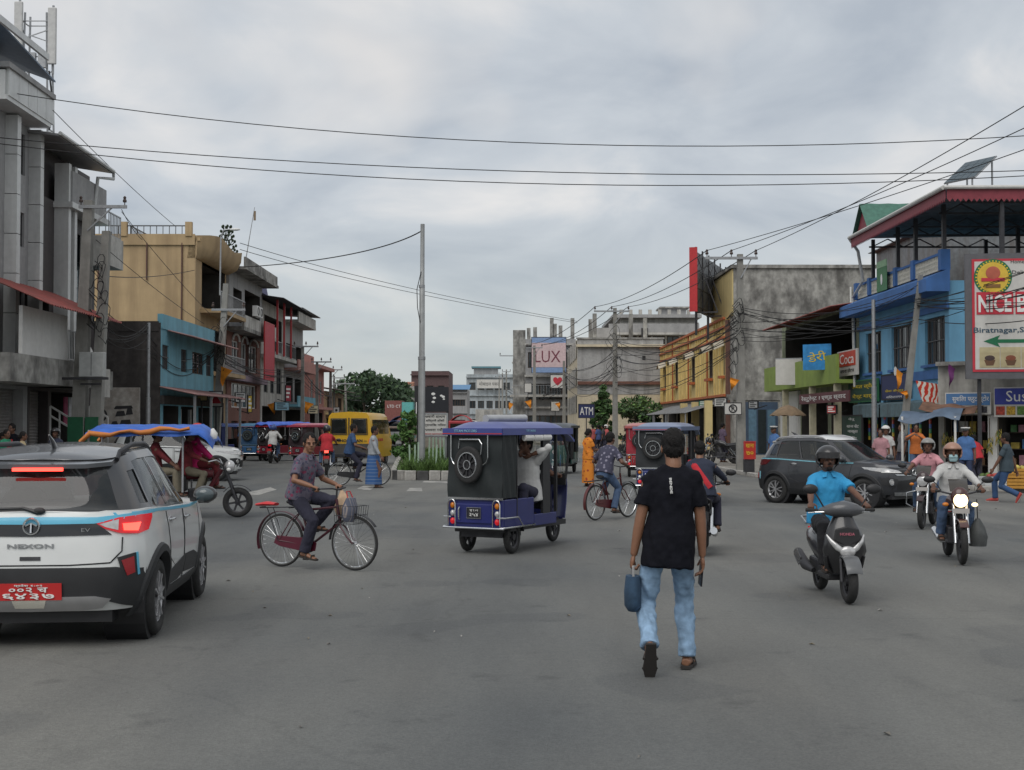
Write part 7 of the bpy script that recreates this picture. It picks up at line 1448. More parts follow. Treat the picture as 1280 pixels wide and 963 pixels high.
def hand(m, w, d, pn, side, mode, s=1.0):
    """palm, four jointed fingers and a thumb; d = forearm direction, pn = palm side"""
    d = d.normalized(); pn = (pn - d * d.dot(pn)).normalized(); ac = d.cross(pn) * side     # towards the thumb
    M = Matrix((ac, d, pn)).transposed().to_3x3(); m.ell(w + d * .048 * s, (.041 * s, .055 * s, .018 * s), 12, 8, M)
    cr = {'grip': (75, 85), 'relax': (28, 40), 'flat': (8, 10)}[mode]
    for i, ln in enumerate((.074, .083, .078, .062)):
        k = w + d * (.092 - .004 * abs(i - 1.2)) * s + ac * (.031 - .0205 * i) * s; a = R(cr[0]); e1 = k + (d * cos(a) + pn * sin(a)) * ln * .52 * s; a += R(cr[1]); e2 = e1 + (d * cos(a) + pn * sin(a)) * ln * .5 * s
        m.tube([k - d * .02 * s, k, e1, e2], [.0095 * s, .0095 * s, .0088 * s, .0075 * s], 8); m.ell(e2, .0076 * s, 8, 6)
    b = w + d * .025 * s + ac * .03 * s; t1 = b + (ac * .75 + d * .6 + pn * .3).normalized() * .04 * s; t2 = t1 + (d * .85 + pn * .5 + ac * .1).normalized() * .034 * s; m.tube([b, t1, t2], [.014 * s, .0115 * s, .009 * s], 8); m.ell(t2, .009 * s, 8, 6)
def person(label, loc, rz, pel, hands, feet, lean=0, roll=0, twist=0, head=(0, 0), shirt=None, trousers=None, skin=None, sleeve=.5, hair='short', tuck=False, shoe='sandal', shoem=None, grip=('relax', 'relax'), s=1.0,
           voxel=.014, kp=(0, 1, .15), ep=None, footdir=None, skirt=None, sash=None, wr=0.0, fat=1.0, helmet=None, mask=None, beard=False, visor=None, legs=True, hem=None, group=None, palms=None, eyes=True, collar=False):
    T = thing('person', label, 'person', loc, rz, group); skin = skin or SKIN; X = V((1, 0, 0)); pel = V(pel); la = R(lean)
    U = V((sin(R(roll)), sin(la), cos(la))).normalized(); F = V((0, cos(la), -sin(la))); SX = V((cos(R(twist)), sin(R(twist)), 0)); f_ = fat
    sh = {i: pel + U * .445 * s + SX * (i * .168 * s) for i in (-1, 1)}; hip = {i: pel + X * (i * .088 * s) + V((0, 0, -.02)) for i in (-1, 1)}
    B, SH, TR = MB(), MB(), MB(); side = SX
    B.tube([pel - U * .08 * s, pel + U * .05 * s, pel + U * .2 * s, pel + U * .38 * s, pel + U * .49 * s, pel + U * .54 * s], [q * s * f_ for q in (.12, .135, .12, .145, .11, .06)], 14, ry=[q * s * f_ for q in (.09, .10, .088, .10, .08, .06)], side=side)
    hc = pel + U * .53 * s + V((0, .04 + .02 * sin(la), .152)) * s; hm = Matrix.Rotation(R(head[0]), 3, 'Z') @ Matrix.Rotation(R(head[1]), 3, 'X')
    H = lambda x, y, z: hc + hm @ V((x * s, y * s, z * s)); R3 = lambda r: tuple(q * s for q in r)
    B.tube([pel + U * .47 * s, pel + U * .56 * s, H(0, -.015, -.05)], [.065 * s, .058 * s, .056 * s], 12)
    B.ell(H(0, -.01, .03), R3((.076, .095, .10)), 16, 12, hm); B.ell(H(0, .02, -.045), R3((.06, .068, .075)), 14, 10, hm); B.ell(H(0, .058, -.092), R3((.032, .028, .024)), 10, 8, hm); B.ell(H(0, .07, .022), R3((.056, .022, .015)), 10, 8, hm)
    B.tube([H(0, .082, .018), H(0, .104, -.02), H(0, .107, -.03)], [.010 * s, .016 * s, .017 * s], 8); B.ell(H(0, .078, -.058), R3((.03, .014, .013)), 10, 8, hm)
    for i in (-1, 1): B.ell(H(i * .078, -.008, -.012), R3((.011, .024, .032)), 8, 8, hm); B.ell(H(i * .04, .05, -.035), R3((.024, .022, .026)), 8, 6, hm)
    palms = palms or {}
    for i in (-1, 1):
        hd = hands[0 if i < 0 else 1]
        if hd is None: hd = sh[i] + V((i * .06, .03, -.53)) * s
        po = (ep or {}).get(i) or V((i * .55, -.75, -.35)); e, w = ik(sh[i], hd, .285 * s, .255 * s, po)
        B.tube([sh[i], sh[i].lerp(e, .4), e, e.lerp(w, .35), w], [.052 * s, .047 * s, .04 * s, .039 * s, .027 * s], 10); B.ell(e, .041 * s, 8, 6); pn = V(palms.get(i) or ((-i, 0, -.1) if grip[0 if i < 0 else 1] != 'grip' else (0, .25, -1)))
        hand(B, w, (w - e), pn, i if (pn.x * i <= 0) else i, grip[0 if i < 0 else 1], s)
        q = sleeve
        if q <= .5: end = sh[i].lerp(e, min(1, q * 1.5)); SH.tube([sh[i] - SX * (i * .03), sh[i].lerp(end, .5), end], [.064 * s, .067 * s, .071 * s], 12)
        else: end = e.lerp(w, (q - .5) * 1.9); SH.tube([sh[i] - SX * (i * .03), sh[i].lerp(e, .5), e, e.lerp(end, .6), end], [.064 * s, .061 * s, .055 * s, .048 * s, .042 * s], 12); SH.ell(e, .057 * s, 8, 6)
        SH.ell(sh[i], R3((.060, .064, .058)), 10, 8); SH.tube([pel + U * .515 * s + SX * (i * .03 * s), pel + U * .485 * s + SX * (i * .1 * s), sh[i] + U * .012 * s], [.058 * s, .06 * s, .055 * s], 10)
    kn = {}; an = {}
    for i in (-1, 1):
        fd = V((footdir or {}).get(i) or (0, 1, 0)).normalized(); kn[i], an[i] = ik(hip[i], feet[0 if i < 0 else 1], .43 * s, .41 * s, V(kp) + V((i * .12, 0, 0))); k_, a_ = kn[i], an[i]
        B.tube([hip[i], hip[i].lerp(k_, .5), k_, k_.lerp(a_, .3), a_], [q * s for q in ((.058, .052, .042, .042, .034) if trousers and legs and not skirt else (.08, .07, .052, .053, .034))], 10)
        n_ = V((0, 0, 1)) - fd * fd.z; n_ = n_.normalized() if n_.length > .05 else V((0, -1, 0)); sd = fd.cross(n_)
        Fh, Fb, Ft = a_ - fd * .045 * s - n_ * .045 * s, a_ + fd * .12 * s - n_ * .06 * s, a_ + fd * .185 * s - n_ * .066 * s
        B.tube([a_, a_ - n_ * .03 * s + fd * .02 * s], .035 * s, 8); B.tube([Fh, a_ + fd * .03 * s - n_ * .04 * s, Fb, Ft], [.034 * s, .038 * s, .044 * s, .034 * s], 10, ry=[.03 * s, .036 * s, .022 * s, .014 * s], side=sd)
        if shoe == 'sandal':
            m = MB(); c0 = a_ - n_ * .088 * s; pts = [c0 + fd * y * s + sd * x * s for x, y in ((-.034, -.07), (.034, -.07), (.042, .05), (.05, .14), (.035, .205), (-.03, .205), (-.048, .14), (-.04, .05))]
            m.add(pts + [p + n_ * .022 * s for p in pts], [tuple(range(8))[::-1], tuple(range(8, 16))] + [(j, (j + 1) % 8, 8 + (j + 1) % 8, 8 + j) for j in range(8)]); so = m.obj('sandal', shoem or SANDAL, T)
            for y in (.05, .13): MB().tube([c0 + fd * y * s - sd * .045 * s, a_ + fd * y * s - n_ * .03 * s - sd * .03 * s, a_ + fd * y * s - n_ * (.022 if y < .1 else .034) * s, a_ + fd * y * s - n_ * .03 * s + sd * .03 * s, c0 + fd * y * s + sd * .045 * s], .011 * s, 6).obj('strap', shoem or SANDAL, so)
        elif shoe == 'shoe':
            m = MB(); m.tube([Fh - fd * .02 * s, a_ - n_ * .035 * s, Fb + n_ * .006, Ft + fd * .02 * s], [.04 * s, .046 * s, .05 * s, .034 * s], 12, ry=[.042 * s, .05 * s, .034 * s, .022 * s], side=sd); so = m.obj('shoe', shoem or BLACKT, T, smooth=60)
            c0 = a_ - n_ * .09 * s; MB().tube([c0 - fd * .075 * s, c0 + fd * .05 * s, c0 + fd * .14 * s, c0 + fd * .215 * s], [.038 * s, .044 * s, .052 * s, .034 * s], 10, ry=.012 * s, side=sd).obj('sole', WHSHOE if shoem is REDSHOE else RUBBER, so, smooth=60)
        if legs and not skirt:
            TR.tube([hip[i] + V((0, 0, .06 * s)), hip[i].lerp(k_, .3), hip[i].lerp(k_, .7), k_, k_.lerp(a_, .35), k_.lerp(a_, .75), a_ - (a_ - k_).normalized() * -.01], [q * s * f_ for q in (.088, .091, .082, .074, .072, .066, .068)], 14); TR.ell(k_, .075 * s, 10, 8)
    hz = -.10 if not tuck else .02
    hz = hz if hem is None else hem
    SH.tube([pel + U * hz * s, pel + U * .06 * s, pel + U * .2 * s, pel + U * .36 * s, pel + U * .45 * s, pel + U * .498 * s, pel + U * .55 * s], [q * s * f_ for q in (.206, .198, .172, .184, .182, .138, .075)], 18, ry=[q * s * f_ for q in (.162, .156, .130, .130, .108, .084, .066)], side=side)
    TR.tube([pel - U * .14 * s, pel - U * .05 * s, pel + U * .05 * s, pel + U * .10 * s], [q * s * f_ for q in (.13, .155, .148, .14)], 16, ry=[q * s * f_ for q in (.10, .132, .12, .11)], side=X)
    melt(B, voxel, 'body', skin, T, it=2)
    if shirt: melt(SH, max(voxel, .011), 'shirt', shirt, T, wr, 9, 3, loc[0] * 3)
    if collar:
        for i in (-1, 1): MB().sheet([[pel + U * .555 * s + SX * i * .02 * s + F * .085 * s, pel + U * .53 * s + SX * i * .075 * s + F * .06 * s], [pel + U * .50 * s + SX * i * .035 * s + F * .115 * s, pel + U * .49 * s + SX * i * .08 * s + F * .105 * s]], F * .008).obj('collar', shirt, T)
    if trousers and legs and not skirt: melt(TR, max(voxel, .011), 'trousers', trousers, T, wr * 1.2, 11, 3, loc[0])
    if skirt:
        zt = pel.z + .1 * s; zb = .10; rows = []
        for k in range(15):
            u = k / 14; z = zt + (zb - zt) * u; c = pel.lerp((an[-1] + an[1]) / 2, u); rw = (.158 + .03 * u + .015 * sin(u * 3)) * s; sp = abs(an[1].y - an[-1].y) * .4 * u ** .6; sx_ = abs(an[1].x - an[-1].x) * .1 * u
            rows.append([(c.x + (rw + sx_) * cos(a) * (1 + .05 * u * sin(7 * a)), c.y + (rw * .88 + sp) * sin(a) * (1 + .06 * u * sin(5 * a + 1)), z) for a in [j * 2 * pi / 28 for j in range(29)]])
        MB().sheet(rows).obj('wrap_skirt', skirt, T, smooth=70)
    if sash:
        MB().tube([pel + U * .52 * s - SX * .14 * s + F * .02, pel + U * .36 * s + F * .135 * s, pel + U * .1 * s + SX * .16 * s + F * .06 * s, pel + U * .08 * s + SX * .1 * s - F * .13 * s, pel + U * .4 * s - SX * .08 * s - F * .13 * s], [.05 * s, .06 * s, .05 * s, .06 * s, .05 * s], 8, ry=.02, closed=True).obj('sash', sash, T, smooth=70)
    if hair in ('short', 'bun', 'long') and not helmet:
        h = MB(); h.ell(H(0, -.022, .046), R3((.086, .098, .098)), 18, 14, hm); h.ell(H(0, -.058, -.005), R3((.078, .055, .075)), 14, 10, hm)
        for i in (-1, 1): h.ell(H(i * .068, -.005, .03), R3((.018, .045, .045)), 8, 8, hm)
        if hair == 'bun': h.ell(H(0, -.125, -.01), R3((.05, .045, .05)), 10, 8, hm)
        if hair == 'long': h.tube([H(0, -.08, 0), H(0, -.11, -.12), H(0, -.11, -.3)], [.06 * s, .05 * s, .02 * s], 10)
        melt(h, max(.008, voxel * .8), 'hair', HAIR, T, .009, 42, 2)
    if eyes and (not visor or True):
        for i in (-1, 1):
            e = MB().ell(H(i * .032, .0805, -.002), R3((.0125, .006, .006)), 8, 6, hm).obj('eye', mat('eye dark', (.06, .045, .04), .4, var=0), T); MB().ell(H(i * .032, .0865, -.002), R3((.0065, .003, .006)), 8, 6, hm).obj('pupil', BTXT, e); MB().ell(H(i * .034, .0865, .022), R3((.019, .005, .0032)), 8, 6, hm).obj('eyebrow', HAIR, T)
        MB().ell(H(0, .0905, -.059), R3((.023, .004, .0035)), 8, 6, hm).obj('mouth', mat('lip', (.10, .035, .03), .5), T)
        if beard: MB().ell(H(0, .091, -.046), R3((.032, .008, .008)), 10, 6, hm).obj('moustache', HAIR, T); MB().ell(H(0, .072, -.098), R3((.036, .022, .026)), 10, 8, hm).obj('beard', HAIR, T)
    if helmet:
        m = MB(); nt, na = 14, 28; rad = R3((.120, .143, .130)); rows = []
        for i in range(nt + 1):
            t_ = pi * .70 * i / nt; rows.append([V((rad[0] * sin(t_) * cos(a), rad[1] * sin(t_) * sin(a), rad[2] * cos(t_))) for a in [2 * pi * j / na for j in range(na)]])
        vs = [hc + hm @ (p + V((0, -.012, .02)) * s) for r_ in rows for p in r_]; fs = []
        for i in range(nt):
            for j in range(na):
                p = (rows[i][j] + rows[i + 1][(j + 1) % na]) / 2 / s
                if p.y > .045 and p.z < .035 and abs(p.x) < .12: continue
                fs.append((i * na + j, (i + 1) * na + j, (i + 1) * na + (j + 1) % na, i * na + (j + 1) % na))
        m.add(vs, fs); o = m.obj('helmet', helmet, T, smooth=60); so = o.modifiers.new('solid', 'SOLIDIFY'); so.thickness = .02; so.offset = 1
        if visor: MB().sheet([[hc + hm @ (V((.134 * sin(a), .15 * cos(a) - .004, z)) * s) for a in [R(-70 + 140 * k / 12) for k in range(13)]] for z in (.085, .055, .02)], (0, 0, .004)).obj('visor', visor, o, smooth=60)
        MB().tube([H(-.10, .0, -.06), H(-.05, .05, -.115), H(.05, .05, -.115), H(.10, .0, -.06)], .008 * s, 5).obj('chin_strap', BLACK, o)
    if hair == 'cap': 
        o = MB().lathe([(.001, .045), (.12, .04), (.125, .02), (.09, -.01), (.088, -.04)], 20, Matrix.Translation(hc + V((0, -.01, .075)) * s) @ hm.to_4x4()).obj('cap', mat('cap white', (.62, .62, .6), .7), T, smooth=40); MB().lathe([(.09, .0), (.091, -.035)], 20, Matrix.Translation(hc + V((0, -.01, .07)) * s) @ hm.to_4x4()).obj('cap_band', BTXT, o); MB().sheet([[H(.085 * sin(a), .07 * cos(a) + .02 + k * .05, .04 - k * .02) for a in [R(-60 + 15 * j) for j in range(9)]] for k in (0, 1)], (0, 0, .006)).obj('cap_peak', BLACK, o)
    if mask: MB().sheet([[H(.066 * sin(a) * w_, .058 + .045 * cos(a) - (.02 if abs(z + .06) > .04 else 0), z) for a in [R(-75 + 15 * j) for j in range(11)]] for z, w_ in ((-.015, .9), (-.045, 1.0), (-.075, 1.0), (-.115, .75))], (0, 0, .003)).obj('face_mask', mask, T, smooth=60)
    return T, hc
FL = lambda h: (0, 1, 0)
def stand(px, py_or_d, label, d=None, face=0, h=1.68, z=0.0, arms=None, step=0.0, **k):
    """person standing or stepping at a photo column and distance; face = turn about z (0 looks away from us, 180 towards us)"""
    s = h / 1.70; p = at(px, 530, d); pz = (.90 - .25 * step * step) * s
    feet = (V((-.10, -step * .45, .09 + (.10 if step > 0 else 0) * 1)) * s, V((.10, step * .5, .09)) * s) if step >= 0 else (V((-.10, -step * .5, .09)) * s, V((.10, step * .45, .19)) * s)
    fd = {-1: (0, .5, -.85) if step > .3 else (0, 1, 0), 1: (0, .5, -.85) if step < -.3 else (0, 1, 0)}
    a = arms or ((V((-.25, .06 + step * .35, pz / s - .08)) * s), (V((.25, .06 - step * .35, pz / s - .08)) * s))
    return person(label, (p.x, p.y, z), R(face), (0, 0, pz), a, feet, footdir=fd, s=s, **k)

# --- the walking man
TEE = cloth('black tee', (.0075, .008, .012), var=.2, spec=.15)
mo = (1.085, 9.42, 0); WM, hc = person('man in black tee and pale jeans walking away in the foreground', mo, R(-2), (.03, 0, .90), (V((-.225, .02, .78)), V((.275, .05, .77))), (V((-.125, -.235, .215)), V((.165, .11, .09))), lean=2, roll=4, s=1.0, fat=.93, shirt=TEE, trousers=JEANS, sleeve=.42, hair='short',
    footdir={-1: (-.02, .42, -.9), 1: (.25, .97, 0)}, voxel=.0075, wr=.013, shoem=mat('dark sandal', (.028, .024, .022), .75), kp=(0, 1, .1), grip=('grip', 'relax'), palms={-1: (1, 0, -.1), 1: (-1, 0, 0)}, hem=-.17, eyes=False)
lettering('BENDE', WTXT, WM, (.036, -.131, 1.315), .016, .11, rot=(pi / 2 - .06, R(86), 0), name='printed_word', ext=.006, bold=.03)
bag = thing('hand_bag', 'small dark blue cloth bag in the walking man left hand', 'bag', (mo[0] - .225, mo[1] + .02, .40), 0)
MB().tube([(0, 0, .02), (0, 0, .06), (0, 0, .16), (0, 0, .27)], [.035, .06, .062, .05], 14, ry=[.07, .11, .115, .09], side=(1, 0, 0)).obj('pouch', cloth('bag blue', (.03, .065, .115), var=.3), bag, smooth=60); MB().tube([(0, -.06, .26), (0, -.045, .33), (0, 0, .345), (0, .045, .33), (0, .06, .26)], .009, 6).obj('handle', cloth('bag pale', (.3, .3, .3)), bag)
ph = tag(bx(-.006, .006, -.035, .035, -.075, .075).obj('mobile_phone', mat('phone dark', (.02, .02, .025), .2), bevel=.004), 'dark mobile phone held in the walking man right hand', 'phone'); ph.location = (mo[0] + .268, mo[1] + .075, .665); ph.rotation_euler = (R(15), 0, R(10))

# --- riders
def rider(key, label, kind, **k):
    loc, rz = (MOTO.get(key) or BIKE.get(key)); k.setdefault('voxel', .011)
    P = {'moto': dict(pel=(0, -.26, .88), hands=(V((-.33, .27, 1.07)), V((.33, .27, 1.07))), feet=(V((-.2, .02, .40)), V((.2, .02, .40))), lean=12, kp=(0, 1, .8), footdir={-1: (0, 1, -.1), 1: (0, 1, -.1)}),
         'scooter': dict(pel=(0, -.32, .85), hands=(V((-.32, .24, 1.03)), V((.32, .24, 1.03))), feet=(V((-.13, .10, .38)), V((.13, .10, .38))), lean=4, kp=(0, .8, 1), footdir={}),
         'bike': dict(pel=(0, -.24, .94), hands=(V((-.285, .14, 1.07)), V((.285, .14, 1.07))), feet=(V((-.13, -.09, .56)), V((.13, -.07, .23))), lean=10, kp=(0, 1, .3), footdir={-1: (0, 1, 0), 1: (0, 1, -.15)})}[kind]
    P.update({a: k.pop(a) for a in list(k) if a in P}); k.setdefault('hem', -.05); sc = k.pop('scale', 1.0); r = person(label, loc, rz, grip=('grip', 'grip'), **P, **k); r[0].scale = (sc,) * 3; return r
FLOR = mat('cloth grey floral', (.105, .095, .13), .9, var=0, bump=.3, bsc=22, fine=spots((.19, .035, .08), 15, .30, (.05, .05, .085)))
BM, _ = rider('near', 'moustached man in a grey floral shirt riding the maroon bicycle', 'bike', shirt=FLOR, trousers=NAVYT, sleeve=.5, head=(-42, -6), skin=SKIN, beard=False, fat=1.08, wr=.006, voxel=.0085, lean=12, collar=True, scale=.94)
loc, rz = BIKE['near']; t = thing('shopping_bag', 'bulging cream and red shopping bag hung on the maroon bicycle', 'bag', loc, rz); t.scale = (.94,) * 3
MB().tube([(-.16, .30, 1.0), (-.15, .33, .9), (-.15, .34, .78), (-.15, .33, .68)], [.015, .05, .10, .06], 12, ry=[.02, .09, .14, .1], side=(1, 0, 0)).obj('pouch', mat('bag cream', (.42, .30, .2), .8, var=.4, sc=7, bump=.3), t, smooth=60)
t = thing('front_basket', 'striped carrier bag standing in the wire basket of the maroon bicycle', 'bag', loc, rz); t.scale = (.94,) * 3
MB().tube([(0, .52, .62), (0, .52, .68), (0, .53, .8), (0, .54, .92)], [.08, .115, .12, .10], 14, ry=[.07, .09, .09, .03], side=(1, 0, 0)).obj('pouch', mat('striped bag', (.10, .11, .15), .7, var=0, fine=stripes((.3, .26, .25), 7, 'X')), t, smooth=60); MB().tube([(-.06, .53, .92), (-.04, .5, 1.0), (.04, .5, 1.0), (.06, .53, .92)], .008, 5).obj('handle', RED_, t)
m = MB()
for k in range(7): m.bar((-.15 + .05 * k, .40, .60), (-.17 + .057 * k, .39, .82), .005, .005); m.bar((-.15 + .05 * k, .68, .60), (-.17 + .057 * k, .70, .82), .005, .005)
for z in (.6, .7, .82): m.tube([(-.16, .40, z), (.16, .40, z), (.16, .69, z), (-.16, .69, z)], .004, 4, closed=True)
m.obj('wire_basket', DARKM, t)
SKY = cloth('bright blue shirt', (.03, .27, .52), var=.12); HELB = mat('helmet black', (.02, .02, .022), .3, coat=.3); HELG = mat('helmet grey', (.22, .22, .21), .35); HELT = mat('helmet tan', (.32, .18, .13), .4); VIS = mat('visor grey', (.09, .09, .095), .15)
SM, _ = rider('scooter', 'man in bright blue shirt and dark helmet riding the black scooter', 'scooter', shirt=SKY, trousers=BLACKT, sleeve=.48, helmet=HELB, visor=VIS, beard=True, fat=1.15, wr=.006, voxel=.0085, skin=SKIND, collar=True, scale=.9)
MB().box(.06, .12, .125, .135, 1.16, 1.23).obj('pocket', mat('pocket white', (.5, .55, .6), .8), SM).location = (0, -.32, -.02)
WSH = cloth('white shirt', (.48, .48, .47), var=.1); LM_, _ = rider('lit', 'rider in white shirt, tan helmet and pale mask on the lit motorcycle', 'moto', shirt=WSH, trousers=DENIM, sleeve=.85, helmet=HELT, visor=None, mask=mat('surgical mask', (.35, .52, .55), .8), skin=SKIND, fat=1.05, wr=.006, collar=True, scale=.88)
loc, rz = MOTO['lit']; t = thing('shopping_bag', 'dark grey carrier bag hanging beside the lit motorcycle', 'bag', loc, rz); t.scale = (.88,) * 3; MB().tube([(-.3, .15, .62), (-.3, .15, .5), (-.3, .14, .36), (-.3, .14, .22)], [.03, .08, .12, .10], 12, ry=[.03, .1, .14, .12], side=(0, 1, 0)).obj('pouch', mat('carrier grey', (.06, .065, .065), .6, var=.3, bump=.3), t, smooth=60); MB().tube([(-.3, .15, .6), (-.28, .2, .9)], .008, 5).obj('handle', BLACK, t)
rider('pink', 'rider in pink shirt and grey helmet behind the lit motorcycle', 'moto', shirt=cloth('pink shirt', (.5, .24, .27)), trousers=DENIM, sleeve=.5, helmet=HELG, skin=SKIND, collar=True, voxel=.012, scale=.88)
rider('back', 'rider in navy jacket seen from behind on the black motorcycle', 'moto', shirt=cloth('navy jacket', (.022, .028, .05)), trousers=NAVYT, sleeve=.95, eyes=False, sash=cloth('red strap', (.4, .02, .03)), voxel=.012, scale=.9, roll=-6)
rider('mid', 'cyclist in dark floral shirt riding away on the dark red bicycle', 'bike', shirt=mat('cloth dark floral', (.045, .045, .075), .9, var=0, bump=.3, bsc=20, fine=spots((.2, .19, .25), 12, .28)), trousers=DENIM, sleeve=.5, eyes=False, lean=22, skin=SKIND, scale=.93)
rider('far', 'cyclist in blue shirt crossing behind the yellow van', 'bike', shirt=cloth('mid blue shirt', (.025, .06, .14)), trousers=NAVYT, sleeve=.5, skin=SKIND, voxel=.014)
rider('white', 'young man in white shirt on the bicycle coming this way', 'bike', shirt=WSH, trousers=DENIM, sleeve=.8, skin=SKIND, voxel=.013, lean=22)
loc, rz = MOTO['white']; MOTO['wm'] = MOTO['white']; person('motorcyclist in white shirt passing the parked rickshaws', loc, rz, (0, -.26, .88), (V((-.33, .27, 1.07)), V((.33, .27, 1.07))), (V((-.2, .02, .40)), V((.2, .02, .40))), lean=12, kp=(0, 1, .8), shirt=WSH, trousers=DENIM, sleeve=.6, helmet=mat('helmet blue', (.03, .06, .2), .4), grip=('grip', 'grip'), voxel=.018, eyes=False)
loc, rz = MOTO['red']; person('motorcyclist in red shirt with back to us behind the yellow van', loc, rz, (0, -.26, .88), (V((-.33, .27, 1.07)), V((.33, .27, 1.07))), (V((-.2, .02, .40)), V((.2, .02, .40))), lean=10, kp=(0, 1, .8), shirt=cloth('red shirt', (.42, .025, .035)), trousers=DENIM, sleeve=.5, helmet=HELB, grip=('grip', 'grip'), voxel=.016, eyes=False, fat=1.1)
# rickshaw passenger and driver
loc, rz = RK; person('passenger in white shirt raising a hand inside the mid road rickshaw', loc, rz + pi, (-.22, .02, .78), (V((-.36, .2, 1.32)), V((-.2, .22, 1.36))), (V((-.34, .42, .46)), V((-.18, .42, .46))), lean=8, kp=(0, 1, .6), shirt=WSH, trousers=NAVYT, sleeve=.85, skin=SKIND, head=(-10, 8), voxel=.012)
person('driver in dark shirt at the handlebar of the mid road rickshaw', loc, rz, (0, .25, .78), (V((-.33, .66, 1.02)), V((.33, .66, 1.02))), (V((-.15, .7, .47)), V((.15, .7, .47))), lean=6, kp=(0, 1, .6), shirt=cloth('dim shirt', (.04, .04, .05)), trousers=NAVYT, sleeve=.5, skin=SKIND, grip=('grip', 'grip'), voxel=.014, eyes=False)
# tarpaulin rickshaw
loc, rz = TRK; REDC = cloth('dark red dress', (.16, .02, .025), var=.3)
person('driver in dark red clothes steering the tarpaulin rickshaw', loc, rz, (0, .36, .90), (V((-.36, .80, 1.07)), V((.36, .80, 1.07))), (V((-.22, .62, .45)), V((.22, .62, .45))), lean=8, kp=(0, 1, .6), shirt=REDC, trousers=cloth('khaki trousers', (.16, .14, .10)), sleeve=.8, grip=('grip', 'grip'), voxel=.013, skin=SKIND, s=.95, head=(0, 0))
person('woman in bright pink scarf seated behind the rickshaw driver', loc, rz, (-.3, .52, 1.0), (V((-.3, .9, 1.05)), V((-.12, .9, 1.05))), (V((-.4, .9, .6)), V((-.22, .9, .6))), lean=2, kp=(0, 1, .6), shirt=cloth('pink shawl', (.55, .02, .14)), trousers=REDC, sleeve=.9, voxel=.014, skin=SKIND, s=.9, hair='none', head=(-20, 0), helmet=mat('red headscarf', (.42, .04, .03), .9, var=.2, sc=8))
person('passenger in maroon facing the near side of the tarpaulin rickshaw', loc, rz, (.35, -.12, .9), (V((.4, .3, .95)), V((.55, .3, .95))), (V((.3, .3, .5)), V((.48, .3, .5))), lean=2, kp=(0, 1, .5), shirt=cloth('maroon kurta', (.13, .015, .02), var=.3), trousers=cloth('khaki trousers', (.16, .14, .10)), sleeve=.8, voxel=.014, skin=SKIND, s=.92)
# walkers
ORS = mat('cloth orange sari', (.60, .20, .02), .85, var=0, bump=.3, bsc=18, fine=spots((.30, .05, .02), 9, .25))
stand(735, 0, 'woman in an orange sari standing in the road beyond the rickshaw', d=37, face=-60, h=1.60, shirt=ORS, trousers=ORS, skirt=ORS, sash=ORS, hair='bun', sleeve=.4, skin=SKIND, arms=(V((-.15, .28, 1.02)), V((.05, .3, 1.0))))
LUNGI = mat('cloth blue check lungi', (.03, .09, .24), .9, var=0, bump=.3, bsc=15, fine=stripes((.16, .22, .32), 3.4))
stand(467, 0, 'man in grey shirt and blue checked lungi walking across the road', d=36.2, face=-88, h=1.68, step=.16, shirt=cloth('pale grey shirt', (.27, .29, .31)), skirt=LUNGI, sash=None, sleeve=.85, skin=SKIND, tuck=True, arms=(V((-.24, -.1, .85)), V((.26, .22, .85))))
stand(1258, 0, 'man in dark tee and jeans striding along at the fruit shop', d=29.6, face=55, h=1.62, step=.6, shirt=cloth('slate tee', (.04, .06, .075)), trousers=cloth('blue jeans', (.03, .07, .16)), sleeve=.45, shoe='shoe', shoem=REDSHOE, skin=SKIND, voxel=.012)
stand(1145, 0, 'young person in an orange tee standing by the leaning slim pole', d=38, face=165, h=1.62, z=.115, shirt=cloth('orange tee', (.45, .13, .03)), trousers=DENIM, sleeve=.45, skin=SKIND, arms=(V((-.1, .3, 1.25)), V((.12, .3, 1.3))))
stand(1101, 0, 'man in pink shirt standing behind the charcoal car', d=37, face=150, h=1.60, shirt=cloth('pale pink shirt', (.36, .19, .21)), trousers=DENIM, skin=SKIND)
stand(1107, 0, 'person in pale cap standing behind the man in pink', d=38.5, face=170, h=1.66, z=.0, shirt=WSH, trousers=DENIM, skin=SKIND, helmet=mat('white cap', (.6, .6, .58), .8))
POL = cloth('police blue shirt', (.06, .14, .32))
stand(1207, 0, 'traffic officer in blue shirt and white cap by the fruit stall', d=35.2, face=150, h=1.66, shirt=POL, trousers=cloth('police navy', (.02, .03, .07)), hair='cap', skin=SKIND)
stand(968, 0, 'traffic officer in white cap half hidden behind the charcoal car', d=42, face=120, h=1.68, shirt=POL, trousers=cloth('police navy', (.02, .03, .07)), hair='cap', skin=SKIND)
stand(1128, 0, 'person in grey shirt leaning beside the slim pole', d=41, face=100, h=1.62, z=.115, shirt=cloth('grey shirt', (.13, .13, .14)), trousers=NAVYT, skin=SKIND, voxel=.016)
stand(1222, 0, 'person in red bending over the fruit crates', d=37.2, face=20, h=1.35, z=.115, shirt=cloth('red shirt', (.42, .025, .035)), trousers=NAVYT, skin=SKIND, voxel=.016, lean=20)
stand(8, 0, 'woman in a green dress standing before the closed shutters', d=33.5, face=-120, h=1.60, shirt=cloth('green kurta', (.02, .22, .12)), trousers=REDC, hair='bun', skin=SKIND, sash=cloth('red strap', (.4, .02, .03)), voxel=.016)
stand(16, 0, 'tall person in black behind the woman in green', d=35, face=160, h=1.74, shirt=TEE, trousers=BLACKT, skin=SKIND, voxel=.016)
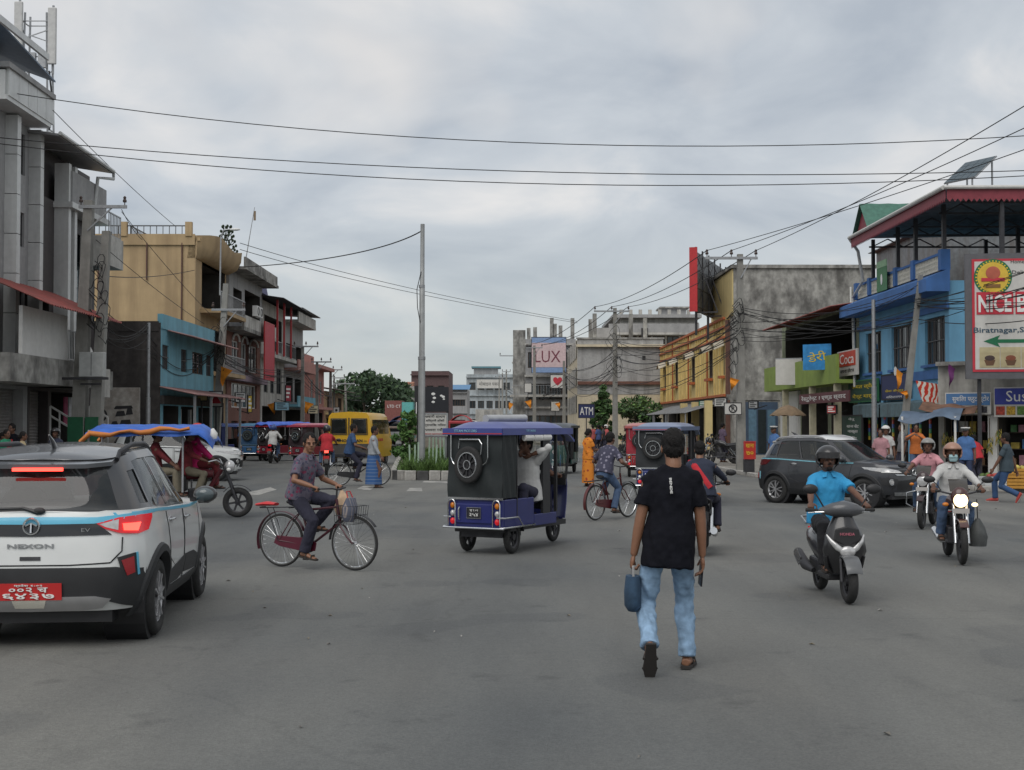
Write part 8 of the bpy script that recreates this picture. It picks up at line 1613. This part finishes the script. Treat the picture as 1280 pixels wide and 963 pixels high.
stand(28, 0, 'person in cream shawl walking before the closed shutters', d=33.5, face=-80, h=1.54, shirt=cloth('cream shawl', (.42, .34, .2), var=.3), trousers=cloth('maroon skirt', (.2, .03, .04)), skirt=cloth('maroon skirt', (.2, .03, .04)), hair='bun', sleeve=.9, skin=SKIND, voxel=.016)
stand(3, 0, 'person in red scarf at the very edge by the shutters', d=34.5, face=-100, h=1.52, shirt=cloth('red scarf', (.3, .03, .05)), trousers=NAVYT, skin=SKIND, voxel=.016)
stand(70, 0, 'helmeted person in dark jacket among the parked motorcycles', d=35.4, face=170, h=1.60, shirt=cloth('dark jacket', (.03, .035, .06)), trousers=NAVYT, sleeve=.95, skin=SKIND, helmet=HELB, voxel=.016)
stand(304, 0, 'person in blue shirt standing between the parked blue rickshaws', d=64.5, face=10, h=1.68, shirt=cloth('mid blue', (.05, .14, .34)), trousers=cloth('khaki trousers', (.16, .14, .10)), skin=SKIND, voxel=.02, eyes=False)
stand(865, 0, 'person in dark clothes under the yellow building awning', d=58, face=150, h=1.66, z=.115, shirt=cloth('dim shirt', (.04, .04, .05)), trousers=NAVYT, skin=SKIND, voxel=.02)
stand(903, 0, 'person in mauve shirt by the yellow pillar', d=56, face=-60, h=1.66, z=.115, shirt=cloth('mauve shirt', (.10, .07, .11)), trousers=NAVYT, skin=SKIND, voxel=.02)
for k, (px, d, cl, lb) in enumerate(((741, 82, (.35, .08, .08), 'far pedestrian in red by the conifer'), (748, 80, (.05, .08, .2), 'far pedestrian in blue by the conifer'), (754, 81, (.05, .05, .06), 'far pedestrian in black by the wire laden pole'), (758, 84, (.45, .1, .1), 'far pedestrian in red with a white cap by the pole'))):
    stand(px, 0, lb, d=d, face=40 * k, h=1.66, shirt=cloth('far shirt %d' % k, cl), trousers=NAVYT, skin=SKIND, voxel=.024, eyes=False, **({'helmet': mat('white cap', (.6, .6, .58))} if k == 3 else {}))
# ================================================================ fruit stall and small street clutter
def FP(x, y, z): return (P0 + V((cos(ang) * x - sin(ang) * y, sin(ang) * x + cos(ang) * y, z)))
t = thing('stall_awning', 'sagging blue tarpaulin awning of the fruit stall on a white post', 'awning', FP(-.7, -1.9, .115), ang)
MB().sheet([[(k * .22, y, 2.02 - .1 * abs(sin(k * .55)) - (.28 if y < .5 else 0) * (1 + .2 * sin(k)) + .02 * k) for k in range(9)] for y in (0, .5, 1.1, 1.7)], (0, 0, -.015)).obj('sheet', mat('faded blue tarp', (.09, .13, .19), .6, var=.25, sc=3), t, smooth=60)
for x in (.1, 1.62): MB().cyl((x, .1, 0), (x, .1, 1.85), .035, n=8).obj('post', WHITE, t)
t = thing('stall_awning', 'brown patched tarpaulin awning above the fruit crates', 'awning', FP(-.2, -1.5, .115), ang)
MB().sheet([[(k * .2, y, 2.3 - .07 * abs(sin(k * .8)) - (.22 if y < .5 else 0) - .015 * k) for k in range(9)] for y in (0, .5, 1.0, 1.45)], (0, 0, -.015)).obj('sheet', mat('brown tarp', (.16, .085, .055), .8, var=.35, sc=3), t, smooth=60)
FR = [mat('banana yellow', (.42, .34, .07), .6, var=.3), mat('fruit green', (.10, .16, .04), .6, var=.3), mat('fruit red', (.32, .04, .03), .5, var=.3), mat('orange fruit', (.5, .2, .02), .5, var=.2)]
rf = random.Random(9)
for k in range(7):
    x = .25 + k * .2 if k < 5 else 1.55 + (k - 5) * .25; t = thing('banana_bunch', 'hanging bunch of ripening bananas in the fruit shop front', 'bananas', FP(x, -.28, 1.25 + rf.uniform(-.1, .25)), ang + rf.uniform(-1, 1), 'hanging banana bunches')
    MB().cyl((0, 0, .1), (0, 0, .75), .012, n=5).obj('stalk', BARK, t)
    for j in range(14): a = j * 2.4; z = .08 - j * .03; MB().tube([(.02 * cos(a), .02 * sin(a), z + .1), (.09 * cos(a), .09 * sin(a), z), (.08 * cos(a), .08 * sin(a), z + .12)], [.012, .022, .008], 5).obj('banana', FR[0] if (j + k) % 4 else FR[1], t)
def crate(label, px, d, z, cm, fm, rz=0):
    c = at(px, 530, d); t = thing('fruit_crate', label, 'crate', (c.x, d, z), rz); w, l, h = .3, .22, .24
    for k in range(3):
        z0 = k * .085
        for a in (-1, 1): bx(-w, w, a * l - .012, a * l + .012, z0, z0 + .07).obj('slat', cm, t); bx(a * w - .012, a * w + .012, -l + .013, l - .013, z0, z0 + .07).obj('slat', cm, t)
    bx(-w, w, -l, l, .002, .02).obj('base', cm, t)
    for k in range(16): MB().ell((-.22 + (k % 4) * .145, -.14 + (k // 4) * .095, .24 + .02 * (k % 2)), .07, 8, 6).obj('fruit', fm, t, smooth=60)
    return t
YC = mat('yellow crate', (.45, .22, .03), .6, var=.15); WC = mat('white crate', (.5, .52, .53), .6, var=.1); BC = mat('blue crate', (.08, .2, .35), .6)
crate('yellow crate of fruit, lower of two at the shop corner', 1274, 33.6, .115, YC, FR[3], R(-20)); crate('yellow crate of fruit, upper of two at the shop corner', 1274, 33.6, .38, YC, FR[0], R(-14))
crate('white plastic crate of green fruit beside the bending person', 1238, 35.4, .115, WC, FR[1], R(-25)); crate('white plastic crate of red fruit near the striding man', 1248, 35.0, .115, WC, FR[2], R(-35)); crate('blue crate of oranges under the tarpaulin awning', 1180, 37.0, .115, BC, FR[3], R(-30))
# handcart stall with umbrella before the restaurant
c = at(985, 530, 50); t = thing('street_umbrella', 'drooping brown vendor umbrella before the white wall', 'umbrella', (c.x, 50, .115), 0)
MB().cyl((0, 0, 0), (0, 0, 2.35), .025, n=7).obj('pole', STEEL, t); m = MB()
rows = [[(.68 * r_ * cos(a), .68 * r_ * sin(a), 2.35 - .42 * r_ ** 1.6 + .04 * abs(sin(4 * a)) * r_) for a in [j * 2 * pi / 24 for j in range(25)]] for r_ in (.02, .35, .7, 1.0)]; m.sheet(rows, (0, 0, -.01)).obj('canopy', mat('umbrella tan', (.20, .14, .085), .8, var=.2), t, smooth=60)
t = thing('vendor_cart', 'dark vendor cart under the brown umbrella', 'cart', (c.x + .1, 50.3, .115), R(5)); bx(-.7, .7, -.4, .4, .5, .9).obj('box', DARKM, t); bx(-.75, .75, -.45, .45, .9, .95).obj('top', WOODF, t)
for s in (-1, 1): wheel(t, (s * .6, 0, .28), .28, .05, 'wire')
# ramp rails and shop clutter by the twin poles
for k, (px0, px1, d) in enumerate(((63, 86, 39.4), (112, 135, 41.0))):
    a, b_ = at(px0, 508, d), at(px1, 522, d); t = thing('stair_rail', ['white stair rail left of the twin poles', 'white stair rail right of the twin poles'][k], 'railing', (0, 0, 0), 0)
    for q in (0, .28): MB().bar((a.x, a.y, a.z - q), (b_.x, b_.y, b_.z - q), .05, .05).obj('rail', WHITE, t)
    for s in (0, .5, 1): p = a.lerp(b_, s); MB().bar((p.x, p.y, .1), (p.x, p.y, p.z), .04, .04).obj('post', WHITE, t)
# small trade signs along both sides
for k, (lb, px, y, x0, w, h, c_, rz_) in enumerate((('small white sign between the brick building arches', 300, 497, -13.2, .7, .5, (.5, .5, .48), 1), ('narrow yellow sign by the brick building door', 312, 505, -13.1, .3, .9, (.5, .36, .05), 1), ('pale blue sign beneath the grey townhouse balcony', 352, 508, -13.0, 1.2, .5, (.2, .36, .45), 1), ('dark red sign on the grey townhouse', 360, 492, -13.2, .5, 1.0, (.3, .03, .05), 1), ('cream sign before the pink house', 391, 512, -13.0, 1.0, .6, (.5, .44, .3), 1),
        ('small green sign under the yellow panelled building', 880, 505, 11.4, .8, .4, (.05, .2, .1), 0), ('white sign at the near end of the yellow panelled building', 901, 503, 11.3, .9, .45, (.52, .52, .5), 0), ('grey sign over the dull blue shop door', 942, 506, 12.0, .6, .35, (.35, .36, .36), 0), ('small red sign under the lime balcony', 1040, 512, 13.0, .5, .35, (.4, .04, .04), 0))):
    d = dd(px, x0); p = SP(x0, d, zz(y, d)); t = board('shop_sign', lb, 'shop sign', p, w, h, (RZL if rz_ else RZR) + R(-35 if rz_ else 35), mat('trade sign %d' % k, c_, .7, var=.15), (), DARKM, .06, .03); MB().bar((0, .05, -.05), (0, .9, -.05 + .2), .04, .04).obj('bracket', DARKM, t); [bx(-w * .36, w * (.1 + .26 * ((q * 7 + k) % 3) / 2), -.036, -.031, h * (.22 + .24 * q), h * (.34 + .24 * q)).obj('printed_line', WTXT if sum(c_) < 1 else BTXT, t) for q in range(3)]
# strings of packets at the blue house shops
for k in range(9):
    x = .7 + k * 1.02; t = thing('packet_string', 'string of bright snack packets hanging at a blue house shop front', 'snacks', next(o for o in bpy.data.objects if o.name == 'terrace_house').matrix_basis @ V((x, -.12, 1.15)), RZR, 'hanging snack packets')
    for q in range(7): bx(-.07, .07, -.02, .02, q * .15, q * .15 + .14).obj('packet', mat('packet %d' % ((q + k) % 4), ((.45, .06, .05), (.5, .38, .05), (.06, .25, .12), (.08, .14, .4))[(q + k) % 4], .4), t)
# goods inside the open shops
GOODS = [mat('goods %d' % k, c, .7, var=.3, sc=8) for k, c in enumerate(((.45, .08, .05), (.5, .38, .08), (.08, .2, .4), (.5, .5, .47), (.1, .25, .1), (.4, .2, .25), (.25, .15, .08)))]
rs = random.Random(21)
def stock(bname, spots):
    T = next(o for o in bpy.data.objects if o.name == bname)
    for x0, x1, y, ztop in spots:
        for z in [.5 + .5 * k for k in range(int((ztop - .5) / .5) + 1)]:
            bx(x0, x1, y - .35, y, z - .03, z).obj('shelf', WOODF, T); x = x0 + .05
            while x < x1 - .2:
                w = rs.uniform(.12, .3); h = rs.uniform(.14, .36); bx(x, x + w, y - .33, y - .06, z + .001, z + h).obj('carton', GOODS[rs.randrange(7)], T); x += w + rs.uniform(.02, .12)
stock('terrace_house', [(.6, 3.0, 1.3, 1.9), (3.8, 6.2, 1.2, 1.9), (7.0, 9.5, 1.3, 1.9)]); stock('restaurant_house', [(4.4, 9.0, 1.6, 1.8), (10, 13.2, 1.4, 1.8)]); stock('corner_shops', [(.25, 1.4, .9, 1.7), (1.85, 4.4, 1.3, 1.6)])
stock('blue_shop_house', [(.5, 2.5, 1.2, 1.9), (5.9, 8.0, 1.2, 1.9)]); stock('panelled_building', [(20, 24, 1.2, 1.8), (25, 29, 1.2, 1.8)]); stock('white_townhouse', [(.6, 7.3, 1.2, 1.9)])
bpy.data.batch_remove(JUNK); bpy.data.scenes.remove(TMP)
